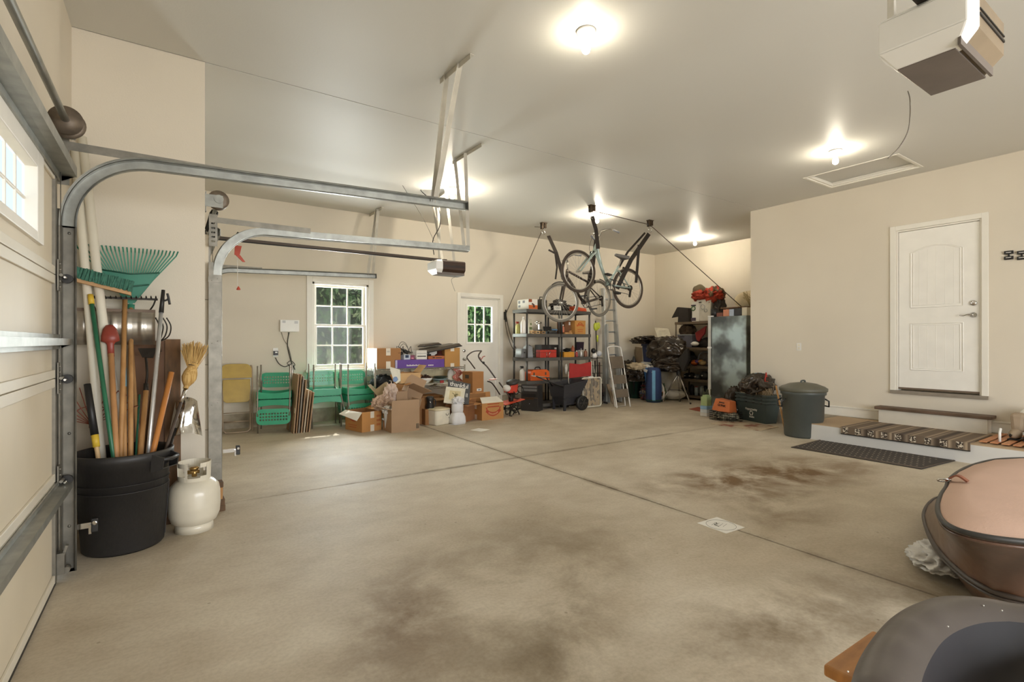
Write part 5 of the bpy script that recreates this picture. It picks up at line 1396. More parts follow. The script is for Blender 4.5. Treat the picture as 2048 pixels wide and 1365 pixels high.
t = Thing('serving_dish', 'shallow cream dish under the bowl of beads', 'dish', (pb.x+.02, 7.88, ZM)); t.part('dish', MB().lathe(bowl(.14, .048), n=28), CREAM)
pp3 = at(881, 768, y=7.86)
for i, (r_, h_, z_, mt, lb2, dx) in enumerate(((.135, .055, 0, PORC, 'white dish at the bottom of the plate stack', 0), (.12, .04, .04, M('pale_green_glaze', '#b9c9bd', .3), 'pale green bowl second in the plate stack', .0), (.14, .05, .07, M('blue_grey_glaze', '#8fa3a6', .3), 'blue grey bowl third in the plate stack', -.0), (.13, .04, .115, M('dark_olive_glaze', '#3d4638', .3), 'dark olive plate on top of the plate stack', 0.01))):
    t = Thing('stacked_dish', lb2, 'dish', (pp3.x+dx, 7.88, ZM+z_), group='dishes stacked on the rack'); t.part('dish', MB().lathe(bowl(r_, h_), n=28), mt)
t = Thing('red_package', 'small red package in front of the plate stack', 'package', (pp3.x-.03, 7.745, ZM+.05)); t.part('wrapper', MB().box((0, 0, .02), (.07, .02, .045)), M('red_wrap', '#a8322c', .5), bevel=.004)
# things behind and right on middle shelf
t = Thing('room_divider', 'cream ribbed panel standing at the back of the rack', 'panel', (at(868, 760, y=8.14).x, 8.15, ZM))
m = MB(); m.bb(-.42, .28, 0, .012, 0, .27)
for i in range(23): m.bb(-.41+i*.03, -.405+i*.03, -.004, 0, .005, .265)
t.part('ribbed_sheet', m, M('cream_ribbed', '#d8cba6', .7))
t = Thing('white_pillow', 'white padded sleeve standing at right of middle shelf', 'cushion', (at(903, 765, y=7.9).x, 7.92, ZM)); t.part('cover', MB().blob((0, 0, .14), (.075, .05, .15), 9, .06, 1.5, 3), M('white_cloth', '#e4ded2', .8))
t = Thing('sparkly_wrap', 'coral red netting sprinkled with white dots by rack post', 'fabric', (at(916, 765, y=7.80).x, 7.80, ZM))
m = MB(); n, k = 10, 16
for j in range(k):
    for i in range(n):
        pass
m.add([Vector((-.07+.13*i/n+.03*math.sin(j*.7), .01*math.sin(i*1.3+j), .02+.27*j/k)) for j in range(k+1) for i in range(n+1)], [(j*(n+1)+i, j*(n+1)+i+1, (j+1)*(n+1)+i+1, (j+1)*(n+1)+i) for j in range(k) for i in range(n)], True)
N1 = len(m.v); m.v += [v+Vector((0, .006, 0)) for v in m.v]; f0 = list(m.f); m.f += [[N1+a for a in f_][::-1] for f_ in f0]; m.m += list(m.m); m.sm += list(m.sm)
t.part('netting', m, M('coral_netting', '#c9796a', .7, var=.2, scale=30))
m = MB(); rq = random.Random(9)
for i in range(46): m.sphere((rq.uniform(-.06, .06), -.012, rq.uniform(.03, .28)), .006, 6, 4)
t.part('white_dots', m, PAPER)
t = Thing('yellow_bowl', 'yellow dish under the white sleeve', 'dish', (at(905, 768, y=7.75).x, 7.79, ZM-.0)); t.part('dish', MB().lathe(bowl(.12, .05), n=24), M('yellow_glaze', '#cdbf3f', .35))
t = Thing('book_pile', 'pile of pale papers in front of the plate stack', 'papers', (at(888, 771, y=7.72).x, 7.70, ZM-.03+.03))
for i in range(3): t.part('paper_bundle', MB().box((0.01*i, 0, .012+.016*i), (.24-.02*i, .15, .013), rz=.1*i), [PAPER, CREAM, PAPER][i])

# bottom shelf contents
ZL = RZ[2]+.006
carton('cardboard_box', 'brown carton inside the rack lower bay behind the kettle', None, None, None, None, CARD, closed=True, corner=(at(840, 800, y=7.80).x, 7.80, ZL), w=.42, d=.33, h=.22, rz=0)
carton('grey_tub', 'blue grey storage tub low at the left of the rack', None, None, None, None, M('blue_grey_tub', '#75838a', .5), inside=GREY, corner=(at(752, 800, y=7.80).x, 7.80, ZL), w=.36, d=.33, h=.24, rz=0, closed=True, cat='tub')

# ---------------------------------------------------------------- floor cartons in front of the rack
def pA(t, w, d, h, body):
    front_tape(t, w, d, h, body, .52, .06, h*.33)
    m = MB(); 
    for i in range(3): m.bb(w*.74, w*.95, -.0013, -.0004, h*(.25+.22*i), h*(.25+.22*i)+.03)
    t.part('faint_print', m, M('faint_orange_print', '#b0683a', .85), parent=body)
    m = MB(); lines(m, -d*.55, h*.32, d*.5, 2, .03, .008); banner(m, -d*.5, h*.62, d*.45, .03)
    m.v = [Vector((p.y, -p.x, p.z)) for p in m.v]; t.part('side_print', m, REDB, parent=body)
A, gA = carton('cardboard_box', 'open tan carton with white inner flap in front of green chairs', (724, 866), (763, 860), (697, 858), 826, M('tan_carton', '#bf8a50', .85, var=.06, scale=3), flaps=(None, (78, .1), None, None), fl_len=.15, prints=pA)
w, d, h, rz, n_ = gA
A.part('flap', MB().panel([(0, .0, h), (0, d, h), (-.11, d-.02, h-.045), (-.10, -.03, h-.10)], .005), [CARDW], label='flap folded outward showing white inside')
def pB(t, w, d, h, body):
    m = MB()
    for i in range(4): m.bb(w-.05+.011*i, w-.043+.011*i, -.0013, -.0004, .03, .10)
    for i in range(4): m.bb(w-.052, w-.008, -.0013, -.0004, .035+.018*i, .041+.018*i)
    t.part('printed_code_marks', m, M('dark_print', '#5b5142', .8), parent=body)
B, gB = carton('cardboard_box', 'large greyish brown open carton at front of the pile', (783, 867), (839, 861), (776, 858), 821, CARDG, flaps=((-4, .02), (20, .05), (30, 0), (75, 0)), fl_len=.125, prints=pB, d=.34)
print('A', gA, 'B', gB)
nB = gB[4]
def loc(px, py, y): return at(px, py, y=y)
# pile of empty cartons behind the big one: (label, corner px, y, w, d, h, rz, tilt, mat, flaps)
pile = [
 ('small brown carton standing upright inside the large open one', (793, 806), 6.95, .17, .16, .16, R(4), (0, 0, 0), CARDG, (None, (30, .2), None, None), .08),
 ('carton with long brown flap slanting right over the pile', (800, 792), 7.15, .30, .22, .16, R(-20), (0, R(25), 0), CARDG, ((60, .3), None, (20, 0), None), .20),
 ('tan carton at the middle of the heap of cartons', (812, 800), 7.30, .26, .26, .24, R(12), (0, R(-10), 0), CARD, (None, (70, .2), (35, 0), None), .16),
 ('greyish carton with flap pointing left above crumpled paper', (760, 800), 7.25, .20, .22, .16, R(-30), (0, R(-38), 0), M('olive_grey_carton', '#a39474', .85), (None, None, None, (5, 0)), .12),
]
for lb2, pxy, y, w, d, h, rz, tilt, mt, fp, fln in pile:
    c_ = loc(pxy[0], pxy[1], y)
    carton('cardboard_box', lb2, None, None, None, None, mt, corner=(c_.x, c_.y, max(.03, c_.z)), w=w, d=d, h=h, rz=rz, tilt=tilt, flaps=fp, fl_len=fln)
# open carton with printed flap on top of the heap
c_ = loc(802, 768, 7.35)
def pC(t, w, d, h, body):
    m = MB(); m.text('fragile', TR((w*.8, -.0014, h*.35), (PI/2, 0, 0)), .03, .0003)
    t.part('faint_lettering', m, REDB, parent=body)
def pC2(t, w, d, h, body):
    m = MB(); m.bb(w*.66, w*.9, -.0013, -.0004, h*.35, h*.45); m.bb(w*.7, w*.95, -.0013, -.0004, h*.2, h*.26); t.part('faint_print', m, REDB, parent=body)
C, gC = carton('cardboard_box', 'open light carton with splayed flaps on top of the heap', None, None, None, None, CARDL, corner=(c_.x, c_.y, c_.z), w=.33, d=.26, h=.16, rz=R(2), flaps=(None, (42, .0), None, None), fl_len=.15, prints=pC2)
t = Thing('blueprinted_carton', 'white carton panel with blue splash print atop the heap', 'cardboard', loc(782, 768, 7.28))
q = [loc(779, 734, 7.35), loc(800, 740, 7.35), loc(801, 762, 7.25), loc(793, 768, 7.22), loc(787, 762, 7.24)]
t.part('panel', MB().panel(q, .006), M('white_print_panel', '#dfdbcc', .7), world=True)
t.part('blue_print', MB().blob(loc(791, 759, 7.20), (.035, .004, .04), 4, .4, 2, 3), M('soft_blue_print', '#7f9ac4', .7), world=True)
# crumpled paper and plastic
for (pp_, y, r_, sd, mt, lb2) in (((765, 806), 7.0, (.12, .09, .095), 3, M('brown_packing_paper', '#bfa48d', .8), 'crumpled brown packing paper left of the large carton'), ((782, 790), 7.0, (.085, .06, .14), 6, M('pinkish_paper', '#d2bdae', .7), 'crumpled pinkish white paper rising behind the carton'), ((775, 820), 6.85, (.06, .06, .05), 8, M('white_paper_wad', '#dedad2', .7), 'white paper wad at the left lip of the large carton')):
    c_ = loc(*pp_, y); m = MB().blob(c_, r_, sd, .5, 2.2, 4, ridge=True, smooth=False); solo('crumpled_paper', m, mt, lb2, 'paper')
t = Thing('plastic_sheet', 'white plastic strips hanging between the two front cartons', 'plastic', loc(770, 845, 6.85))
t.part('film', MB().panel([loc(768, 822, 6.83), loc(779, 820, 6.80), loc(775, 842, 6.83), loc(770, 858, 6.9)], .004).panel([loc(763, 838, 6.9), loc(770, 836, 6.9), loc(768, 842, 6.9)], .004), M('milky_film', '#c9cbc8', .3), world=True)
# supports hidden inside heap: cartons that carry the upper ones
carton('cardboard_box', 'dark carton low in the middle of the carton heap', None, None, None, None, CARDD, closed=True, corner=(loc(790, 840, 7.12).x, 7.12, 0), w=.52, d=.42, h=.40, rz=0)
carton('cardboard_box', 'carton lying on its side with dark open mouth under shelf', None, None, None, None, M('mid_brown_carton', '#8f6b45', .85), corner=(loc(846, 835, 7.35).x, 7.33, .0), w=.38, d=.30, h=.36, rz=R(-6), flaps=((100, 0), None, None, None), fl_len=.14)  # outer faces in one even mid brown
# kettle / coffee maker
c_ = loc(860, 818, 7.05)
t = Thing('coffee_maker', 'black coffee machine behind the beige flip-top bin', 'appliance', (c_.x, c_.y, .0))
t.part('pedestal_carton', MB().bb(-.10, .10, -.05, .15, 0, c_.z), CARDD)
t.part('body', MB().lathe([(.055, 0), (.065, .03), (.05, .10), (.06, .14), (.062, .17), (.04, .19), (0, .195)], (0, 0, c_.z), 24), BLACKP)
t.part('handle', MB().tube(bez([(.05, 0, c_.z+.15), (.09, 0, c_.z+.12), (.085, 0, c_.z+.05), (.055, 0, c_.z+.03)], 5), .008, 6), BLACKP)
t.part('spout', MB().cyl((-.03, -.05, c_.z+.13), (-.03, -.08, c_.z+.10), .008, n=8), CHROME)
# beige bin
n_, w_, d_, h_, rz_ = box3((873, 853), (902, 848), (859, 848), 822)
t = Thing('beige_bin', 'beige plastic bin with rounded corners and small metal latch', 'bin', n_, rz_)
w_, d_ = max(w_, .27), .25
def rr(x0, x1, y0, y1, r, n=6):
    out = []
    for cx, cy, a0 in ((x1-r, y0+r, -PI/2), (x1-r, y1-r, 0), (x0+r, y1-r, PI/2), (x0+r, y0+r, PI)):
        for i in range(n+1): a = a0+PI/2*i/n; out.append((cx+r*math.cos(a), cy+r*math.sin(a)))
    return out
def rbody(m, levels, r=.05, n=6):
    """stack of rounded rectangles: levels = [(x0,x1,y0,y1,z)]"""
    vs_ = []; k = 4*(n+1)
    for L_ in levels: vs_ += [Vector((x, y, L_[4])) for x, y in rr(*L_[:4], L_[5] if len(L_) > 5 else r, n)]
    fs = [(j*k+i, j*k+(i+1) % k, (j+1)*k+(i+1) % k, (j+1)*k+i) for j in range(len(levels)-1) for i in range(k)]
    fs += [tuple(range(k))[::-1], tuple((len(levels)-1)*k+i for i in range(k))]
    m.add(vs_, fs, True); m.sm[-1] = False; m.sm[-2] = False
    return m
t.part('body', rbody(MB(), [(.012, w_-.012, .012, d_-.012, 0, .04), (0, w_, 0, d_, .02), (-.004, w_+.004, -.004, d_+.004, h_-.03), (-.004, w_+.004, -.004, d_+.004, h_-.01)]), CREAM)
t.part('lid', rbody(MB(), [(-.008, w_+.008, -.008, d_+.008, h_-.008), (-.008, w_+.008, -.008, d_+.008, h_+.004), (.01, w_-.01, .01, d_-.01, h_+.018)]), M('pale_yellow_plastic', '#dccfae', .45))
t.part('latch', MB().torus((w_*.72, -.010, h_-.06), (0, 1, 0), .03, .004, 12, 5, 0, PI, ref=(1, 0, 0)).cyl((w_*.86, -.012, h_-.13), (w_*.86, -.002, h_-.13), .008), GALVD)
# white wrapped bundle
n_ = fl(921, 850)
t = Thing('wrapped_bundle', 'white plastic wrapped bundle taped at its waist', 'bundle', (n_.x, n_.y+.10, 0))
FILM = M('white_film', '#dcdbdc', .35, var=.06, scale=12)
t.part('lower_wrap', rbody(MB(), [(-.105, .105, -.085, .085, 0, .04), (-.118, .118, -.095, .095, .03), (-.115, .112, -.09, .09, .11), (-.085, .09, -.075, .075, .165), (-.075, .08, -.07, .07, .18)]), FILM)
t.part('upper_wrap', MB().lathe([(.07, .17), (.088, .18), (.095, .21), (.095, .28), (.088, .31), (.0, .315)], n=28, sy=.8), FILM)
t.part('gathered_top', MB().blob((.01, 0, .35), (.085, .06, .055), 15, .45, 2.4, 4, ridge=True, smooth=False), FILM)
t.part('film_edge', MB().panel([(-.17, -.05, .012), (-.06, -.085, .004), (-.02, -.12, .006), (-.10, -.12, .008)], .004), FILM)
# carton under the picture and sign
carton('cardboard_box', 'brown carton with torn flaps carrying the thankful sign', (925, 847), (952, 838), (898, 842), 812, M('red_brown_carton', '#93643f', .85), flaps=((98, 0), (60, .1), None, None), fl_len=.09, d=.3)
# framed print and 'thankful' board, leaning back
def leaning(q, th, m): return m.panel(q, th)
FRM = M('cream_frame', '#d9d2bf', .5)
q = [loc(887, 806, 6.90), loc(926, 811, 6.82), loc(931, 778, 6.94), loc(892, 774, 7.02)]
t = Thing('picture_frame', 'cream framed flower print leaning against thankful sign', 'picture', sum(q[:2], Vector())/2)
t.part('frame', MB().panel(q, .02), FRM, world=True, bevel=.003)
cen = sum(q, Vector())/4; nrm = (q[1]-q[0]).cross(q[3]-q[0]).normalized(); 
if nrm.dot(-cen) < 0: nrm = -nrm
t.part('mount', MB().panel([cen+(p-cen)*.78+nrm*.012 for p in q], .002), M('ivory_mount', '#dad3bb', .7), world=True)
pr2 = t.part('print', MB().panel([cen+(p-cen)*.56+nrm*.014 for p in q], .002), M('sand_print', '#cabb93', .8), world=True)
m = MB(); U = (q[1]-q[0]).normalized(); Vv = (q[3]-q[0]).normalized(); rq = random.Random(4)
for i in range(9):
    a = rq.uniform(0, 6.28); c0_ = cen+nrm*.017; c1_ = c0_+U*math.cos(a)*.06+Vv*math.sin(a)*.06; m.tube([c0_, (c0_+c1_)/2+U*.01, c1_], [.003, .005, .0015], 5)
m.sphere(cen+nrm*.017+Vv*-.01, (.012, .012, .012), 8, 5)
t.part('flower_drawing', m, M('olive_ink', '#7c7350', .8), parent=pr2, world=True)
q = [loc(897, 805, 7.02), loc(937, 810, 6.93), loc(941, 769, 7.06), loc(896, 760, 7.15)]
t = Thing('slogan_board', 'dark grey board lettered thankful in white behind the print', 'sign', sum(q[:2], Vector())/2)
SLATE = M('slate_board', '#494847', .6)
bd = t.part('board', MB().panel(q, .03), SLATE, world=True)
cen = sum(q, Vector())/4; U = (q[2]-q[3]); Vv = (q[3]-q[0]).normalized(); wid = U.length; U = U.normalized(); nrm = U.cross(Vv).normalized()
if nrm.dot(-cen) < 0: nrm = -nrm
Vv = nrm.cross(U)
Mx = Matrix((U, Vv, nrm)).transposed().to_4x4(); Mx.translation = (q[2]+q[3])/2-Vv*.062+nrm*.017
t.part('lettering', MB().text('thankful', Mx, .105, .0008, spacing=.92), WHITE, parent=bd, world=True)
Mx2 = Matrix((U, Vv, nrm)).transposed().to_4x4(); Mx2.translation = q[1]*.6+q[2]*.4-U*.05+nrm*.017
t.part('lettering', MB().text('ll', Mx2, .09, .0008), WHITE, parent=bd, world=True)
# tall carton block behind, with label
def pD(t, w, d, h, body):
    m = MB(); m.bb(w*.38, w*.80, -.0013, -.0004, h*.10, h*.22); t.part('shipping_label', m, PAPER, parent=body)
    m = MB(); m.bb(w*.5, w*.72, -.002, -.0013, h*.13, h*.19); t.part('label_print', m, GREY, parent=body)
    m = MB(); m.bb(-.0013, -.0004, d*.35, d*.72, h*.68, h*.85); t.part('side_stamp', m, M('dark_print', '#5b5142', .8), parent=body)
c_ = loc(945, 788, 7.28)
carton('cardboard_box', 'tall brown carton with white label standing above the pile', None, None, None, None, M('warm_brown_carton', '#a87646', .85, var=.05), closed=True, corner=(c_.x, c_.y, c_.z), w=.235, d=.28, h=.36, rz=R(8), prints=pD)
# open carton it stands on, and the printed one in front
carton('cardboard_box', 'brown carton behind the red banner carton, under the tall one', None, None, None, None, M('dull_brown_carton', '#94693f', .85), corner=(c_.x-.06, 7.27, 0), w=.32, d=.34, h=c_.z-.001, rz=R(4), closed=True)
def pE(t, w, d, h, body):
    m = MB(); banner(m, w*.52, h*.50, w*.56, h*.24); lines(m, w*.52, h*.95, w*.55, 1, .04, .014); lines(m, w*.52, h*.80, w*.55, 1, .04, .018)
    pt = t.part('red_banner_print', m, RED, parent=body)
    m = MB()
    txt = 'WINDMERE'[:8]; 
    for i in range(8):
        k = -.78+1.56*i/7; x = w*.52+k*w*.28*.9; z = h*.50-(1-(k*.9)**2)*h*.18
        m.bb(x-.009, x-.004, -.0022, -.0014, z-.014, z+.014); m.bb(x+.003, x+.008, -.0022, -.0014, z-.014, z+.014); m.bb(x-.009, x+.008, -.0022, -.0014, z-.003, z+.003) if i % 2 else m.bb(x-.009, x+.008, -.0022, -.0014, z+.009, z+.014)
    t.part('banner_lettering', m, CARDL, parent=body)
    m = MB(); m.bb(-.0013, -.0004, d*.42, d*.62, h*.62, h*.95); m.bb(-.0013, -.0004, d*.40, d*.60, h*.02, h*.30); t.part('packing_tape', m, TAPE, parent=body)
Ee, gE = carton('cardboard_box', 'open carton with red banner print at the right of the pile', (964, 842), (1007, 837), (949, 836), 808, M('bright_tan_carton', '#b98650', .85, var=.05), flaps=(None, None, (8, 0), (95, 0)), fl_len=.14, prints=pE, d=.36, lighter=CARD)
w, d, h, rz, n_ = gE
Ee.part('flap', MB().panel([(0, 0, h), (w, 0, h), (w-.06, .10, h+.085), (.03, .10, h+.085)], .005).panel([(0.02, .006, h-.01), (.05, .03, h-.05), (-.01, .03, h-.03)], .004), CARDW, label='flap folded inward with pale printed inside')
print('E', gE)
# ================================================================ dark plastic shelving by the back door
SHP = M('dark_grey_shelving', '#54514c', .5, var=.1, scale=5); SHPD = M('charcoal_posts', '#3a3835', .45)
SZ = (1.855, 1.405, .957, .535, .10)
def shelving(name, label, x0, x1, y0, y1, zs, mat, pmat, th=.06, group=None, pr=.022):
    t = Thing(name, label, 'shelving', ((x0+x1)/2, (y0+y1)/2, 0), group=group)
    for z in zs:
        m = MB(); m.bb(x0, x1, y0, y0+.02, z-th, z); m.bb(x0, x1, y1-.02, y1, z-th, z); m.bb(x0, x0+.02, y0+.02, y1-.02, z-th, z); m.bb(x1-.02, x1, y0+.02, y1-.02, z-th, z); m.bb(x0+.02, x1-.02, y0+.02, y1-.02, z-.014, z-.004)
        sh = t.part('shelf', m, mat, world=True, bevel=.003)
    for x in (x0+pr, x1-pr):
        for y in (y0+pr, y1-pr):
            m = MB()
            zz = sorted(zs); lo = 0
            for z in zz+[None]:
                hi = (z-th) if z is not None else None
                if hi is not None and hi > lo: m.cyl((x, y, lo), (x, y, hi), pr*.82, n=12)
                lo = z if z is not None else lo
            t.part('post', m, pmat, world=True)
    return t
SY0, SY1 = 7.45, 7.91
shelving('shelving_unit', 'dark plastic shelving unit nearest the back door', 5.37, 6.17, SY0, SY1, SZ, SHP, SHPD, group=None)
shelving('shelving_unit', 'dark plastic shelving unit on the ladder side', 6.19, 6.95, SY0, SY1, SZ, SHP, SHPD, group=None)
def sx(px, y=7.5): return at(px, 684, y=y).x
def bottle(name, label, x, y, z, r, h, mat, cap, trigger=False, sy_=1.0, capname='cap'):
    t = Thing(name, label, 'bottle', (x, y, z))
    t.part('body', MB().lathe([(r*.9, 0), (r, .01), (r, h*.62), (r*.8, h*.72), (r*.35, h*.82), (r*.33, h*.86)], n=20, sy=sy_), mat)
    if trigger:
        m = MB().cyl((0, 0, h*.84), (0, 0, h*.92), r*.4, n=12); m.hexa([(-r*1.1, -.012, h*.90), (r*.6, -.012, h*.90), (r*.6, .012, h*.90), (-r*1.1, .012, h*.90)], [(-r*.9, -.01, h), (r*.3, -.01, h), (r*.3, .01, h), (-r*.9, .01, h)]); m.hexa([(-r*.8, -.006, h*.78), (-r*.6, -.006, h*.78), (-r*.6, .006, h*.78), (-r*.8, .006, h*.78)], [(-r*.6, -.006, h*.9), (-r*.4, -.006, h*.9), (-r*.4, .006, h*.9), (-r*.6, .006, h*.9)])
        t.part('trigger_head', m, cap)
    else: t.part(capname, MB().cyl((0, 0, h*.86), (0, 0, h), r*.38, n=12), cap)
    return t
z0 = SZ[0]
# top of the first unit
ORG = M('orange_print', '#c9662e', .6)
x = sx(1056); t = Thing('product_box', 'white product box with orange front on top shelf by door', 'box', (x, SY0+.03, z0))
b = t.part('carton', MB().bb(0, .205, 0, .36, 0, .185), PAPER, bevel=.002)
t.part('orange_band', MB().bb(.001, .204, -.0015, -.0002, .004, .075), ORG, parent=b); t.part('dark_orange_corner', MB().bb(.0, .075, -.0015, -.0002, .13, .184), M('rust_print', '#99502c', .6), parent=b)
t.part('machine_picture', MB().box((.10, -.0015, .09), (.06, .002, .03), rot=(0, .5, 0)).cyl((.12, -.003, .055), (.12, -.0005, .055), .025, n=14), M('picture_dark', '#54372a', .6), parent=b)
for q_ in ((.27, .33, .115, .165), (.12, .19, .12, .165), (.26, .33, .045, .085)): t.part('printed_mark', MB().bb(-.0015, -.0002, *q_), GREY, parent=b)
x = sx(1084.5, 7.6); t = Thing('tool_case', 'upright dark olive case with handle behind the orange box', 'case', (x, 7.62, z0))
t.part('shell', rbody(MB(), [(-.065, .065, -.09, .09, 0, .02), (-.07, .07, -.095, .095, .02), (-.07, .07, -.095, .095, .18), (-.05, .05, -.08, .08, .205)], r=.03), M('dark_olive_plastic', '#3f3c34', .45))
t.part('handle', MB().tube([(-.045, 0, .20), (-.045, 0, .245), (.03, 0, .25), (.03, 0, .20)], .010, 8), BLACKP)
t.part('seam', MB().bb(-.003, .003, -.098, -.094, .02, .19).bb(-.035, -.03, -.098, -.094, .03, .18), GREY)
x = sx(1098, 7.7); t = Thing('jar', 'small pale jar on the top shelf beside the dark case', 'jar', (x, 7.7, z0)); t.part('body', MB().lathe([(.035, 0), (.035, .06), (.028, .07), (.028, .085), (0, .085)], n=16), PORC)
x = sx(1116, 7.48); t = Thing('lettered_sign', 'white sign with grey letters behind the hanging wheel', 'sign', (x, 7.5, z0))
b = t.part('board', MB().box((0, 0, .045), (.17, .02, .085)), PAPER)
t.part('lettering', MB().text('SALE', TR((0, -.012, .045), (PI/2, 0, 0)), .05, .0006), GREY, parent=b)
t = Thing('tangled_gear', 'heap of black straps and gear on the shelving top', 'straps', (sx(1117, 7.7), 7.70, z0)); t.part('webbing', MB().blob((0, 0, .09), (.17, .12, .11), 31, .5, 2.5, 4, flat=.8, ridge=True), M('black_webbing', '#2a2522', .8))
# top of second unit
t = Thing('orange_case', 'orange red plastic tool case on top of second shelving', 'case', (sx(1160), 7.56, z0))
t.part('shell', MB().hexa([(-.16, -.09, 0), (.17, -.09, 0), (.17, .10, 0), (-.16, .10, 0)], [(-.15, -.08, .10), (.02, -.08, .075), (.02, .09, .075), (-.15, .09, .10)]).hexa([(.0, -.085, 0.001), (.165, -.085, 0.001), (.165, .09, 0.001), (.0, .09, 0.001)], [(.0, -.08, .076), (.15, -.08, .065), (.15, .09, .065), (.0, .09, .076)]), M('orange_red_plastic', '#c34a26', .4), bevel=.012)
t.part('latch', MB().box((-.10, -.092, .05), (.03, .008, .02)), BLACKP)
t = Thing('power_tool', 'dark hand tools heaped behind the orange case', 'tool', (sx(1145, 7.75), 7.78, z0)); t.part('tool_body', MB().cyl((-.12, 0, .05), (.08, 0, .06), .035, n=12).cyl((.03, 0, .05), (.07, -.02, .15), .02, n=10).box((-.05, 0, .12), (.10, .05, .03), rot=(0, .3, 0)), DARKP)
# second shelf, first unit
z1 = SZ[1]
bottle('spray_bottle', 'yellow spray bottle with red trigger on second shelf', sx(1034, 7.85), 7.82, z1, .045, .23, M('pale_yellow_fluid', '#d9d48a', .3), M('red_trigger', '#b8513f', .4), True)
bottle('detergent_jug', 'tall white detergent jug at front corner of second shelf', sx(1048), 7.52, z1, .05, .31, PORC, PORC)
t = Thing('seed_bag', 'white and green printed pouch behind the corner post', 'bag', (sx(1060, 7.6), 7.6, z1)); t.part('pouch', MB().hexa([(-.05, -.03, 0), (.05, -.03, 0), (.05, .03, 0), (-.05, .03, 0)], [(-.035, -.006, .27), (.035, -.006, .27), (.035, .006, .27), (-.035, .006, .27)]), M('cream_pouch', '#d9d3bd', .5), bevel=.01)
t.part('green_print', MB().box((0, -.024, .10), (.06, .004, .05), rot=(-.12, 0, 0)).box((.01, -.016, .18), (.03, .004, .04), rot=(-.12, 0, 0)), M('moss_print', '#6b7a4a', .6))
t = Thing('cordless_drill', 'silver cordless drill standing upright on second shelf', 'drill', (sx(1083), 7.58, z1+.055)); t.part('body', MB().cyl((-.05, 0, .15), (.05, 0, .15), .028, .022, 14).cyl((-.05, 0, .15), (-.09, 0, .15), .015, .008, 10).hexa([(-.0, -.02, .02), (.05, -.02, .02), (.05, .02, .02), (.0, .02, .02)], [(-.01, -.02, .14), (.04, -.02, .14), (.04, .02, .14), (-.01, .02, .14)]), ALU); t.part('battery', MB().box((.02, 0, .012), (.09, .06, .03)), DARKP, bevel=.004)
for i, (px, w_, mt) in enumerate(((1066, .05, CARDL), (1076, .10, CARDL), (1087, .09, M('tan_brown_box', '#9d7b52', .8)))):
    t = Thing('small_carton', ('small tan carton left in the row on second shelf', 'flat tan carton under the silver drill', 'brown tan carton right in the row on second shelf')[i], 'box', (sx(px), 7.55, z1)); b = t.part('carton', MB().bb(-w_/2, w_/2, -.05, .08, 0, (.06, .052, .05)[i]), mt, bevel=.002); t.part('label', MB().bb(-w_*.3, w_*.3, -.052, -.0502, .015, .035), DARKP, parent=b)
t = Thing('open_tool_tray', 'open black tray of sockets and bits on second shelf', 'tool tray', (sx(1106), 7.56, z1)); t.part('tray', MB().bb(-.10, .10, -.07, .10, 0, .05).box((0, .11, .075), (.2, .012, .14), rot=(-.2, 0, 0)), BLACKP, bevel=.003)
m = MB()
for i in range(7): m.cyl((-.08+.026*i, -.072, .03), (-.08+.026*i, -.02, .065), .009, n=8)
t.part('sockets', m, CHROME)
t = Thing('tape_roll', 'roll of blue tape on the socket tray', 'tape', (sx(1108, 7.7), 7.69, z1+.05)); t.part('roll', MB().torus((0, 0, .03), (0, 0, 1), .045, .02, 20, 8), M('blue_tape', '#6d9ac0', .5))
# second shelf, second unit
t, g_ = carton('cardboard_box', 'dark brown carton with small label beside the red print carton', None, None, None, None, M('dark_brown_carton', '#7a5236', .85), closed=True, corner=(sx(1131, 7.6), 7.62, z1), w=.24, d=.24, h=.27, rz=0)  # outer faces in one even dark brown
t.part('label', MB().bb(.10, .14, -.0015, -.0003, .18, .24), PAPER)
def pF(t, w, d, h, body):
    m = MB(); banner(m, w*.5, h*.60, w*.62, h*.12, up=-1)
    m.torus((w*.5, -.001, h*.62), (0, 1, 0), w*.22, .008, 14, 5, PI+.5, 2*PI-.5, ref=(1, 0, 0)); lines(m, w*.5, h*.36, w*.55, 2, .04, .012)
    t.part('red_print', m, M('orange_red_print', '#b85a2a', .8), parent=body)
carton('cardboard_box', 'tan carton with arched red print on second unit', None, None, None, None, M('golden_tan_carton', '#bf8a48', .85, var=.04), closed=True, corner=(sx(1150), 7.50, z1), w=.275, d=.30, h=.27, rz=0, prints=pF)
bottle('spray_bottle', 'orange and white spray bottle before the dark carton', sx(1127), 7.52, z1+.03, .03, .15, M('coral_fluid', '#cf7a5c', .4), PORC, True)
t = Thing('wood_offcut', 'short tan wooden batten at the shelf front', 'wood', (sx(1135), 7.49, z1)); t.part('batten', MB().box((0, 0, .015), (.19, .05, .03)).box((.06, .0, .05), (.03, .04, .04)), WOODL, bevel=.002)
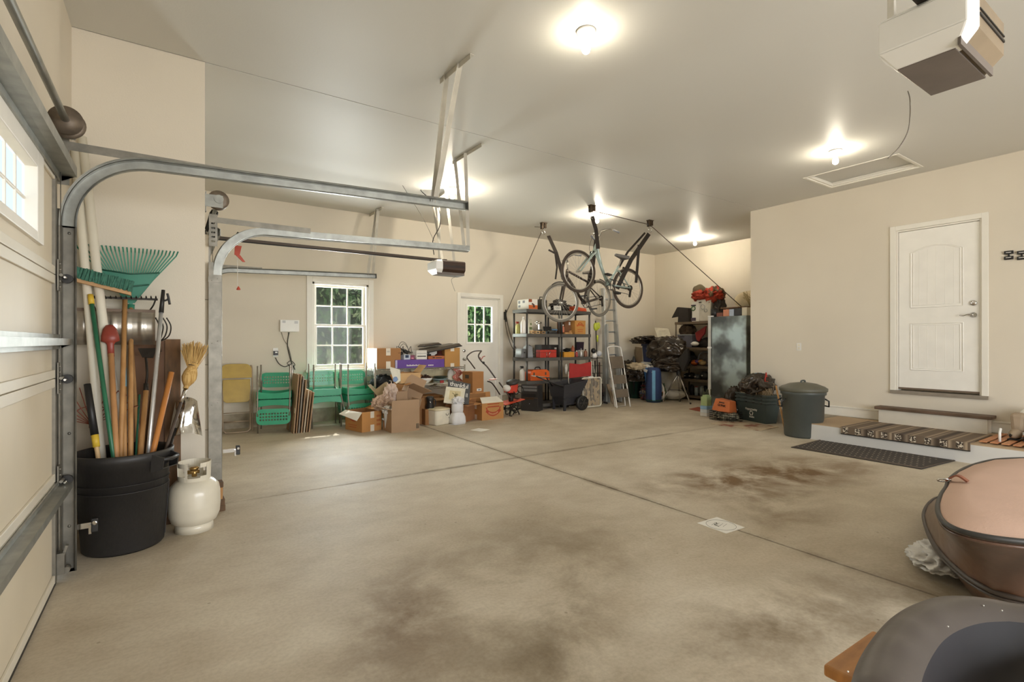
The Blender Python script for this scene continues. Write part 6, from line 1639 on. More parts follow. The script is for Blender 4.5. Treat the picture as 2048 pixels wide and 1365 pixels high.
# third shelf
z2 = SZ[2]
t = Thing('drill_case', 'grey plastic case at left of third shelf', 'case', (sx(1046, 7.6), 7.66, z2)); t.part('shell', rbody(MB(), [(-.06, .05, -.10, .12, 0, .02), (-.065, .055, -.105, .125, .02), (-.05, .05, -.10, .12, .17)], r=.03), M('mid_grey_plastic', '#77787a', .5)); t.part('latch', MB().box((-.0, -.108, .10), (.03, .006, .02)), BLACKP)
t = Thing('silver_bag', 'grey and silver ribbed tool bag behind the post', 'bag', (sx(1062), 7.60, z2)); t.part('bag_body', rbody(MB(), [(-.07, .07, -.09, .09, 0, .03), (-.075, .075, -.095, .095, .04), (-.065, .065, -.08, .08, .20), (-.03, .03, -.05, .05, .24)], r=.04), M('silver_grey_fabric', '#8f9194', .6, bump=.3, bscale=40))
m = MB()
for i in range(6): m.bb(.052+.0*i, .08, -.098, -.09, .02+.03*i, .035+.03*i)
t.part('dark_ribs', m, BLACKP)
t = Thing('metal_toolbox', 'large black toolbox standing behind the red one', 'toolbox', (sx(1096, 7.7), 7.72, z2)); t.part('box', MB().bb(-.22, .22, -.10, .12, 0, .24), M('black_toolbox', '#302b28', .5), bevel=.008)
t.part('clasp', MB().box((-.02, -.104, .19), (.04, .01, .06)), CHROME); t.part('label', MB().box((.12, -.102, .17), (.05, .004, .035)), PAPER)
t = Thing('metal_toolbox', 'red metal toolbox at the front of third shelf', 'toolbox', (sx(1096), 7.54, z2)); t.part('box', MB().bb(-.20, .19, -.06, .07, 0, .145), M('red_enamel', '#b8382c', .4), bevel=.005)
t.part('lid_seam', MB().bb(-.202, .192, -.062, .072, .095, .10), BLACKP); t.part('loose_tools', MB().tube([(-.05, -.07, .0), (-.06, -.075, .10)], .006, 6).tube([(-.02, -.07, 0), (.02, -.075, .10), (.04, -.075, .12)], .005, 6), CHROME)
t = Thing('pliers', 'small dark tools lying at the left of third shelf', 'tool', (sx(1036, 7.75), 7.72, z2)); t.part('jaws', MB().box((0, 0, .02), (.06, .2, .035)), DARKP, bevel=.006)
t = Thing('parts_bin', 'yellow orange open bin of cable at second unit', 'bin', (sx(1137), 7.56, z2)); t.part('tray', MB().bb(-.13, .13, -.08, -.072, 0, .10).bb(-.13, .13, .10, .108, 0, .10).bb(-.13, -.122, -.072, .10, 0, .10).bb(.122, .13, -.072, .10, 0, .10).bb(-.122, .122, -.072, .10, 0, .01), M('amber_plastic', '#cf9132', .5))
m = MB(); rq = random.Random(3)
for i in range(6): m.torus((rq.uniform(-.07, .07), rq.uniform(-.03, .04), .10+.012*i), (rq.uniform(-.3, .3), rq.uniform(-.3, .3), 1), .05, .009, 18, 6)
t.part('coiled_cable', m, BLACKM)
for i, (px, r_, h_, mt, lb2) in enumerate(((1155, .03, .12, M('red_white_can', '#a9423c', .4), 'small red and white can'), (1164, .036, .17, M('silver_can', '#b9b5ae', .3, .5), 'silver spray can with grey cap'), (1173, .036, .15, M('brown_can', '#8a5a42', .4), 'brown varnish can'))):
    bottle('spray_can', lb2+' on third shelf of second unit', sx(px), 7.53, z2, r_, h_, mt, [PORC, GREY, BLACKP][i])
t = Thing('dark_screen', 'small dark screen tilted at back of third shelf', 'screen', (sx(1160, 7.8), 7.80, z2+.12)); t.part('cabinet', MB().box((0, 0, .09), (.18, .03, .17), rot=(.1, 0, 0)), M('dark_violet_glass', '#3a2d3a', .3)); t.part('stand', MB().box((0, .02, -.055), (.1, .08, .13)), WHITEP)
bottle('orange_cup', 'orange can behind the amber bin', sx(1147, 7.7), 7.72, z2+.10, .035, .12, M('coral_can', '#c8704e', .4), ORG)
t = Thing('storage_block', 'grey block carrying the orange can', 'box', (sx(1147, 7.7), 7.74, z2)); t.part('casing', MB().bb(-.08, .06, -.06, .06, 0, .10), GREY, bevel=.003)
t = Thing('label_holder', 'white card against back of third shelf', 'card', (sx(1128, 7.8), 7.83, z2+.10)); t.part('card', MB().box((0, 0, .06), (.07, .01, .05)), PAPER); t.part('base', MB().box((0, .02, -.05), (.07, .06, .10)), GREY)
# fourth shelf
z3 = SZ[3]
bottle('spray_bottle', 'white spray bottle with black trigger on fourth shelf', sx(1046, 7.6), 7.62, z3, .05, .27, M('white_bottle', '#dcd8cf', .4), BLACKP, True)
t = Thing('metal_toolbox', 'orange domed metal toolbox with black carrying handle', 'toolbox', (sx(1079), 7.56, z3)); OG = M('orange_enamel', '#d8622a', .35, var=.06)
m = MB(); pts = [(-.22, 0), (.22, 0), (.22, .13), (.20, .17), (.15, .20), (-.15, .20), (-.20, .17), (-.22, .13)]
m.slab([(x_, -.085, z_) for x_, z_ in pts], (0, .19, 0)); t.part('box', m, OG, bevel=.006)
t.part('handle', MB().tube(bez([(-.06, 0, .20), (-.05, 0, .235), (0, 0, .245), (.05, 0, .235), (.06, 0, .20)], 5), .010, 8), BLACKP)
for x_ in (-.15, .12): t.part('latch', MB().box((x_, -.09, .125), (.03, .01, .05)), CHROME)
t = Thing('red_folding_seat', 'red canvas folding seat leaning on the second unit', 'seat', (sx(1160), 7.42, .36))
q = [at(1138, 757, y=7.40), at(1182, 752, y=7.40), at(1182, 724, y=7.44), at(1160, 729, y=7.44), at(1139, 727, y=7.44)]
t.part('canvas', MB().panel(q, .012), M('red_canvas', '#ab2f2c', .8, var=.1), world=True)
m = MB(); a_, b2 = at(1137, 762, y=7.41), at(1137, 744, y=7.42); m.tube([a_, b2], .01, 6); m.tube([at(1183, 775, y=7.40), at(1183, 722, y=7.45)], .01, 6); m.tube([at(1137, 762, y=7.41), Vector((at(1137, 762, y=7.41).x, 7.38, 0))], .01, 6); m.tube([at(1183, 775, y=7.40), Vector((at(1183, 775, y=7.4).x, 7.36, 0))], .01, 6)
t.part('frame', m, CREAM, world=True)
t = Thing('white_rag', 'white rag hanging at left of the red canvas', 'rag', at(1132, 745, y=7.5)); t.part('cloth', MB().blob(at(1132, 738, y=7.50), (.03, .03, .10), 5, .3, 2, 3), M('white_rag', '#d6d1c4', .8), world=True)
# desktop tower on the floor
N_, w_, d_, h_, rz_ = box3((1076, 824), (1093, 819), (1053, 820), 771)
t = Thing('computer_tower', 'black desktop computer tower standing before the shelving', 'computer', N_, rz_)
w_, d_ = .19, .34
# the drive face looks left
t.part('case', MB().bb(0, w_+.02, 0, d_, 0, h_), M('black_pc', '#302e2d', .4), bevel=.004)
m = MB(); m.bb(-.006, 0, .02, d_-.02, h_*.88, h_*.96); m.bb(-.006, 0, .02, d_-.02, h_*.76, h_*.85); t.part('drive_bays', m, M('grey_bezel', '#6e6d6c', .4))
m = MB(); m.bb(-.007, 0, .04, d_-.04, h_*.55, h_*.66); t.part('recess', m, BLACKP); m = MB(); m.bb(-.008, 0, .0, d_, h_*.50, h_*.515); m.bb(-.008, 0, .08, d_-.08, h_*.455, h_*.475); t.part('silver_trim', m, CHROME)
m = MB(); m.cyl((-.004, d_*.5, h_*.28), (0, d_*.5, h_*.28), .008, n=10); t.part('power_button', m, GREY)

# garden cart
CARTM = M('black_cart_plastic', '#35353a', .4, var=.08)
t = Thing('garden_cart', 'black plastic two-wheeled garden cart before the shelving', 'cart', fl(1120, 821))
yc0, yc1 = 6.95, 7.33
T_ = lambda px, py, y: at(px, py, y=y)
a = [T_(1131, 771, yc0), T_(1177, 758, yc0)]        # near rim, left to right
zt = .49; xL, xR2 = T_(1131, 771, yc0).x, T_(1177, 760, yc0).x
xl = xL-.02
m = MB()
top = [Vector((xl, yc0, zt-.02)), Vector((xR2, yc0, zt+.06)), Vector((xR2, yc1+.1, zt+.06)), Vector((xl-.0, yc1+.1, zt-.02))]
bot = [Vector((xl+.02, yc0+.05, .24)), Vector((xR2-.16, yc0+.05, .24)), Vector((xR2-.16, yc1+.05, .24)), Vector((xl+.02, yc1+.05, .24))]
ti = [p+(sum(top, Vector())/4-p)*.07 for p in top]; bi = [p+(sum(bot, Vector())/4-p)*.07+Vector((0, 0, .02)) for p in bot]
m.add(bot+top+ti+bi, [(3, 2, 1, 0)]+[(i, (i+1) % 4, 4+(i+1) % 4, 4+i) for i in range(4)]+[(4+i, 4+(i+1) % 4, 8+(i+1) % 4, 8+i) for i in range(4)]+[(8+i, 8+(i+1) % 4, 12+(i+1) % 4, 12+i) for i in range(4)]+[(12, 13, 14, 15)], False)
t.part('tub', m, CARTM, world=True, bevel=.012)
m = MB(); m.hexa([Vector((xl+.08, yc0+.09, .10)), Vector((xl+.30, yc0+.09, .10)), Vector((xl+.30, yc1, .10)), Vector((xl+.08, yc1, .10))], [Vector((xl+.03, yc0+.06, .245)), Vector((xl+.42, yc0+.06, .245)), Vector((xl+.42, yc1+.03, .245)), Vector((xl+.03, yc1+.03, .245))])
t.part('lower_well', m, CARTM, world=True, bevel=.01)
for yy in (yc0+.07, yc1): 
    t.part('leg', MB().hexa([Vector((xl+.05, yy, 0)), Vector((xl+.09, yy, 0)), Vector((xl+.09, yy+.03, 0)), Vector((xl+.05, yy+.03, 0))], [Vector((xl+.04, yy, .25)), Vector((xl+.12, yy, .25)), Vector((xl+.12, yy+.03, .25)), Vector((xl+.04, yy+.03, .25))]), CARTM, world=True)
for yy in (yc0-.02, yc1+.06):
    c_ = Vector((xl+.40, yy, .135)); m = MB().lathe([(.03, -.03), (.105, -.028), (.13, -.025), (.136, -.01), (.136, .015), (.13, .03), (.105, .03), (.10, .012), (.03, .01)], c_, 30, (0, 1, 0))
    wh = t.part('wheel', m, BLACKP, world=True)
    m = MB()
    for k in range(6): a_ = k*PI/3; m.tube([c_+Vector((0, -.034, 0)), c_+Vector((math.cos(a_)*.10, -.032, math.sin(a_)*.10))], .009, 5)
    m.cyl(c_+Vector((0, -.045, 0)), c_+Vector((0, .02, 0)), .02, n=12); t.part('spokes', m, DARKP, parent=wh, world=True)
m = MB(); p0, p1 = T_(1063, 752, 7.1), T_(1105, 757, 7.1); 
for q0_, q1_ in ((p0+(p1-p0)*.2, Vector((xl+.02, yc0+.05, zt-.06))), (p0+(p1-p0)*.7, Vector((xl+.02, yc1, zt-.06)))): m.tube([q0_, q1_], .013, 6)
t.part('handle_arms', m, BLACKP, world=True)
t.part('handle_bar', MB().tube([p0, p1], .011, 8), ALU, world=True)

# white wire grille in front of shelves
t = Thing('wire_grille', 'cream framed wire grille backed by patchy brown card', 'grille', fl(1200, 812))
q = [T_(1168, 817, 7.10), T_(1202, 812, 7.10), T_(1202, 755, 7.22), T_(1156, 757, 7.22)]
q[3] = T_(1166, 756, 7.22)
q[0].z = .01; q[1].z = .01; q = [Vector((q[0].x, 7.10, .02)), Vector((T_(1202, 815, 7.1).x, 7.10, .02)), Vector((T_(1202, 755, 7.2).x, 7.2, T_(1202, 755, 7.2).z)), Vector((T_(1166, 757, 7.2).x-.03, 7.2, T_(1202, 755, 7.2).z))]
def corner_pts(q, r=.04):
    out = []
    for i in range(4):
        p, a_, b_ = q[i], q[i-1], q[(i+1) % 4]; out += [p+(a_-p).normalized()*r, p+(a_-p).normalized()*r*.3+(b_-p).normalized()*r*.3, p+(b_-p).normalized()*r]
    return out
t.part('frame', MB().tube(corner_pts(q), .012, 8, closed=True), CREAM, world=True)
m = MB()
for i in range(1, 13): m.cyl(q[0]+(q[1]-q[0])*i/13, q[3]+(q[2]-q[3])*i/13, .005, n=6, caps=False)
t.part('bars', m, CREAM, world=True)
bk = [p+Vector((0, .02, 0)) for p in q]; t.part('backing_card', MB().panel([bk[0]+(bk[2]-bk[0])*.03, bk[1]+(bk[3]-bk[1])*.03, bk[2]+(bk[0]-bk[2])*.03, bk[3]+(bk[1]-bk[3])*.03], .006), ramp_mat('patchy_brown', [(.4, '#9a7b55'), (.5, '#b3946a'), (.56, '#4a3a2a')], scale=7, rough=.8), world=True)
t.part('top_handle', MB().box((q[2]+q[3])/2+Vector((-.02, 0, .012)), (.12, .03, .03)), PORC, world=True)

# string trimmer and sports things between shelving and ladder
LIME = M('lime_plastic', '#c3cc3f', .4)
t = Thing('string_trimmer', 'string trimmer with lime green handles standing upright', 'trimmer', Vector((T_(1195, 800, 7.6).x, 7.6, 0)))
a_, b_ = T_(1191, 642, 7.62), T_(1195, 715, 7.62); d_ = (b_-a_)
t.part('shaft', MB().cyl(a_, Vector((b_.x+.02, 7.60, .02)), .012, n=8), BLACKP, world=True)
t.part('motor_head', MB().lathe([(.03, -.10), (.055, -.07), (.065, -.02), (.055, .04), (.03, .06), (0, .065)], T_(1192, 652, 7.62), 18, (0, 0, 1), sy=.7), LIME, world=True)
t.part('grip_loop', MB().torus(T_(1197, 652, 7.58), (.3, 1, 0), .05, .013, 18, 8, sx=.6, sy=1.2, ref=(1, 0, 0)), LIME, world=True)
t.part('lower_grip', MB().cyl(T_(1194, 671, 7.62), T_(1194, 684, 7.62), .03, .026, 12), LIME, world=True)
t.part('cutting_guard', MB().torus((b_.x+.02, 7.58, .03), (0, 0, 1), .09, .015, 18, 6, 0, PI), BLACKP, world=True)
t = Thing('wire_ball_cage', 'black mesh cage holding bats and balls beside shelving', 'cage', Vector((T_(1194, 800, 7.5).x, 7.5, 0)))
x0_, x1_ = T_(1184, 717, 7.45).x, T_(1203, 717, 7.45).x; zt_ = T_(1190, 717, 7.45).z
m = MB()
for i in range(8):
    x_ = x0_+(x1_-x0_)*i/7
    for yy in (7.42, 7.62): m.cyl((x_, yy, 0), (x_, yy, zt_), .004, n=5, caps=False)
for j in range(7):
    z_ = zt_*j/6; m.tube([(x0_, 7.42, z_+.003), (x1_, 7.42, z_+.003), (x1_, 7.62, z_+.003), (x0_, 7.62, z_+.003)], .006 if j == 6 else .004, 5, closed=True)
t.part('mesh', m, BLACKM, world=True)
for (pxy, r_, mt, nm, lb2) in (((1187, 702), .055, BLACKP, 'ball', 'black ball on top of the black mesh cage'), ((1189, 712), .06, PORC, 'helmet', 'white helmet resting in the mesh cage top'), ((1198, 708), .06, M('grey_white_ball', '#c9ccd2', .5), 'ball', 'grey white ball behind the trimmer shaft')):
    c_ = T_(*pxy, 7.52); solo(nm, MB().sphere(c_, (r_, r_*.9, r_), 18, 12), mt, lb2, nm)
for i, (p, q_) in enumerate((((1186, 722), (1196, 790)), ((1190, 722), (1186, 790)), ((1199, 725), (1200, 795)))):
    a_, b_ = T_(*p, 7.50), T_(*q_, 7.48); solo('bat', MB().cyl((b_.x, b_.y, .01), a_, .022, .014, 10), [CREAM, IRON, M('maroon_bat', '#5a2d28', .5)][i], ['cream bat slanting inside the black mesh cage', 'dark bat inside the black mesh cage', 'maroon bat at right inside the mesh cage'][i], 'bat')
solo('cloth_pile', MB().blob((T_(1195, 760, 7.55).x, 7.52, .22), (.11, .07, .22), 41, .45, 2.6, 4, flat=.98, ridge=True), ramp_mat('dark_patch_cloth', [(.4, '#2a2522'), (.6, '#5b4b40'), (.7, '#b8ab98')], scale=9, rough=.8), 'dark patterned cloth stuffed down inside the mesh cage', 'cloth')

# extension ladder leaning on back wall
ALUL = M('ladder_aluminium', '#b6b9ba', .4, .7, var=.12, scale=5)
t = Thing('extension_ladder', 'aluminium extension ladder leaning up on the back wall', 'ladder', fl(1222, 807))
bl, br, tl, tr = T_(1211, 806, 7.42), T_(1252, 800, 7.42), T_(1199, 560, 8.16), T_(1215, 520, 8.16)
bl.z = br.z = 0.0; br = Vector((bl.x+.40, 7.42, 0)); tl = Vector((T_(1203, 560, 8.18).x-.0, 8.2, 2.25)); tl = Vector((T_(1206, 545, 8.2).x, 8.2, 2.45)); tr = Vector((tl.x+.34, 8.2, 2.45))
for (b0_, t0_) in ((bl, tl), (br, tr)):
    m = MB(); m.hexa([b0_+Vector(p) for p in ((-.022, -.042, 0), (.022, -.042, 0), (.022, .042, 0), (-.022, .042, 0))], [t0_+Vector(p) for p in ((-.022, -.042, 0), (.022, -.042, 0), (.022, .042, 0), (-.022, .042, 0))]); t.part('rail', m, ALUL, world=True)
    t.part('foot', MB().box(b0_+Vector((0, 0, .02)), (.04, .09, .04)), RUBBER, world=True)
for i in range(1, 10): k = i/10; t.part('rung', MB().cyl(bl+(tl-bl)*k, br+(tr-br)*k, .016, n=8), ALUL, world=True)
for (b0_, t0_) in ((bl, tl), (br, tr)):
    m = MB(); k0, k1 = .0, .66; o_ = Vector((.03 if b0_ is bl else -.03, -.05, .02)); a_, c2 = b0_+(t0_-b0_)*k0+o_, b0_+(t0_-b0_)*k1+o_
    m.hexa([a_+Vector(p) for p in ((-.018, -.036, 0), (.018, -.036, 0), (.018, .036, 0), (-.018, .036, 0))], [c2+Vector(p) for p in ((-.018, -.036, 0), (.018, -.036, 0), (.018, .036, 0), (-.018, .036, 0))]); t.part('rail', m, ALUL, world=True)
# loose boards beside ladder foot
solo('plank', MB().hexa([Vector((bl.x+.05+dx_, 7.26+dy_, 0)) for dx_, dy_ in ((0, 0), (.08, 0), (.08, .02), (0, .02))], [Vector((bl.x-.03+dx_, 7.36+dy_, .40)) for dx_, dy_ in ((0, 0), (.08, 0), (.08, .02), (0, .02))]), M('grey_brown_board', '#8d7b66', .7), 'short grey brown board against the ladder foot', 'board')
# step stool
t = Thing('step_ladder', 'folding step ladder with white tube frame and brown treads', 'step ladder', fl(1246, 806))
SB = M('brown_tread', '#6d6152', .6); yb_, yt_ = 6.80, 7.13
P0, P1 = T_(1234, 808, yb_), T_(1262, 806, yb_); zz_ = T_(1226, 693, yt_).z
xa, xb = P0.x, P0.x+.36
ta, tb = T_(1214, 700, yt_).x, T_(1241, 700, yt_).x
def SPt(k, s_, o=0): return Vector(((xa+(ta-xa)*k) if s_ < 0 else (xb+(tb-xb)*k), yb_+(yt_-yb_)*k+o, zz_*k))
t.part('front_frame', MB().tube(bez([SPt(0, -1), SPt(.5, -1), SPt(.92, -1), (SPt(.985, -1)*.9+SPt(.985, 1)*.1), (SPt(1, -1)+SPt(1, 1))/2, (SPt(.985, -1)*.1+SPt(.985, 1)*.9), SPt(.92, 1), SPt(.5, 1), SPt(0, 1)], 6), .0125, 8), WHITEP, world=True)
t.part('rear_frame', MB().tube([SPt(.82, -1, .03)+Vector((.03, 0, 0)), SPt(.0, -1, .10)+Vector((.05, 0, .01)), SPt(.0, 1, .10)+Vector((-.03, 0, .01)), SPt(.82, 1, .03)+Vector((-.03, 0, 0))], .011, 8), WHITEP, world=True)
for (k0, k1) in ((.63, .83), (.38, .52), (.16, .29)):
    q = [SPt(k0, -1, -.012)+Vector((.014, 0, 0)), SPt(k0, 1, -.012)+Vector((-.014, 0, 0)), SPt(k1, 1, -.012)+Vector((-.014, 0, 0)), SPt(k1, -1, -.012)+Vector((.014, 0, 0))]
    t.part('tread', MB().panel(q, .02), SB, world=True, bevel=.004)
t = Thing('glass_jars', 'clutter of grey jars behind the step ladder foot', 'jars', fl(1244, 800)+Vector((.0, .12, 0)))
for i in range(3): t.part('jar', MB().lathe([(.04, 0), (.045, .01), (.045, .09), (.03, .11), (0, .11)], (.06*i-.04, .0+.03*(i % 2), 0), 16), M('grey_glass_jar', '#76777c', .25))

# tiller by the back door
TR_ = M('tiller_red', '#c23a26', .4); 
t = Thing('garden_tiller', 'red garden tiller with long bent handlebars by the back door', 'tiller', fl(1018, 822))
yT_ = 7.2
m = MB()
m.tube(bez([T_(1045, 800, 7.15), T_(1030, 780, 7.15), T_(1012, 765, 7.18), T_(992, 760, 7.2)], 5)[:1]+[T_(1020, 795, 7.12), T_(998, 765, 7.2)], .013, 8)
m.tube(bez([T_(991, 757, 7.22), T_(975, 735, 7.28), T_(962, 722, 7.32), T_(957, 712, 7.34), T_(963, 702, 7.36)], 6), .013, 8)
m.tube(bez([T_(1000, 790, 7.4), T_(985, 768, 7.42), T_(975, 763, 7.42)], 5), .012, 8)
m.tube(bez([T_(950, 738, 7.5), T_(942, 727, 7.5), T_(934, 716, 7.5), T_(938, 709, 7.48), T_(948, 703, 7.46), T_(962, 702, 7.40)], 6), .011, 8)
t.part('handlebars', m, M('dark_bronze_tube', '#4c443e', .4, .5), world=True)
t.part('throttle', MB().tube(bez([T_(960, 715, 7.34), T_(962, 720, 7.33), T_(966, 714, 7.33), T_(970, 713, 7.33)], 4), .008, 6), M('dull_red_lever', '#9c4a3c', .5), world=True)
t.part('knob', MB().sphere(T_(967, 726, 7.28), .022, 10, 8), BLACKP, world=True)
ce = T_(1022, 780, 7.15)
t.part('engine_cover', MB().hexa([ce+Vector(p) for p in ((-.10, -.08, -.05), (.08, -.08, -.05), (.08, .10, -.05), (-.10, .10, -.05))], [ce+Vector(p) for p in ((-.02, -.06, .12), (.12, -.06, .10), (.12, .08, .10), (-.02, .08, .12))]), TR_, world=True, bevel=.02)
t.part('fuel_tank', MB().sphere(ce+Vector((-.10, -.02, .03)), (.07, .07, .06), 16, 10), M('milky_tank', '#d2cfc8', .4), world=True)
t.part('recoil_housing', MB().lathe([(.10, 0), (.11, .03), (.09, .06), (.03, .075), (0, .08)], ce+Vector((.03, -.0, .10)), 20, (-.2, -.1, 1)), DARKP, world=True)
t.part('gearbox', MB().cyl(ce+Vector((0, 0, -.05)), Vector((ce.x, ce.y, .17)), .05, .035, 14), BLACKM, world=True)
q = [Vector((ce.x-.20, ce.y-.14, .20)), Vector((ce.x+.20, ce.y-.14, .27)), Vector((ce.x+.20, ce.y+.16, .27)), Vector((ce.x-.20, ce.y+.16, .20))]
t.part('fender', MB().panel(q, .012), M('tiller_orange_red', '#cf4a2c', .4), world=True, bevel=.006)
for sg in (-1, 1):
    for yy in (-.10, .10):
        c_ = Vector((ce.x+.0+.06*sg, ce.y+yy, .11)); m = MB()
        for k in range(5):
            a_ = k*2*PI/5+yy*9+sg; p = c_+Vector((math.cos(a_)*.105, 0, math.sin(a_)*.105)); m.ribbon([c_, (c_+p)/2, p, p+Vector((-math.sin(a_)*.03, .03*sg, math.cos(a_)*.03))], .02, .006, up=(0, 1, 0))
        m.cyl(c_+Vector((0, -.02, 0)), c_+Vector((0, .02, 0)), .022, n=10); t.part('tine', m, BLACKM, world=True)
c_ = Vector((ce.x-.28, ce.y+.05, .085)); m = MB().torus(c_, (0, 1, 0), .072, .012, 24, 8); 
for k in range(8): m.cyl(c_, c_+Vector((math.cos(k*PI/4)*.07, 0, math.sin(k*PI/4)*.07)), .0025, n=5)
t.part('transport_wheel', m, GREY, world=True)
m = MB()
m.torus(ce+Vector((.16, -.05, .0)), (0, 1, 0), .055, .009, 18, 6, sy=1.2); m.torus(ce+Vector((.05, -.09, -.02)), (0, 1, 0), .05, .009, 16, 6, 0, PI, ref=(1, 0, 0))
t.part('guard_loops', m, BLACKM, world=True)
# white box ironing frame behind the tiller
t = Thing('clothes_airer', 'white metal frame with pink top bar by the door', 'frame', Vector((T_(990, 790, 7.6).x, 7.62, 0)))
m = MB(); m.tube([T_(990, 762, 7.6), Vector((T_(996, 800, 7.6).x, 7.6, .0))], .012, 8); m.tube([T_(973, 762, 7.6), T_(1000, 758, 7.6)], .009, 8)
t.part('tubes', m, WHITEP, world=True); t.part('pink_bar', MB().tube([T_(978, 760, 7.59), T_(992, 759, 7.59)], .012, 8), M('faded_pink_grip', '#d9a9a0', .6), world=True)
# ================================================================ far right corner
BRS = M('brown_shelf_steel', '#6e5f4d', .55, var=.1)
shelving('shelving_unit', 'brown steel shelving in the far corner behind the fridge', 9.30, 9.80, 5.60, 7.27, (1.69, 1.13, .74, .45, .10), BRS, BRS, th=.055, pr=.02)
G = lambda px, py, x=9.32: at(px, py, x=x)
def gy(px, x=9.4): return at(px, 684, x=x).y
def simple(name, label, cat, mb, mat, group=None, part='body', world=True, **kw):
    xs = [v.x for v in mb.v]; ys = [v.y for v in mb.v]; zs = [v.z for v in mb.v]
    t = Thing(name, label, cat, ((min(xs)+max(xs))/2, (min(ys)+max(ys))/2, min(zs)), group=group)
    t.part(part, mb, mat, world=True, **kw); return t
# fridge: door side turned away, long flank facing the room
FX0, FX1, FY0, FY1, FZ = 8.0, 8.72, 4.80, 5.46, 1.70
STEEL = ramp_mat('dented_steel_reflections', [(.38, '#4b4e4c'), (.5, '#757b78'), (.6, '#a6b4b2')], scale=2.3, rough=.32, metal=.55, detail=3, bump=.9)  # dents in the bump; reflections painted in as dark and pale tones
t = Thing('refrigerator', 'tall steel refrigerator with rippled flank beside the wall corner', 'refrigerator', (8.36, 5.15, 0))
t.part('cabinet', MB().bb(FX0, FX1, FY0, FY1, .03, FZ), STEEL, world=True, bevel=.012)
for (z0_, z1_) in ((.06, 1.14), (1.16, FZ)): 
    d_ = t.part('door', MB().bb(FX0-.0, FX1, FY1+.015, FY1+.075, z0_, z1_), M('fridge_door_edge', '#c9c7bf', .4, .3), world=True, bevel=.006)
    t.part('gasket', MB().bb(FX0+.01, FX1-.01, FY1, FY1+.015, z0_, z1_), BLACKP, parent=d_, world=True)
t.part('hinge', MB().box((FX0+.02, FY1+.04, 1.15), (.07, .07, .03)).box((FX0+.03, FY1+.03, FZ+.01), (.06, .09, .02)), PORC, world=True)
t.part('feet', MB().bb(FX0+.03, FX1-.03, FY0+.03, FY1, 0, .03), BLACKP, world=True)
# on the fridge
for (y0_, y1_, h_, mt, lb2) in ((5.28, 5.40, .07, M('rosewood_box', '#7b4a3c', .5), 'dark red flat box at left on the fridge'), (5.16, 5.27, .12, M('salmon_box', '#cf8a6a', .6), 'salmon coloured box on the fridge'), (5.07, 5.155, .12, M('blue_white_box', '#b9c4d6', .6), 'blue and white box on the fridge'), (4.93, 5.06, .13, M('black_gloss_box', '#2c2a2b', .4), 'black boxed item on the fridge'), (4.83, 4.92, .14, CREAM, 'cream carton at right end of the fridge top')):
    t = simple('small_carton', lb2, 'box', MB().bb(8.06, 8.30, y0_, y1_, FZ+.002, FZ+h_), mt, 'boxes on the fridge', 'carton', bevel=.003)
simple('plank', 'thin dark board laid over the boxes on the fridge', 'board', MB().bb(8.10, 8.35, 4.85, 5.35, FZ+.142, FZ+.16), WOODD, part='board')
solo('pillow', MB().blob((8.55, 5.02, FZ+.30), (.14, .34, .17), 3, .08, 1.5, 4), M('cream_bedding', '#d9c9a6', .9), 'large cream pillow lying on the boxes above the fridge', 'pillow')
m = MB(); rq = random.Random(2)
for i in range(40): a_ = rq.uniform(0, 6.28); p = Vector((8.25, 4.88, FZ+.14)); m.tube([p, p+Vector((math.cos(a_)*.05, math.sin(a_)*.05, .12)), p+Vector((math.cos(a_)*.10, abs(math.sin(a_))*.12, rq.uniform(.16, .28)))], .003, 4)
t = simple('dried_plant', 'bundle of dry straw coloured stems above the fridge', 'plant', m, M('dry_stems', '#a5946a', .8), part='stems')
simple('black_pot', 'dark round tin at left edge of the fridge top', 'tin', MB().cyl((8.10, 5.47, FZ+.002), (8.10, 5.47, FZ+.14), .06, n=18), BLACKP)
# top of the brown shelving
zt_ = 1.692
def ybox(name, label, cat, px0, px1, z, h, mt, x=9.33, dp=.22, part='body', **kw):
    return simple(name, label, cat, MB().bb(x, x+dp, gy(px1, x), gy(px0, x), z, z+h), mt, part=part, **kw)
t = simple('black_tote', 'black fabric case leaning at the left end of brown shelving', 'case', MB().hexa([(9.34, gy(1381), zt_), (9.55, gy(1381), zt_), (9.55, gy(1359), zt_), (9.34, gy(1359), zt_)], [(9.34, gy(1379), zt_+.30), (9.50, gy(1379), zt_+.30), (9.50, gy(1361), zt_+.33), (9.34, gy(1361), zt_+.33)]).hexa([(9.335, gy(1360), zt_+.12), (9.36, gy(1360), zt_+.12), (9.36, gy(1347), zt_+.10), (9.335, gy(1347), zt_+.10)], [(9.335, gy(1362), zt_+.33), (9.36, gy(1362), zt_+.33), (9.36, gy(1358), zt_+.33), (9.335, gy(1358), zt_+.33)]), M('black_nylon', '#2c2622', .7), part='shell')
t = ybox('snack_carton', 'tall white carton with green print on brown shelving', 'box', 1384, 1398, zt_, .42, PAPER, part='carton')
m = MB(); y_ = gy(1391); m.torus((9.325, y_, zt_+.28), (1, 0, 0), .045, .012, 14, 5); t.part('green_ring_print', m, M('leaf_green_print', '#4f6b43', .6), world=True)
for a_, b_ in ((.33, .36), (.01, .08)): t.part('dark_print', MB().bb(9.3285, 9.3295, y_-.06, y_+.06, zt_+a_, zt_+b_), M('plum_print', '#4a3f50', .6), world=True)
n_ = Vector((9.33, gy(1424), zt_)); t = Thing('white_waste_bin', 'white bin with faint printed figure heaped with red clothes', 'bin', (9.46, gy(1411), zt_))
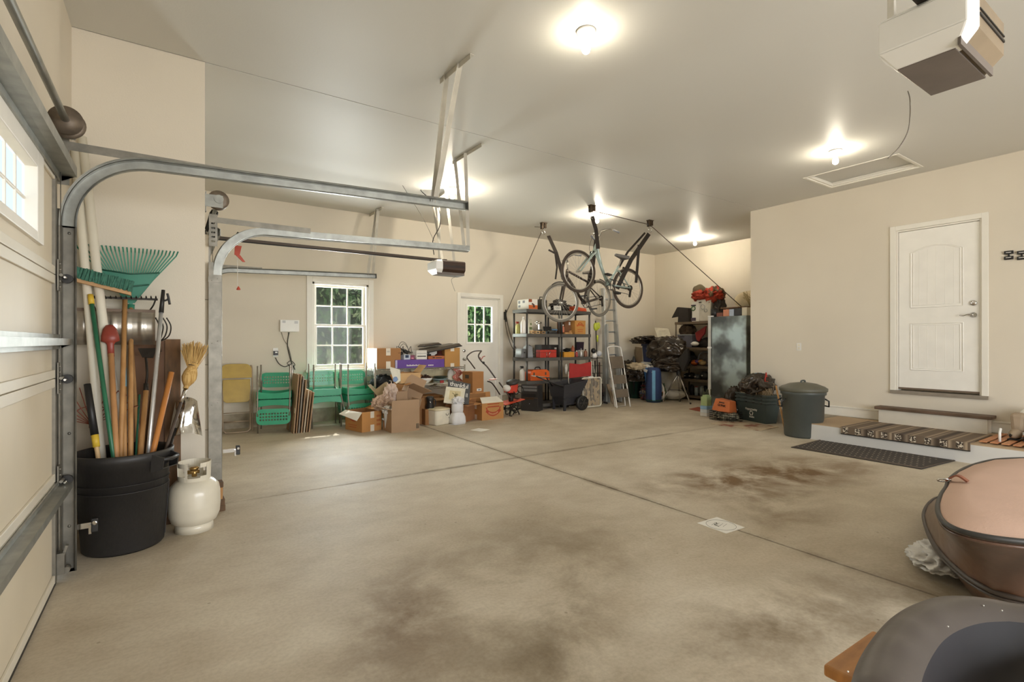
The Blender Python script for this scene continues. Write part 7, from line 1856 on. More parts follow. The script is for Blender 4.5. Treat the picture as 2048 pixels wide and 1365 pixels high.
t.part('bin_body', MB().hexa([(-.10, -.13, 0), (.12, -.13, 0), (.12, .13, 0), (-.10, .13, 0)], [(-.13, -.18, .46), (.15, -.18, .46), (.15, .18, .46), (-.13, .18, .46)]), M('white_bin', '#d8d4c8', .5), bevel=.02)
m = MB(); m.torus((-.128, .02, .30), (1, 0, .1), .05, .005, 12, 4); m.torus((-.125, -.05, .22), (1, 0, .1), .035, .005, 12, 4); t.part('printed_figure', m, GREY); t.part('hand_hole', MB().box((-.136, .08, .40), (.01, .06, .02)), BLACKP)
RC = ramp_mat('red_camo_cloth', [(.42, '#b04028'), (.52, '#a03a28'), (.56, '#4a3326'), (.66, '#7b6a48')], scale=6, rough=.9)
solo('clothes_heap', MB().blob((9.42, gy(1399), zt_+.55), (.14, .16, .11), 4, .4, 2.2, 4, ridge=True), M('rust_red_cloth', '#a8402c', .9), 'rust red cloth heaped over left rim of white bin', 'clothes')
solo('clothes_heap', MB().blob((9.45, gy(1425), zt_+.54), (.15, .20, .15), 9, .45, 2.3, 4, ridge=True), RC, 'red and brown patterned clothing spilling from white bin', 'clothes')
solo('knit_hat', MB().blob((9.5, gy(1393), zt_+.66), (.13, .15, .14), 2, .10, 1.5, 4, flat=.7), M('olive_knit', '#5d523c', .9), 'dark olive hooded cloth on top of the clothes heap', 'hat')
solo('shoe_heap', MB().blob((9.45, gy(1437), zt_+.22), (.10, .10, .22), 12, .45, 2.6, 4, ridge=True), M('dark_gear', '#37302b', .7), 'dark straps and shoes between white bin and fridge', 'gear')
# inside the brown shelving
z_ = 1.132
t = Thing('storage_tote', 'grey violet storage tote full of dark clothes on brown shelving', 'tote', (9.50, gy(1373), z_))
hw = (gy(1357)-gy(1386))/2; t.part('tote_body', MB().hexa([(-.14, -hw*.88, 0), (.14, -hw*.88, 0), (.14, hw*.88, 0), (-.14, hw*.88, 0)], [(-.17, -hw, .27), (.17, -hw, .27), (.17, hw, .27), (-.17, hw, .27)]), M('grey_violet_plastic', '#7d7c88', .45), bevel=.012)
t.part('rim', MB().bb(-.185, .185, -hw-.012, hw+.012, .265, .285), M('pale_grey_rim', '#9da2a4', .5), bevel=.004); t.part('grip', MB().bb(-.19, -.17, 0, hw*.6, .225, .24), BLACKP)
solo('clothes_heap', MB().blob((9.48, gy(1371), z_+.36), (.15, hw*.9, .14), 22, .3, 2, 4, ridge=True), M('dark_brown_clothes', '#4c3d2e', .9), 'dark brown clothes piled in the grey violet tote', 'clothes')
m = MB(); m.slab([at(*p, x=9.36) for p in ((1390, 666), (1412, 652), (1409, 668), (1402, 676), (1398, 684), (1392, 680))], (.04, 0, 0)); solo('red_jacket', m, M('deep_red_cloth', '#8f2f2c', .8), 'deep red jacket hanging off the second brown shelf', 'jacket', bevel=.01)
solo('white_shoe', MB().blob(at(1390, 688, x=9.36)+Vector((0, 0, .0)), (.06, .09, .05), 6, .2, 2, 3), PORC, 'white shoe under the red jacket', 'shoe')
solo('dark_garment', MB().blob((9.55, gy(1402), z_+.10), (.14, .2, .11), 15, .3, 2, 4, flat=.95), M('near_black_cloth', '#2b2622', .9), 'near black clothing behind the red jacket', 'clothes')
z_ = .742
cs = [((1387, 727), .075, '#d9702f', 'orange toy'), ((1392, 723), .05, '#7a5a9a', 'violet toy'), ((1399, 722), .05, '#e0a050', 'yellow toy'), ((1403, 728), .07, '#b99a6a', 'tan toy')]
for i, (p, r_, c_, nm) in enumerate(cs): q_ = at(*p, x=9.38); solo('toy', MB().blob((9.42, q_.y, z_+r_*.8+(.05 if i in (1, 2) else 0)), (r_, r_, r_*.8), i+3, .25, 2, 3), M(nm.replace(' ', '_')+'_plastic', c_, .5), nm+' on the middle of brown shelving', 'toy')
p = at(1410, 722, x=9.5); t = simple('spoked_wheel', 'small spoked wheel standing on the brown shelving', 'wheel', MB().torus((9.5, p.y, z_+.155), (1, .3, 0), .14, .014, 24, 6), GREY, part='rim')
m = MB()
for k in range(6): a_ = k*PI/3; m.cyl((9.5, p.y, z_+.155), (9.5-.04*math.cos(a_), p.y+.13*math.cos(a_), z_+.155+.13*math.sin(a_)), .004, n=5)
t.part('spokes', m, GREY, world=True)
solo('dark_bag', MB().blob((9.5, gy(1362), z_+.17), (.14, .3, .17), 6, .25, 2, 4, flat=.95), M('charcoal_bag', '#2b2a2c', .7), 'dark bag at left of the third brown shelf', 'bag')
z_ = .452
for i, (px, rr_, hh, mt, lb2) in enumerate(((1373, .08, .11, BLACKP, 'black boot at left of fourth brown shelf'), (1383, .07, .13, IRON, 'dark tool case with chrome fitting, fourth brown shelf'), (1394, .06, .10, M('smoky_box', '#6f6f6d', .4), 'smoky clear box on fourth brown shelf'), (1408, .09, .17, DARKP, 'black case at right of fourth brown shelf'))):
    t = simple(('boot', 'tool_case', 'clear_box', 'equipment_case')[i], lb2, 'case', MB().blob((9.42, gy(px), z_+hh/2), (.08, rr_, hh*.55), i+30, .12, 2, 3, flat=.9), mt)
    t.part('buckle', MB().sphere((9.33, gy(px), z_+hh*.5), (.02, .03, .02), 8, 6), CHROME, world=True)
z_ = .102
for i, (px, hh, c_, lb2) in enumerate(((1370, .13, '#2c2a29', 'low black tin, leftmost on the bottom brown shelf'), (1384, .20, '#2a2a2c', 'black aerosol second on the bottom brown shelf'), (1393, .17, '#a8b4b8', 'pale can with pink print on the bottom brown shelf'), (1403, .19, '#8f989c', 'grey blue can near right of the bottom brown shelf'), (1411, .20, '#262527', 'black can, rightmost on the bottom brown shelf'))):
    t = simple('paint_can', lb2, 'can', MB().cyl((9.40, gy(px), z_), (9.40, gy(px), z_+hh), .042, n=16), M('can_%s' % ('a', 'b', 'c', 'd', 'e')[i], c_, .4), part='can_body')
    t.part('lid', MB().cyl((9.40, gy(px), z_+hh), (9.40, gy(px), z_+hh+.02), .03, n=14), [BLACKP, IRON, M('pink_cap', '#c9756a', .5), GREY, BLACKP][i], world=True)
# white box and green machine left of shelving
zc = at(1326, 690, x=9.3).z
t = simple('white_cooler', 'cream box with sloping lid beside the brown shelving', 'cooler', MB().bb(9.32, 9.62, at(1343, 690, x=9.32).y, at(1314, 690, x=9.32).y, .62, at(1326, 676, x=9.3).z), CREAM, part='tub', bevel=.01)
q = [at(1316, 676, x=9.31), at(1343, 677, x=9.31), at(1337, 658, x=9.40), at(1309, 656, x=9.40)]
l_ = t.part('lid', MB().panel(q, .03), CREAM, world=True, bevel=.008); c0_ = sum(q, Vector())/4+Vector((-.025, 0, .05)); t.part('lid_grip', MB().box(c0_, (.02, .18, .012)), TAPE, parent=l_, world=True)
simple('stand_carton', 'brown carton the cream box rests on, behind black bag', 'box', MB().bb(9.30, 9.64, at(1343, 690, x=9.32).y, at(1312, 690, x=9.32).y, 0, .618), CARDD, part='carton')
# blue totes with black bag on top
bx = 8.75
y0_, y1_ = at(1308, 700, x=bx).y, at(1284, 700, x=bx).y; zt2 = at(1296, 688, x=bx).z
hz = zt2/3
NAVY = M('navy_plastic', '#28345a', .45)
for i in range(3):
    t = simple('stacked_tote', ('bottom navy tote of the corner stack', 'middle navy tote of the corner stack', 'top navy tote of the stack beneath the brown black bag')[i], 'tote', MB().hexa([(bx+.02, y0_+.02, i*hz), (bx+.45, y0_+.02, i*hz), (bx+.45, y1_-.02, i*hz), (bx+.02, y1_-.02, i*hz)], [(bx, y0_, (i+1)*hz-.05), (bx+.47, y0_, (i+1)*hz-.05), (bx+.47, y1_, (i+1)*hz-.05), (bx, y1_, (i+1)*hz-.05)]), NAVY, 'navy totes stacked in the corner', 'tote_body', bevel=.01)
    t.part('lid', MB().bb(bx-.015, bx+.48, y0_-.015, y1_+.015, (i+1)*hz-.05, (i+1)*hz-.004), PORC if i == 1 else NAVY, world=True, bevel=.006)
BAGM = M('glossy_black_bag', '#33291f', .2, var=.3, scale=14, bump=.5, bscale=16)
def bag(label, c_, r_, sd, amp=.35, fr=1.7, mat=BAGM, name='rubbish_bag', cat='bag', flat=.8):
    return solo(name, MB().blob(c_, r_, sd, amp, fr, 5, flat=flat, ridge=True), mat, label, cat)
bag('flattened black bag drooping over the navy totes', Vector((bx+.12, (y0_+y1_)/2+.08, zt2+.07)), (.28, .38, .09), 14)
bag('big glossy black bag piled between navy totes and tripod', at(1335, 703, x=8.75)-Vector((0, 0, .02)), (.34, .44, .32), 17, .2, 1.4)
bag('lower bulge of glossy black bag over the pale sack', at(1341, 730, x=8.65), (.26, .36, .18), 21, .2, 1.4)
bag('black bag slumped left of the blue bag roll', at(1268, 752, x=8.2), (.20, .24, .14), 25)
bag('loose dark cloth and cables behind the step ladder', at(1259, 736, x=8.6), (.16, .22, .13), 28, .5, 2.4, ramp_mat('dark_mixed', [(.42, '#29241f'), (.6, '#584a3a'), (.68, '#b3a582')], scale=7, rough=.7), 'cable_pile', 'cables')
# supports under bags: pale sack and boxes
t = solo('pale_sack', MB().blob((9.06, at(1336, 770, x=9.06).y, .34), (.18, .36, .35), 33, .10, 1.6, 4, flat=.96), M('pale_tarpaulin', '#cfc6b2', .6, bump=.4, bscale=6), 'tall pale sack under the black bag behind the tripod', 'sack')
t = solo('pale_sack', MB().blob((9.0, at(1340, 792, x=9.0).y, .13), (.2, .36, .14), 36, .12, 1.6, 4, flat=.9), M('glossy_pale_film', '#d6cfc0', .35, bump=.4, bscale=6), 'low glossy pale sack at the feet of the tripod', 'sack')
# green bin with black bag
c_ = fl(1268, 798); t = Thing('green_bin', 'dark green plastic bin on the floor right of step ladder', 'bin', c_+Vector((.15, .1, 0))); t.part('bin_body', MB().lathe([(0, 0), (.12, 0), (.155, .38), (.165, .38), (.165, .41), (.15, .41), (.14, .38), (0, .05)], n=24), M('dark_green_plastic_bin', '#23473c', .5))
solo('beige_cloth', MB().blob(at(1272, 733, x=8.0), (.16, .18, .07), 44, .35, 1.9, 4, ridge=True), M('beige_cloth', '#b8a687', .9), 'beige cloth draped over the black slumped bag', 'cloth')
a_ = at(1268, 735, x=8.4); solo('umbrella', MB().lathe([(.012, -.5), (.03, 0), (.055, .12), (.045, .25), (.02, .33), (0, .35)], a_-Vector((0, 0, .1)), 12, (0, 0, 1)), BLACKP, 'closed black umbrella point standing by the back wall', 'umbrella')
simple('grey_panel_board', 'grey tan board leaning at the wall behind umbrella', 'board', MB().panel([at(1266, 760, y=8.22), at(1285, 760, y=8.22), at(1284, 696, y=8.26), at(1271, 694, y=8.26)], .015), M('grey_tan_board', '#a5937c', .8), part='board')
# blue sports bag roll and trimmings
t = Thing('blue_bag_roll', 'tall blue cylindrical bag with pale blue stripe and pockets', 'bag', fl(1310, 806)+Vector((.10, .12, 0)))
hb_ = 1.0*(at(1310, 735, x=t.o.location.x).z)
t.part('bag_body', MB().lathe([(0, .01), (.14, .0), (.16, .03), (.165, .3), (.15, hb_-.1), (.13, hb_-.01), (0, hb_)], n=24), M('navy_canvas', '#2f3f66', .8, bump=.3, bscale=30))
m = MB()
for (r0, z0_, z1_, a0, a1) in ((.17, .03, hb_-.06, R(-150), R(-128)),):
    n = 6; v_ = [Vector((r0*math.cos(a0+(a1-a0)*i/n), r0*math.sin(a0+(a1-a0)*i/n), z)) for z in (z0_, z1_) for i in range(n+1)]; m.add(v_, [(i, i+1, n+2+i, n+1+i) for i in range(n)], True)
t.part('pale_stripe', m, M('pale_blue_canvas', '#6fa3c4', .8))
t.part('base_band', MB().torus((0, 0, .04), (0, 0, 1), .155, .02, 24, 6), M('deep_green_band', '#26413a', .8))
tl_ = t.o.location
solo('folded_canopy', MB().blob(at(1296, 740, x=tl_.x+.02)-Vector((0, 0, .02)), (.10, .15, .12), 51, .35, 2.1, 4, ridge=True), M('white_canopy', '#d5cec0', .8), 'white cloth spilling from the top of the blue bag roll', 'cloth')
m = MB(); m.slab([at(*p, x=tl_.x-.12) for p in ((1286, 735), (1300, 738), (1306, 770), (1298, 790), (1291, 765))], (.05, 0, 0)); m.mat(1); m.slab([at(*p, x=tl_.x-.135) for p in ((1287, 737), (1296, 741), (1295, 747), (1287, 743))], (.01, 0, 0)); m.slab([at(*p, x=tl_.x-.135) for p in ((1299, 742), (1304, 745), (1297, 767), (1292, 762))], (.01, 0, 0))
solo('striped_towel', m, [M('mid_blue_cloth', '#3f6c9c', .8), PAPER], 'blue cloth with white bars beside the blue bag roll', 'cloth', bevel=.006)
solo('toy_heap', MB().blob((tl_.x+.12, at(1284, 785, x=tl_.x).y, .16), (.09, .12, .17), 57, .5, 2.6, 4, ridge=True), ramp_mat('mixed_bright_cloth', [(.38, '#35503c'), (.46, '#8d3a30'), (.54, '#3f5c80'), (.62, '#b9a58b')], scale=8, rough=.8), 'mixed red green and blue gear left of bag roll', 'gear')
solo('flag_cloth', MB().blob((8.55, at(1326, 787, x=8.55).y, .17), (.05, .07, .20), 61, .3, 2, 4), ramp_mat('orange_green_stripe', [(.4, '#3a4a30'), (.5, '#c25a35'), (.58, '#d9d2c2')], 'wave', scale=5, rough=.8), 'orange and green striped cloth right of the bag roll', 'cloth')
# tripod
t = Thing('tripod', 'silver tripod standing before the pale sacks', 'tripod', fl(1352, 802))
hub = at(1357, 747, x=8.62); ft = [fl(1324, 804), fl(1381, 809), Vector((8.82, hub.y+.12, 0))]
for f_ in ft:
    t.part('leg', MB().cyl(hub+(f_-hub)*.04, hub+(f_-hub)*.62, .02, .018, 8).cyl(hub+(f_-hub)*.6, f_, .013, n=8), ALU, world=True); t.part('foot', MB().sphere(f_+Vector((0, 0, .015)), .018, 8, 6), RUBBER, world=True)
t.part('head', MB().lathe([(.03, -.04), (.04, -.02), (.045, .03), (.025, .06), (.02, .12), (0, .13)], hub, 16), DARKP, world=True)
m = MB(); mid = [hub+(f_-hub)*.58 for f_ in ft]; c_ = sum(mid, Vector())/3; [m.cyl(c_, q_, .006, n=6) for q_ in mid]; t.part('spreader', m, BLACKP, world=True)
m = MB(); m.slab([at(*p, x=8.5) for p in ((1352, 722), (1374, 697), (1376, 720), (1366, 744))], (.08, 0, 0)); solo('black_case', m, M('matt_black_case', '#262321', .6), 'matt black case flap over the tripod head', 'case', bevel=.01)

# ---------------------------------------------------------------- by the right wall
# nested recycling crates
n_, w_, d_, h_, rz_ = box3((1531, 850), (1562, 838), (1470, 838), 798)
TG = M('slate_green_plastic', '#3f4a48', .5, var=.06)
# long side faces left; build in a frame whose x runs along that side
A_, B_ = fl(1472, 838), fl(1532, 850); v = B_-A_; rz = math.atan2(v.y, v.x); L_ = v.length; D_ = .27
zt_ = at(1466, 789, d=(A_.x*cA+A_.y*sA)).z
for i in range(3):
    t = Thing('recycling_crate', ('lowest recycling crate with white lettering on its side', 'middle recycling crate nested in the stack', 'uppermost recycling crate carrying brown carton and bag')[i], 'crate', A_+Vector((0, 0, i*.055)), rz, 'nested recycling crates')
    h = .33
    m = MB()
    def ring(o, z): return [Vector((o, o, z)), Vector((L_-o, o, z)), Vector((L_-o, D_-o, z)), Vector((o, D_-o, z))]
    o1, o2 = .035, .0; V_ = ring(o1, .0 if i == 0 else .02)+ring(o2, h-.03)+ring(-.012, h-.03)+ring(-.012, h)+ring(.008, h)+ring(o1+.01, .03)
    m.add(V_, [(3, 2, 1, 0)]+[(4*k+j, 4*k+(j+1) % 4, 4*k+4+(j+1) % 4, 4*k+4+j) for k in range(5) for j in range(4)]+[(20, 21, 22, 23)], False)
    b = t.part('crate_body', m, TG, bevel=.006)
    m = MB()
    for k in range(4): m.box((L_*(.12+.25*k), -.016, h-.02), (.03, .012, .014))
    t.part('rim_notches', m, BLACKP, parent=b)
    if i == 0:
        T0 = TR((L_*.50, .012, .195), (PI/2+.12, 0, 0)); t.part('lettering', MB().text('Opportunity', T0, .048, .001, bold=True).text('inside', TR((L_*.50, .024, .075), (PI/2+.12, 0, 0)), .044, .001, bold=True), WHITE, parent=b)
        m = MB(); c_ = Vector((L_*.50, .018, .135))
        for k in range(3):
            a0 = PI/2+k*2*PI/3; 
            p = [c_+Vector((.032*math.cos(a0+u), -.004, .032*math.sin(a0+u))) for u in (-.75, -.25, .25, .7)]; m.ribbon(p, .013, .002, up=(0, 1, 0)); e_ = p[-1]; m.box(e_, (.018, .002, .018), rot=(0, -a0, 0))
        t.part('recycling_symbol', m, WHITE, parent=b)
cr = t.Mx
def onc(x, y, z): return cr @ Vector((x, y, z))
c_ = onc(.06, .04, .28)
carton('cardboard_box', 'pale tan carton wedged in the top recycling crate', None, None, None, None, M('pale_tan_carton', '#b7a080', .85), closed=True, corner=(c_.x, c_.y, c_.z), w=L_*.72, d=.17, h=.11, rz=rz)
bag('shiny black bag heaped over the recycling crates', onc(L_*.52, .14, .46), (.34, .20, .17), 71, .22, 1.5)
bag('dark bag slumping between crates and fridge', onc(-.10, .05, .15), (.12, .13, .22), 74, .3)
solo('blue_cloth', MB().blob(onc(L_*.45, .20, .60), (.12, .10, .05), 77, .25, 2, 4), M('steel_blue_cloth', '#6c93ad', .8), 'steel blue cloth on top of the shiny black bag', 'cloth')
a_ = onc(L_*.74, .16, .56); solo('red_toy', MB().tube([a_+Vector((-.04, 0, -.04)), a_+Vector((0, 0, .10)), a_+Vector((.03, 0, -.04))], .012, 6).box(a_+Vector((0, 0, -.05)), (.10, .06, .05), rot=(0, 0, .5)), M('bright_red_plastic', '#b8372b', .4), 'red plastic toy frame standing behind the black bag', 'toy')
m = MB(); rq = random.Random(6)
for i in range(16):
    p = onc(L_*.86+rq.uniform(-.08, .10), rq.uniform(.03, .2), .33); m.tube(bez([p, p+Vector((rq.uniform(-.1, .1), rq.uniform(-.1, .1), rq.uniform(.04, .14))), p+Vector((rq.uniform(-.14, .14), rq.uniform(-.1, .1), rq.uniform(.0, .18)))], 4), .0045, 5)
solo('wire_tangle', m, M('pale_cane', '#a89578', .7), 'tangle of pale canes at right of the crates', 'wires')
solo('wooden_stick', MB().cyl((at(1570, 850, x=7.2).x, at(1570, 850, x=7.2).y, .01), at(1552, 772, x=7.45), .014, .012, 8), WOODL, 'pale wooden stick leaning between crates and grey bin', 'stick')
# orange carton, green tin, printed cards, wire crate
n2, w2, d2, h2, rz2 = box3((1462, 846), (1474, 842), (1421, 838), 818); A2, B2 = fl(1419, 839), fl(1466, 846); v2 = B2-A2; r2 = math.atan2(v2.y, v2.x); L2 = v2.length
t = Thing('wire_crate', 'dark wire crate full of small clutter left of the crates', 'crate', A2, r2); m = MB()
for j in range(5): z = .005+.035*j; m.tube([(0, 0, z), (L2, 0, z), (L2, .25, z), (0, .25, z)], .004, 5, closed=True)
for i in range(15): m.cyl((L2*i/14, 0, .0), (L2*i/14, 0, .15), .003, n=5)
t.part('wires', m, BLACKM); t.part('clutter', MB().blob((L2/2, .13, .07), (L2*.47, .11, .075), 81, .25, 3, 4, flat=.9, ridge=True), ramp_mat('small_clutter', [(.4, '#3f3d34'), (.5, '#7d7a66'), (.6, '#b8b29c')], scale=14, rough=.7), kind='stuff')
cr2 = t.Mx; c_ = cr2 @ Vector((.02, .03, .155))
t = Thing('orange_carton', 'tilted orange carton with dark lettering on wire crate', 'box', c_, rot=(Matrix.Rotation(r2, 3, 'Z') @ Euler((0, R(5), 0)).to_matrix()).to_euler()); b = t.part('carton', MB().hexa([(0, 0, 0), (L2*.75, 0, 0), (L2*.75, .2, 0), (0, .2, 0)], [(.04, .02, .19), (L2*.70, .02, .18), (L2*.70, .18, .18), (.04, .18, .19)]), M('bright_orange_carton', '#c96f3c', .6), bevel=.004)
t.part('lettering', MB().text('GUNK', TR((L2*.40, .005, .10), (PI/2-.1, 0, 0)), .05, .001, bold=True), M('dark_brown_ink', '#4a2c1e', .7), parent=b); t.part('slot', MB().box((L2*.38, .012, .145), (.09, .006, .015)), BLACKP, parent=b)
p = fl(1413, 834); 
for i, (c_, lb2) in enumerate((('#dcdad4', 'lowest white printed pack left of the wire crate'), ('#cfd6da', 'second white printed pack in the small stack'), ('#8fb3cf', 'pale blue pack on top of the small stack'))):
    t = simple('printed_pack', lb2, 'box', MB().box((p.x+.08, p.y+.06, .03+.058*i), (.13, .15, .055), rz=r2), M('pack_%d' % i, c_, .6), 'printed packs by the wire crate', 'pack', bevel=.003)
t = simple('green_tin', 'pale green box with dark house print on the packs', 'tin', MB().box((p.x+.09, p.y+.07, .25), (.12, .12, .15), rz=r2).box((p.x+.09, p.y+.07, .34), (.08, .09, .03), rz=r2), M('pale_green_card', '#9fb07c', .6), part='carton')
m = MB(); rq = random.Random(8)
for i in range(14): q_ = Vector((p.x+.14+rq.uniform(-.10, .14), p.y+.10, .34)); m.tube([q_, q_+Vector((rq.uniform(-.03, .03), 0, rq.uniform(.05, .12)))], .008, 5)
solo('dark_twigs', m, M('dark_moss', '#3b3b25', .8), 'dark mossy twigs sticking up behind the orange carton', 'twigs')
# grey bin with lid
c0 = fl(1606, 862)
bc = Vector((7.36, 3.83, 0)); 
bc = at(1606, 700, d=6.72); bc.z = 0
GB = M('grey_green_bin', '#4c504c', .45, var=.06)
t = Thing('refuse_bin', 'round grey green bin with domed lid beside the platform', 'bin', bc)
Rb = .262
t.part('bin_body', MB().lathe([(0, .01), (.215, .0), (.225, .02), (.232, .22), (.24, .225), (.25, .55), (.268, .56), (.27, .60), (.26, .61)], n=44), GB)
t.part('lid', MB().lathe([(.272, .595), (.285, .605), (.287, .64), (.27, .65), (.25, .665), (.16, .70), (.06, .715), (0, .717)], n=44), M('olive_grey_lid', '#5a584b', .5))
t.part('lid_handle', MB().tube(bez([(-.05, .0, .70), (-.04, 0, .735), (.04, 0, .735), (.05, 0, .70)], 4), .012, 8), GB)
for a_ in (R(-38), R(142)):
    u = Vector((math.cos(a_), math.sin(a_), 0)); w2_ = Vector((-u.y, u.x, 0)); t.part('side_handle', MB().tube([u*.25+w2_*.06+Vector((0, 0, .50)), u*.30+w2_*.06+Vector((0, 0, .47)), u*.30+w2_*.06+Vector((0, 0, .40)), u*.30-w2_*.06+Vector((0, 0, .40)), u*.30-w2_*.06+Vector((0, 0, .47)), u*.25-w2_*.06+Vector((0, 0, .50))], .010, 8), BLACKP)
# platform, upper step, rugs
PX, PY0, PY1, PZ = 6.83, .40, 3.32, .205
t = Thing('entry_platform', 'low white-sided wooden platform under the house door', 'platform', (7.3, 1.9, 0))
t.part('sides', MB().bb(PX, 7.81, PY0, PY1, 0, PZ-.012), M('painted_white_riser', '#cfcdc8', .6, var=.05, scale=3), world=True)
t.part('deck', MB().bb(PX-.0, 7.81, PY0, PY1, PZ-.012, PZ), M('tan_deck', '#b39a7b', .7, var=.1, scale=2), world=True)
t = Thing('upper_step', 'upper step with brown tread below the house door', 'step', (7.74, 2.24, PZ)); SX = 7.655
t.part('riser_box', MB().bb(SX, 7.812, 1.71, 2.77, PZ, .375), M('cream_riser', '#d6cfc0', .6, var=.04), world=True)
t.part('tread', MB().bb(SX-.03, 7.822, 1.67, 2.81, .376, .412), ramp_mat('brown_tread_wood', [(.3, '#6d5747'), (.7, '#52412f')], scale=5, stretch=(8, 1, 1), rough=.6), world=True, bevel=.006)
RUG = ramp_mat('striped_rug', [(.0, '#46392e'), (.24, '#8d7c68'), (.45, '#5b4b3d'), (.62, '#a8957c'), (.85, '#6d5d4c')], 'wave', scale=.95, rough=.95, direction='Y', bump=.3)
RUGF = ramp_mat('rug_weave', [(.42, '#3b322a'), (.5, '#6b5d4e'), (.58, '#d8cdb8')], scale=60, stretch=(1, 1, 1), rough=.95)
t = Thing('platform_runner', 'striped brown runner draped over the platform edge', 'rug', (7.2, 2.25, PZ+.004))
ry0_, ry1_ = 1.655, 2.865
t.part('top_weave', MB().slab([(7.60, ry1_+.0, PZ+.002), (7.60, ry0_, PZ+.002), (PX-.012, ry0_, PZ+.002), (PX-.012, ry1_, PZ+.002)], (0, 0, .007)), RUG, world=True)
t.part('hanging_edge', MB().bb(PX-.016, PX-.006, ry0_, ry1_, PZ-.075, PZ+.009), RUG, world=True)
n = 9; 
for i in range(n): y_ = ry0_+(ry1_-ry0_)*(i+.62)/n; t.part('pale_weave_patch', MB().bb(PX-.018, PX-.016, y_-.03, y_+.03, PZ-.062, PZ+.005), RUGF, world=True)
t.part('dark_binding', MB().bb(PX-.019, PX-.005, ry0_, ry1_, PZ-.082, PZ-.072), BLACKP, world=True)
A3, B3, C3, D3 = fl(1582, 896), fl(1843, 940), fl(1918, 921), fl(1644, 880)
t = Thing('floor_mat', 'black rubber mat with pale dots on the floor by platform', 'mat', (A3+B3+C3+D3)/4)
t.part('rubber_sheet', MB().slab([p_+Vector((0, 0, .001)) for p_ in (A3, B3, C3, D3)], (0, 0, .008)), M('dark_mat', '#3b342e', .8), world=True)
U_, W_ = (B3-A3), (D3-A3)
ps = [A3+W_*.04+U_*.01, B3+W_*.04-U_*.01, C3-W_*.04-U_*.01, D3-W_*.04+U_*.01]
t.part('border', MB().tube([p_+Vector((0, 0, .008)) for p_ in ps], .006, 4, closed=True), M('brown_mat_border', '#6a5a4a', .8), world=True)
m = MB()
for i in range(24):
    for j in range(7): c_ = A3+U_*((i+.7+.5*(j % 2))/25)+W_*((j+1)/8); m.box((c_.x, c_.y, .0095), (.014, .014, .002))
t.part('dots', m, M('mat_dots', '#9a8d7c', .8), world=True)
A3, B3, C3, D3 = fl(1421, 849), fl(1521, 863), fl(1557, 855), fl(1452, 841)
t = Thing('patterned_mat', 'beige mat with reddish pattern before recycling crates', 'mat', (A3+B3+C3+D3)/4); t.part('woven_sheet', MB().slab([p_+Vector((0, 0, .001)) for p_ in (A3, B3, C3, D3)], (0, 0, .006)), ramp_mat('beige_red_pattern', [(.45, '#b7a68c'), (.53, '#a5917a'), (.6, '#8a5442')], scale=4.5, rough=.9), world=True)
t = Thing('red_mat', 'rust red mat corner on floor by brown shelving', 'mat', fl(1395, 820)); t.part('sheet', MB().slab([fl(*p_, .001) for p_ in ((1378, 819), (1405, 825), (1409, 817), (1396, 815))], (0, 0, .006)), M('rust_red_mat', '#8f4630', .9), world=True)
# slatted tray with shoes
t = Thing('slatted_boot_tray', 'reddish slatted wooden tray for shoes on the platform', 'tray', (7.2, 1.15, PZ))
for i in range(9): y_ = 1.615-i*.085; t.part('slat', MB().bb(PX+.10, 7.72, y_-.06, y_, PZ+.014, PZ+.026), ramp_mat('red_cedar', [(.3, '#b3704a'), (.7, '#c99468')], scale=3, stretch=(1, 8, 1), rough=.6), world=True, bevel=.003)
for x_ in (PX+.2, 7.5): t.part('runner', MB().bb(x_, x_+.04, .87, 1.60, PZ, PZ+.014), WOODD, world=True)
BT = M('tan_suede', '#a8957d', .9)
def boot(label, y_, x_=7.42, ang=0):
    t = Thing('suede_boot', label, 'boot', (x_, y_, PZ+.027), ang, 'pair of tan suede boots')
    t.part('shaft', MB().hexa([(-.02, -.045, .06), (.09, -.045, .06), (.09, .045, .06), (-.02, .045, .06)], [(-.03, -.06, .26), (.10, -.06, .27), (.10, .06, .27), (-.03, .06, .26)]), BT, bevel=.03)
    t.part('foot', MB().blob((-.08, 0, .055), (.13, .05, .052), 3, .05, 1, 3, flat=.8), BT); t.part('sole', MB().box((-.05, 0, .006), (.26, .09, .012)), BLACKP, bevel=.004); t.part('toe_patch', MB().box((-.19, 0, .05), (.02, .05, .03), rot=(0, -.5, .7)), BLACKP)
boot('tan suede boot with black toe patch, left of the pair', 1.42); boot('tan suede boot with black toe patch, right of the pair', 1.27, 7.40, -.2)
for y_, lb2 in ((1.36, 'white ball behind the left suede boot'), (1.10, 'white ball cut by the right edge behind boots')): solo('white_ball', MB().sphere((7.68, y_, PZ+.24), (.10, .10, .10), 20, 14).cyl((7.68, y_, PZ+.026), (7.68, y_, PZ+.16), .05, n=12), PORC, lb2, 'ball')
t = Thing('black_sneaker', 'black trainer with white star mark on slatted tray', 'shoe', (7.18, 1.17, PZ+.027)); t.part('upper', MB().blob((0, 0, .06), (.15, .07, .075), 5, .08, 1.3, 4, flat=.75), BLACKP); t.part('star_mark', MB().box((-.08, .062, .08), (.03, .006, .006)).box((-.08, .062, .08), (.006, .006, .03)), WHITEP)
solo('white_bracket', MB().tube([(7.02, 1.475, PZ+.027), (7.02, 1.475, PZ+.12), (7.05, 1.475, PZ+.16)], .012, 8), WHITEP, 'small white upright hook on the slatted tray', 'hook')
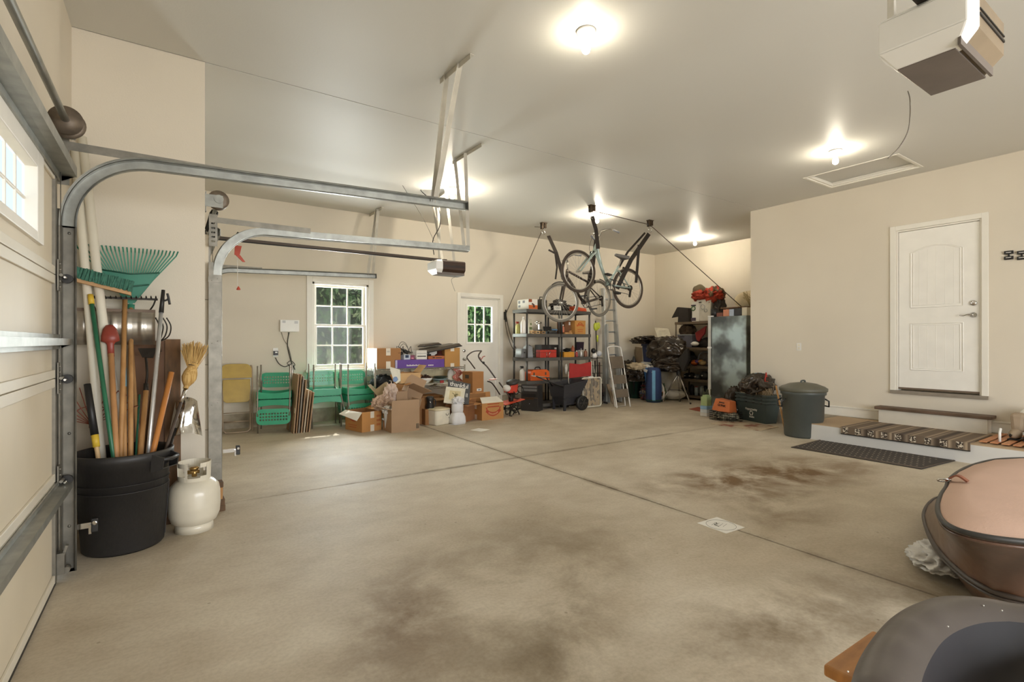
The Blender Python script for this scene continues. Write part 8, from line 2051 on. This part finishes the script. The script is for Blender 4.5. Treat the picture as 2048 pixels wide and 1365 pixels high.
# ================================================================ bicycles on ceiling hoists
def bicycle(name, label, loc, rot, fm, steer, bar_y, mixte, fender=None, R_=.33, wb=1.05, tyre=None, rim=None):
    t = Thing(name, label, 'bicycle', loc, rot=rot); tyre = tyre or M('tyre_rubber', '#463b31', .8); rim = rim or ALU
    hb, ht = Vector((-.81, 0, .40)), Vector((-.775, 0, .53)); bb_ = Vector((-.43, 0, -.05)); st = Vector((-.27, 0, .30)); fh = Vector((-wb, 0, 0))
    def wheel(c, ang, nm):
        q = Matrix.Rotation(ang, 3, 'Z'); nrm = q @ Vector((0, 1, 0)); u = q @ Vector((1, 0, 0))
        w = t.part(nm, MB().torus(c, nrm, R_-.022, .023, 48, 10), tyre)
        t.part('rim', MB().torus(c, nrm, R_-.048, .011, 48, 6), rim, parent=w)
        m = MB()
        for k in range(28):
            a_ = 2*PI*k/28; m.cyl(c+nrm*(.025 if k % 2 else -.025)+u*.015*math.cos(a_+1), c+(u*math.cos(a_)+Vector((0, 0, 1))*math.sin(a_))*(R_-.05), .0017, n=3, caps=False)
        t.part('spokes', m, ALU, parent=w); t.part('hub', MB().cyl(c-nrm*.05, c+nrm*.05, .016, n=10), ALU, parent=w)
    wheel(Vector((0, 0, 0)), 0, 'rear_wheel')
    ax = (ht-hb).normalized(); q3 = Matrix.Rotation(steer, 3, ax); f = lambda p: hb+q3 @ (Vector(p)-hb)
    wheel(f(fh), steer, 'front_wheel')
    m = MB(); m.cyl(hb, ht, .026, n=12); m.tube([hb+Vector((.01, 0, .02)), bb_], .025, 10)
    if mixte: m.tube(bez([ht-Vector((0, 0, .03)), Vector((-.58, 0, .14)), Vector((-.45, 0, .03)), Vector((-.36, 0, .06))], 6), .021, 10)
    else: m.tube([ht-Vector((0, 0, .02)), st], .02, 10)
    m.cyl(bb_, st, .02, n=10); m.cyl(bb_-Vector((0, .04, 0)), bb_+Vector((0, .04, 0)), .024, n=12)
    for sg in (-1, 1): m.cyl(bb_+Vector((.02, .02*sg, 0)), (0, .055*sg, 0), .013, n=8); m.cyl(st-Vector((0, -.015*sg, .07)), (0, .055*sg, 0), .011, n=8)
    t.part('frame', m, fm)
    m = MB()
    for sg in (-1, 1): m.tube([f(hb+Vector((0, .03*sg, -.02))), f(hb+Vector((-.08, .045*sg, -.14))), f(fh+Vector((0, .05*sg, 0)))], [.021, .018, .013], 8)
    m.box(f(hb+Vector((0, 0, -.02))), (.04, .10, .03)); t.part('fork', m, fm)
    top = f(ht+Vector((.02, 0, .13))); m = MB().cyl(f(ht), top, .013, n=8); pts = [f(ht+Vector(p)) for p in ((.16, -bar_y, .17), (.04, -bar_y*.85, .20), (-.02, -.10, .17), (.02, 0, .13), (-.02, .10, .17), (.04, bar_y*.85, .20), (.16, bar_y, .17))]; m.tube(bez(pts, 4), .011, 8); hb_o = t.part('handlebar', m, ALU)
    for k, kk in ((0, 1), (-1, -2)): t.part('grip', MB().cyl(pts[k], pts[k]+(pts[kk]-pts[k])*.85, .0165, n=8), GREY, parent=hb_o)
    t.part('brake_cable', MB().tube(bez([pts[1], pts[2]+Vector((-.14, -.03, -.06)), f(hb+Vector((-.10, 0, .0))), hb+Vector((.05, 0, -.05))], 6), .003, 5), BLACKM, parent=hb_o)
    sd = Vector((-.235, 0, .44)); m = MB().cyl(st, sd, .012, n=8); t.part('seat_post', m, ALU)
    t.part('saddle', MB().hexa([sd+Vector(p) for p in ((-.15, -.02, .0), (.10, -.08, .0), (.10, .08, .0), (-.15, .02, .0))], [sd+Vector(p) for p in ((-.15, -.018, .045), (.11, -.085, .065), (.11, .085, .065), (-.15, .018, .045))]), M('saddle_vinyl', '#6b6660', .5), bevel=.018)
    m = MB().torus(bb_+Vector((0, -.05, 0)), (0, 1, 0), .088, .006, 28, 6)
    for k in range(5): a_ = k*2*PI/5; m.cyl(bb_+Vector((0, -.05, 0)), bb_+Vector((.086*math.cos(a_), -.05, .086*math.sin(a_))), .005, n=5)
    t.part('chainring', m, DARKP)
    for sg in (-1, 1): e_ = bb_+Vector((.12*sg, .07*-sg*-1 if sg < 0 else -.07, -.12*sg)); m = MB().cyl(bb_+Vector((0, e_.y, 0)), e_, .009, n=8); c_ = t.part('crank', m, ALU); t.part('pedal', MB().box(e_+Vector((0, -.045 if e_.y < 0 else .045, 0)), (.09, .08, .022)), BLACKP, parent=c_)
    t.part('chain', MB().tube([bb_+Vector((0, -.05, .088)), Vector((0, -.045, .04)), Vector((.02, -.045, -.03)), Vector((.01, -.045, -.13)), Vector((-.03, -.045, -.11)), bb_+Vector((0, -.05, -.088))], .005, 5), DARKP)
    t.part('derailleur', MB().cyl((0, -.06, 0), (0, -.03, 0), .045, n=18).box((.015, -.05, -.09), (.03, .02, .12)), IRON)
    m = MB()
    for c_, z_ in ((Vector((0, 0, 0)), .34), (f(fh), .345)): m.torus(c_, (0, 1, 0), R_+.012, .008, 10, 5, R(60) if c_.x < -.5 else R(100), R(110) if c_.x < -.5 else R(150), ref=(-1, 0, 0))
    if fender: t.part('mudguard', m, fender)
    for c_ in (f(hb+Vector((-.03, 0, -.05))), Vector((-.13, 0, .30))): t.part('brake', MB().box(c_+Vector((0, -.035, 0)), (.03, .02, .06)).box(c_+Vector((0, .035, 0)), (.03, .02, .06)), IRON)
    return t
b1r = at(1256, 577, d=8.3); b1f = at(1157, 543, d=7.78); dv = b1f-b1r
TEAL = M('pale_teal_enamel', '#a3b3ab', .3, .2, coat=.3)
rz_ = math.atan2(-dv.y, -dv.x); tl_ = math.atan2(dv.z, math.hypot(dv.x, dv.y))
bicycle('bicycle', 'pale teal step-through bicycle hanging nearest, above the other', b1r, (0, tl_, rz_), TEAL, 0, .30, True, wb=dv.length)
b2r = at(1198, 597, d=9.0); b2f = at(1123, 605, d=8.35); dv2 = b2f-b2r
bicycle('bicycle', 'dark framed bicycle with silver rims hanging lower and behind', b2r, (0, math.atan2(dv2.z, math.hypot(dv2.x, dv2.y)), math.atan2(-dv2.y, -dv2.x)), M('dark_brown_enamel', '#4b4038', .35, .3), R(-24), .27, False, M('black_guard', '#2a2826', .5), wb=dv2.length, tyre=M('grey_tyre', '#7b766c', .8))
# hoist pulleys, ropes, straps
def pulley(px, py, label):
    p = at(px, py, z=CZ); t = Thing('hoist_pulley', label, 'pulley', p, group=None)
    t.part('bracket', MB().box((0, 0, -.005), (.12, .07, .01)).box((-.03, -.02, -.06), (.05, .004, .11)).box((-.03, .02, -.06), (.05, .004, .11)).box((.035, 0, -.05), (.04, .045, .08)), M('brown_iron', '#4a3c2d', .5, .5))
    t.part('pulley_wheel', MB().cyl((-.03, -.017, -.075), (-.03, .017, -.075), .03, n=16), BLACKP); t.part('hook', MB().torus((.0, 0, -.17), (0, 1, 0), .032, .006, 16, 6, sy=1.4).cyl((0, 0, -.09), (0, 0, -.14), .006, n=6), CHROME)
    return p
pA_ = pulley(1087, 446, 'left ceiling pulley of the bicycle hoist'); pB_ = pulley(1184, 411, 'ceiling pulley above the handlebar of teal bicycle'); pC_ = pulley(1300, 441, 'right ceiling pulley of the bicycle hoist')
dd = Vector((0, 0, -.08)); ROPE = M('dark_rope', '#4d4233', .8)
def rope(label, *pts): return solo('hoist_rope', MB().tube(list(pts), .007, 5), ROPE, label, 'rope')
pw = at(1010, 632, y=YB-.03)
rope('taut rope from left pulley down to the wall cleat', pA_+dd, pw)
rope('rope running along ceiling from left pulley to the bicycles', pA_+dd, Vector((pB_.x-.1, pA_.y+.02, CZ-.09)))
rope('rope stretched between the two right ceiling pulleys', pB_+dd, pC_+dd)
rope('taut rope from right pulley down towards the fridge', pC_+dd, at(1492, 622, x=8.35))
rope('slack rope loop hanging from cleat to shelving', *bez([pw, at(1013, 660, y=YB-.05), at(1022, 690, y=8.1), at(1035, 712, y=8.0)], 5)); rope('second slack rope beside shelving post', *bez([pw+Vector((.03, 0, 0)), at(1018, 660, y=YB-.05), at(1028, 690, y=8.1), at(1040, 706, y=8.0)], 5))
t = Thing('rope_cleat', 'black cleat for hoist rope on wall beside the back door', 'cleat', pw-Vector((0, -.0, .08))); t.part('horns', MB().box(pw, (.03, .04, .16)).box(pw+Vector((0, -.03, 0)), (.02, .03, .24)), BLACKM, world=True, bevel=.006)
STR = M('black_strap', '#2d251e', .8)
def strap(label, pts, w=.045): return solo('hoist_strap', MB().ribbon(pts, w, .006, up=(cA, sA, 0)), STR, label, 'strap')
def S(px, py, d): return at(px, py, d=d)
dC = pC_.x*cA+pC_.y*sA; dA = pA_.x*cA+pA_.y*sA; dB = pB_.x*cA+pB_.y*sA
strap('wide black strap from right pulley to teal saddle', [S(1298, 468, dC), S(1262, 520, 8.2), S(1234, 578, 8.15)], .07); strap('second strand of strap behind the teal saddle', [S(1290, 466, dC), S(1255, 505, 8.3), S(1238, 535, 8.3)], .035)
strap('loose black strap end dangling beside teal rear wheel', [S(1278, 490, 8.3), S(1275, 530, 8.3), S(1272, 566, 8.3)], .045)
strap('black strap from left pulley to the lower bicycle', [S(1097, 472, dA), S(1112, 505, 8.5), S(1128, 560, 8.4)], .06); strap('thin strap end dangling left of the lower bicycle', [S(1110, 505, 8.5), S(1114, 535, 8.5), S(1111, 559, 8.5)], .028)
strap('black strap from middle pulley round teal handlebar', [pB_-Vector((0, 0, .17)), S(1192, 460, 7.9), S(1196, 498, 7.8)], .06); strap('thick black strap dropping through middle to lower bicycle', [S(1192, 480, 8.3), S(1186, 530, 8.5), S(1175, 575, 8.7)], .06)
strap('short strap stub left of the lower handlebar', [S(1097, 500, 8.5), S(1112, 508, 8.5)], .03)
# ================================================================ foreground, lower right
PEACH = M('peach_fabric', '#c9a996', .85, var=.03, bump=.15, bscale=120)
BRV = M('brown_vinyl', '#5b4234', .3, var=.35, scale=3, bump=.6, bscale=5)
zt_, zb_ = .50, .10
TP = [(2048, 918), (1990, 921), (1945, 932), (1916, 946), (1898, 962), (1893, 975), (1882, 992), (1876, 1012), (1878, 1030), (1890, 1047), (1920, 1062), (1965, 1073), (2010, 1080), (2060, 1085), (2140, 1090), (2200, 1080), (2230, 1040), (2220, 980), (2150, 930)]
BTm = [(2048, 960), (1990, 965), (1945, 968), (1905, 980), (1880, 995), (1868, 1000), (1855, 1012), (1848, 1030), (1853, 1055), (1870, 1090), (1895, 1120), (1935, 1155), (1985, 1183), (2050, 1200), (2140, 1215), (2230, 1190), (2270, 1120), (2260, 1030), (2170, 965)]
t = Thing('peach_bag', 'brown vinyl bag with rounded peach fabric top and dark piping', 'bag', Vector((1.95, .75, 0)))
top = [at(*p, z=zt_) for p in TP]
cen = sum(top, Vector())/len(top)
low = [at(*p, z=.17) for p in BTm]
n = len(top)
m = MB(); ring2 = [cen+(p-cen)*.92+Vector((0, 0, .018)) for p in top]; ring3 = [cen+(p-cen)*.55+Vector((0, 0, .03)) for p in top]
m.add(top+ring2+ring3+[cen+Vector((0, 0, .032))], [(i, (i+1) % n, n+(i+1) % n, n+i) for i in range(n)]+[(n+i, n+(i+1) % n, 2*n+(i+1) % n, 2*n+i) for i in range(n)]+[(2*n+i, 2*n+(i+1) % n, 3*n) for i in range(n)], True)
t.part('peach_top', m, PEACH, world=True)
t.part('piping', MB().tube(bez(top+[top[0]], 4), .011, 8), DARKP, world=True)
t.part('inner_piping', MB().tube(bez([p-Vector((0, 0, .022)) for p in top+[top[0]]], 4), .007, 6), BRV, world=True)
m = MB(); N2 = 8; vs_ = []
for j in range(N2+1):
    k = j/N2
    for i in range(n):
        p = top[i]*(1-k)+low[i]*k-Vector((0, 0, .01*(1-k))); o = .018*noise.noise(Vector((p.x*7, p.y*7, p.z*9)))*math.sin(PI*k); d_ = (p-cen); d_.z = 0; vs_.append(p+d_.normalized()*(o+.03*math.sin(PI*k)*-1))
m.add(vs_, [(j*n+i, j*n+(i+1) % n, (j+1)*n+(i+1) % n, (j+1)*n+i) for j in range(N2) for i in range(n)], True)
t.part('vinyl_side', m, BRV, world=True)
for dz, r_ in ((0, .012), (-.02, .008)): t.part('zip_edge', MB().tube(bez([p+Vector((0, 0, dz)) for p in low+[low[0]]], 4), r_, 8), M('dark_zip', '#41372f', .5), world=True)
m = MB(); foot = [cen*.5+p*.5 for p in low]; foot = [Vector((p.x, p.y, 0)) for p in foot]; lw = [p-Vector((0, 0, .02)) for p in low]
m.add(lw+foot, [(i, (i+1) % n, n+(i+1) % n, n+i) for i in range(n)]+[tuple(range(n, 2*n))], True); t.part('underside', m, BRV, world=True)
sp = at(2036, 1100, z=.46); 
p0, p1 = at(2036, 1098, z=.44), at(2040, 1195, z=.18); p2, p3 = at(2075, 1204, z=.18), at(2075, 1098, z=.44)
o_ = Vector((-.055, -.065, 0)); t.part('printed_label', MB().panel([p_+o_ for p_ in (p0, p1, p2, p3)], .003), ramp_mat('blue_white_red_print', [(.42, '#dad6cf'), (.5, '#4f7fb0'), (.58, '#2f5f9a'), (.64, '#b5443f')], scale=9, rough=.4), world=True)
h0 = at(1893, 962, z=zt_+.02); h1 = at(1936, 964, z=zt_+.035)
t.part('handle', MB().ribbon(bez([h0, (h0+h1)/2+Vector((0, 0, .03)), h1], 5), .03, .008, up=(0, 0, 1)), M('brown_leather', '#7d4a34', .5), world=True)
t.part('buckle', MB().torus(h0+Vector((.0, .01, .0)), (.4, .3, 1), .028, .004, 16, 6), CHROME, world=True)
t.part('zip_pull', MB().cyl(at(2030, 1170, z=.22)+o_, at(2032, 1195, z=.17)+o_, .006, n=6), CHROME, world=True)
# crinkled white sack beneath
c_ = fl(1905, 1150); m = MB().blob((c_.x+.12, c_.y+.04, .055), (.27, .16, .045), 91, .22, 2.4, 5, flat=.75, ridge=True)
m.add([Vector(p) for p in (fl(1852, 1137)+Vector((0, 0, .006)), fl(1880, 1118)+Vector((0, 0, .05)), fl(1890, 1145)+Vector((0, 0, .03)))], [(0, 1, 2)], False)
solo('white_sack', m, M('crinkled_white_sack', '#cfcbc4', .35, var=.12, scale=20, bump=.5, bscale=40), 'crinkled white plastic sack squashed under the peach bag', 'sack')
# grey moulded basin on a wooden stool
GB2 = M('dark_grey_moulded_plastic', '#5b5450', .42, var=.05, scale=2, bump=.06, bscale=25); GIN = M('basin_shade_grey', '#3c3a3c', .45)  # inner grey is the same plastic, darkened to paint the recess's shade
zr = .66
RIM = [(1700, 1365), (1712, 1320), (1738, 1275), (1775, 1232), (1815, 1205), (1860, 1189), (1910, 1186), (1970, 1191), (2040, 1204)]
INN = [(1838, 1400), (1845, 1345), (1865, 1300), (1890, 1268), (1925, 1247), (1970, 1235), (2030, 1233), (2048, 1236)]
o3 = [at(*p, z=zr) for p in RIM]; i3 = [at(*p, z=zr) for p in INN]
ctr = at(2080, 1520, z=zr)
# close both outlines into full rounded shapes round a centre off to the lower right
def resample(pts, n):
    P_ = bez(pts, 12); L = [0]
    for a, b in zip(P_, P_[1:]): L.append(L[-1]+(b-a).length)
    out = []
    for k in range(n):
        s_ = L[-1]*k/(n-1); j = max(0, min(len(L)-2, next((i for i, l in enumerate(L) if l >= s_), len(L)-1)-1)); f_ = (s_-L[j])/max(1e-9, L[j+1]-L[j]); out.append(P_[j]+(P_[j+1]-P_[j])*f_)
    return out
back = lambda P0, P1, ex: [P1+Vector((.16, -.20, 0))*ex, ctr+Vector((.30, -.22, 0))*ex, ctr+Vector((.05, -.42, 0))*ex, P0+Vector((.04, -.30, 0))*ex]
N_ = 64; O_ = resample(o3+back(o3[0], o3[-1], 1.0)+[o3[0]], N_+1)[:-1]; I_ = resample(i3+back(i3[0], i3[-1], .55)+[i3[0]], N_+1)[:-1]
# align starting indices by angle
cc = sum(O_, Vector())/N_
ic = sum(I_, Vector())/N_
def byang(P, c, k):
    out = []
    for j in range(k):
        a = -PI+2*PI*j/k; d_ = Vector((math.cos(a), math.sin(a), 0)); best = max(P, key=lambda p: (p-c).normalized().dot(d_)); out.append(best.copy())
    return out
K = 96; O2 = byang(resample(O_+[O_[0]], 400), ic, K); I2 = byang(resample(I_+[I_[0]], 400), ic, K)
lv = [([p+(p-ic).normalized()*.015-Vector((0, 0, .16)) for p in O2]), ([p+(p-ic).normalized()*.012-Vector((0, 0, .06)) for p in O2]), [p-Vector((0, 0, .012)) for p in O2], [p+(ic-p).normalized()*.015 for p in O2], [p*.5+q*.5+Vector((0, 0, .006+.003*math.sin(j*.9))) for j, (p, q) in enumerate(zip(O2, I2))], [p+(p-ic).normalized()*.02 for p in I2], [p-Vector((0, 0, .012)) for p in I2]]
m = MB(); vs_ = [p for L in lv for p in L]; m.add(vs_, [(j*K+i, j*K+(i+1) % K, (j+1)*K+(i+1) % K, (j+1)*K+i) for j in range(len(lv)-1) for i in range(K)], True)
t = Thing('moulded_basin', 'large dark grey moulded plastic basin nearest the camera', 'basin', Vector((ic.x, ic.y, zr-.16)))
t.part('flange', m, GB2, world=True)
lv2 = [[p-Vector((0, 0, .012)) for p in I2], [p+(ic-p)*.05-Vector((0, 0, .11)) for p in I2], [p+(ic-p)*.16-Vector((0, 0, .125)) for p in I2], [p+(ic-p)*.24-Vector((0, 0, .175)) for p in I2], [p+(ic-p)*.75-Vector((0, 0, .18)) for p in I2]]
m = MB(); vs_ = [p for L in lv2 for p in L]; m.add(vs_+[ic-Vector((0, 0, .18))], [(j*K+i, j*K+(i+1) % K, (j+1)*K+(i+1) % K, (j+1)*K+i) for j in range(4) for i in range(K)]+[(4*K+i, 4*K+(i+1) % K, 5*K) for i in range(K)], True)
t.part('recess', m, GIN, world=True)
r_ = at(1985, 1330, z=zr-.12)
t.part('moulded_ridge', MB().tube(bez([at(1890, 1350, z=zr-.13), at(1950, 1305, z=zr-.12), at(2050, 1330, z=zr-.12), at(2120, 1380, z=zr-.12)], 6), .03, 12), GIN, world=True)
q = at(1848, 1187, z=zr); 
m = MB()
for p in ((1967, 1212), (1896, 1254), (1929, 1305), (1696, 1344), (2004, 1222)): m.sphere(at(*p, z=zr+.006 if p[0] != 1929 else zr-.08), .0017, 6, 4)
t.part('paint_specks', m, PAPER, world=True)
# wooden bench corner under the basin
zw = zr-.165
a_, b_ = at(1646, 1329, z=zw), at(1718, 1279, z=zw); e1_ = (b_-a_).normalized(); e2_ = Vector((e1_.y, -e1_.x, 0))
q = [a_, a_+e1_*.26, a_+e1_*.26+e2_*.75, a_+e2_*.75]
t = Thing('wooden_bench', 'orange brown wooden bench corner under the grey basin', 'bench', Vector((a_.x+.2, a_.y-.2, 0)))
t.part('bench_top', MB().slab([p-Vector((0, 0, .028)) for p in q][::-1], (0, 0, .028)), ramp_mat('varnished_bench', [(.3, '#c4884a'), (.7, '#a06c38')], scale=4, stretch=(2, 9, 2), rough=.45), world=True, bevel=.006)
for u, v in ((.04, .05), (.22, .05), (.04, .70), (.22, .70)):
    p = a_+e1_*u+e2_*v; t.part('leg', MB().bb(p.x-.02, p.x+.02, p.y-.02, p.y+.02, 0, zw-.03), M('grey_worn_leg', '#7b6b58', .7), world=True)
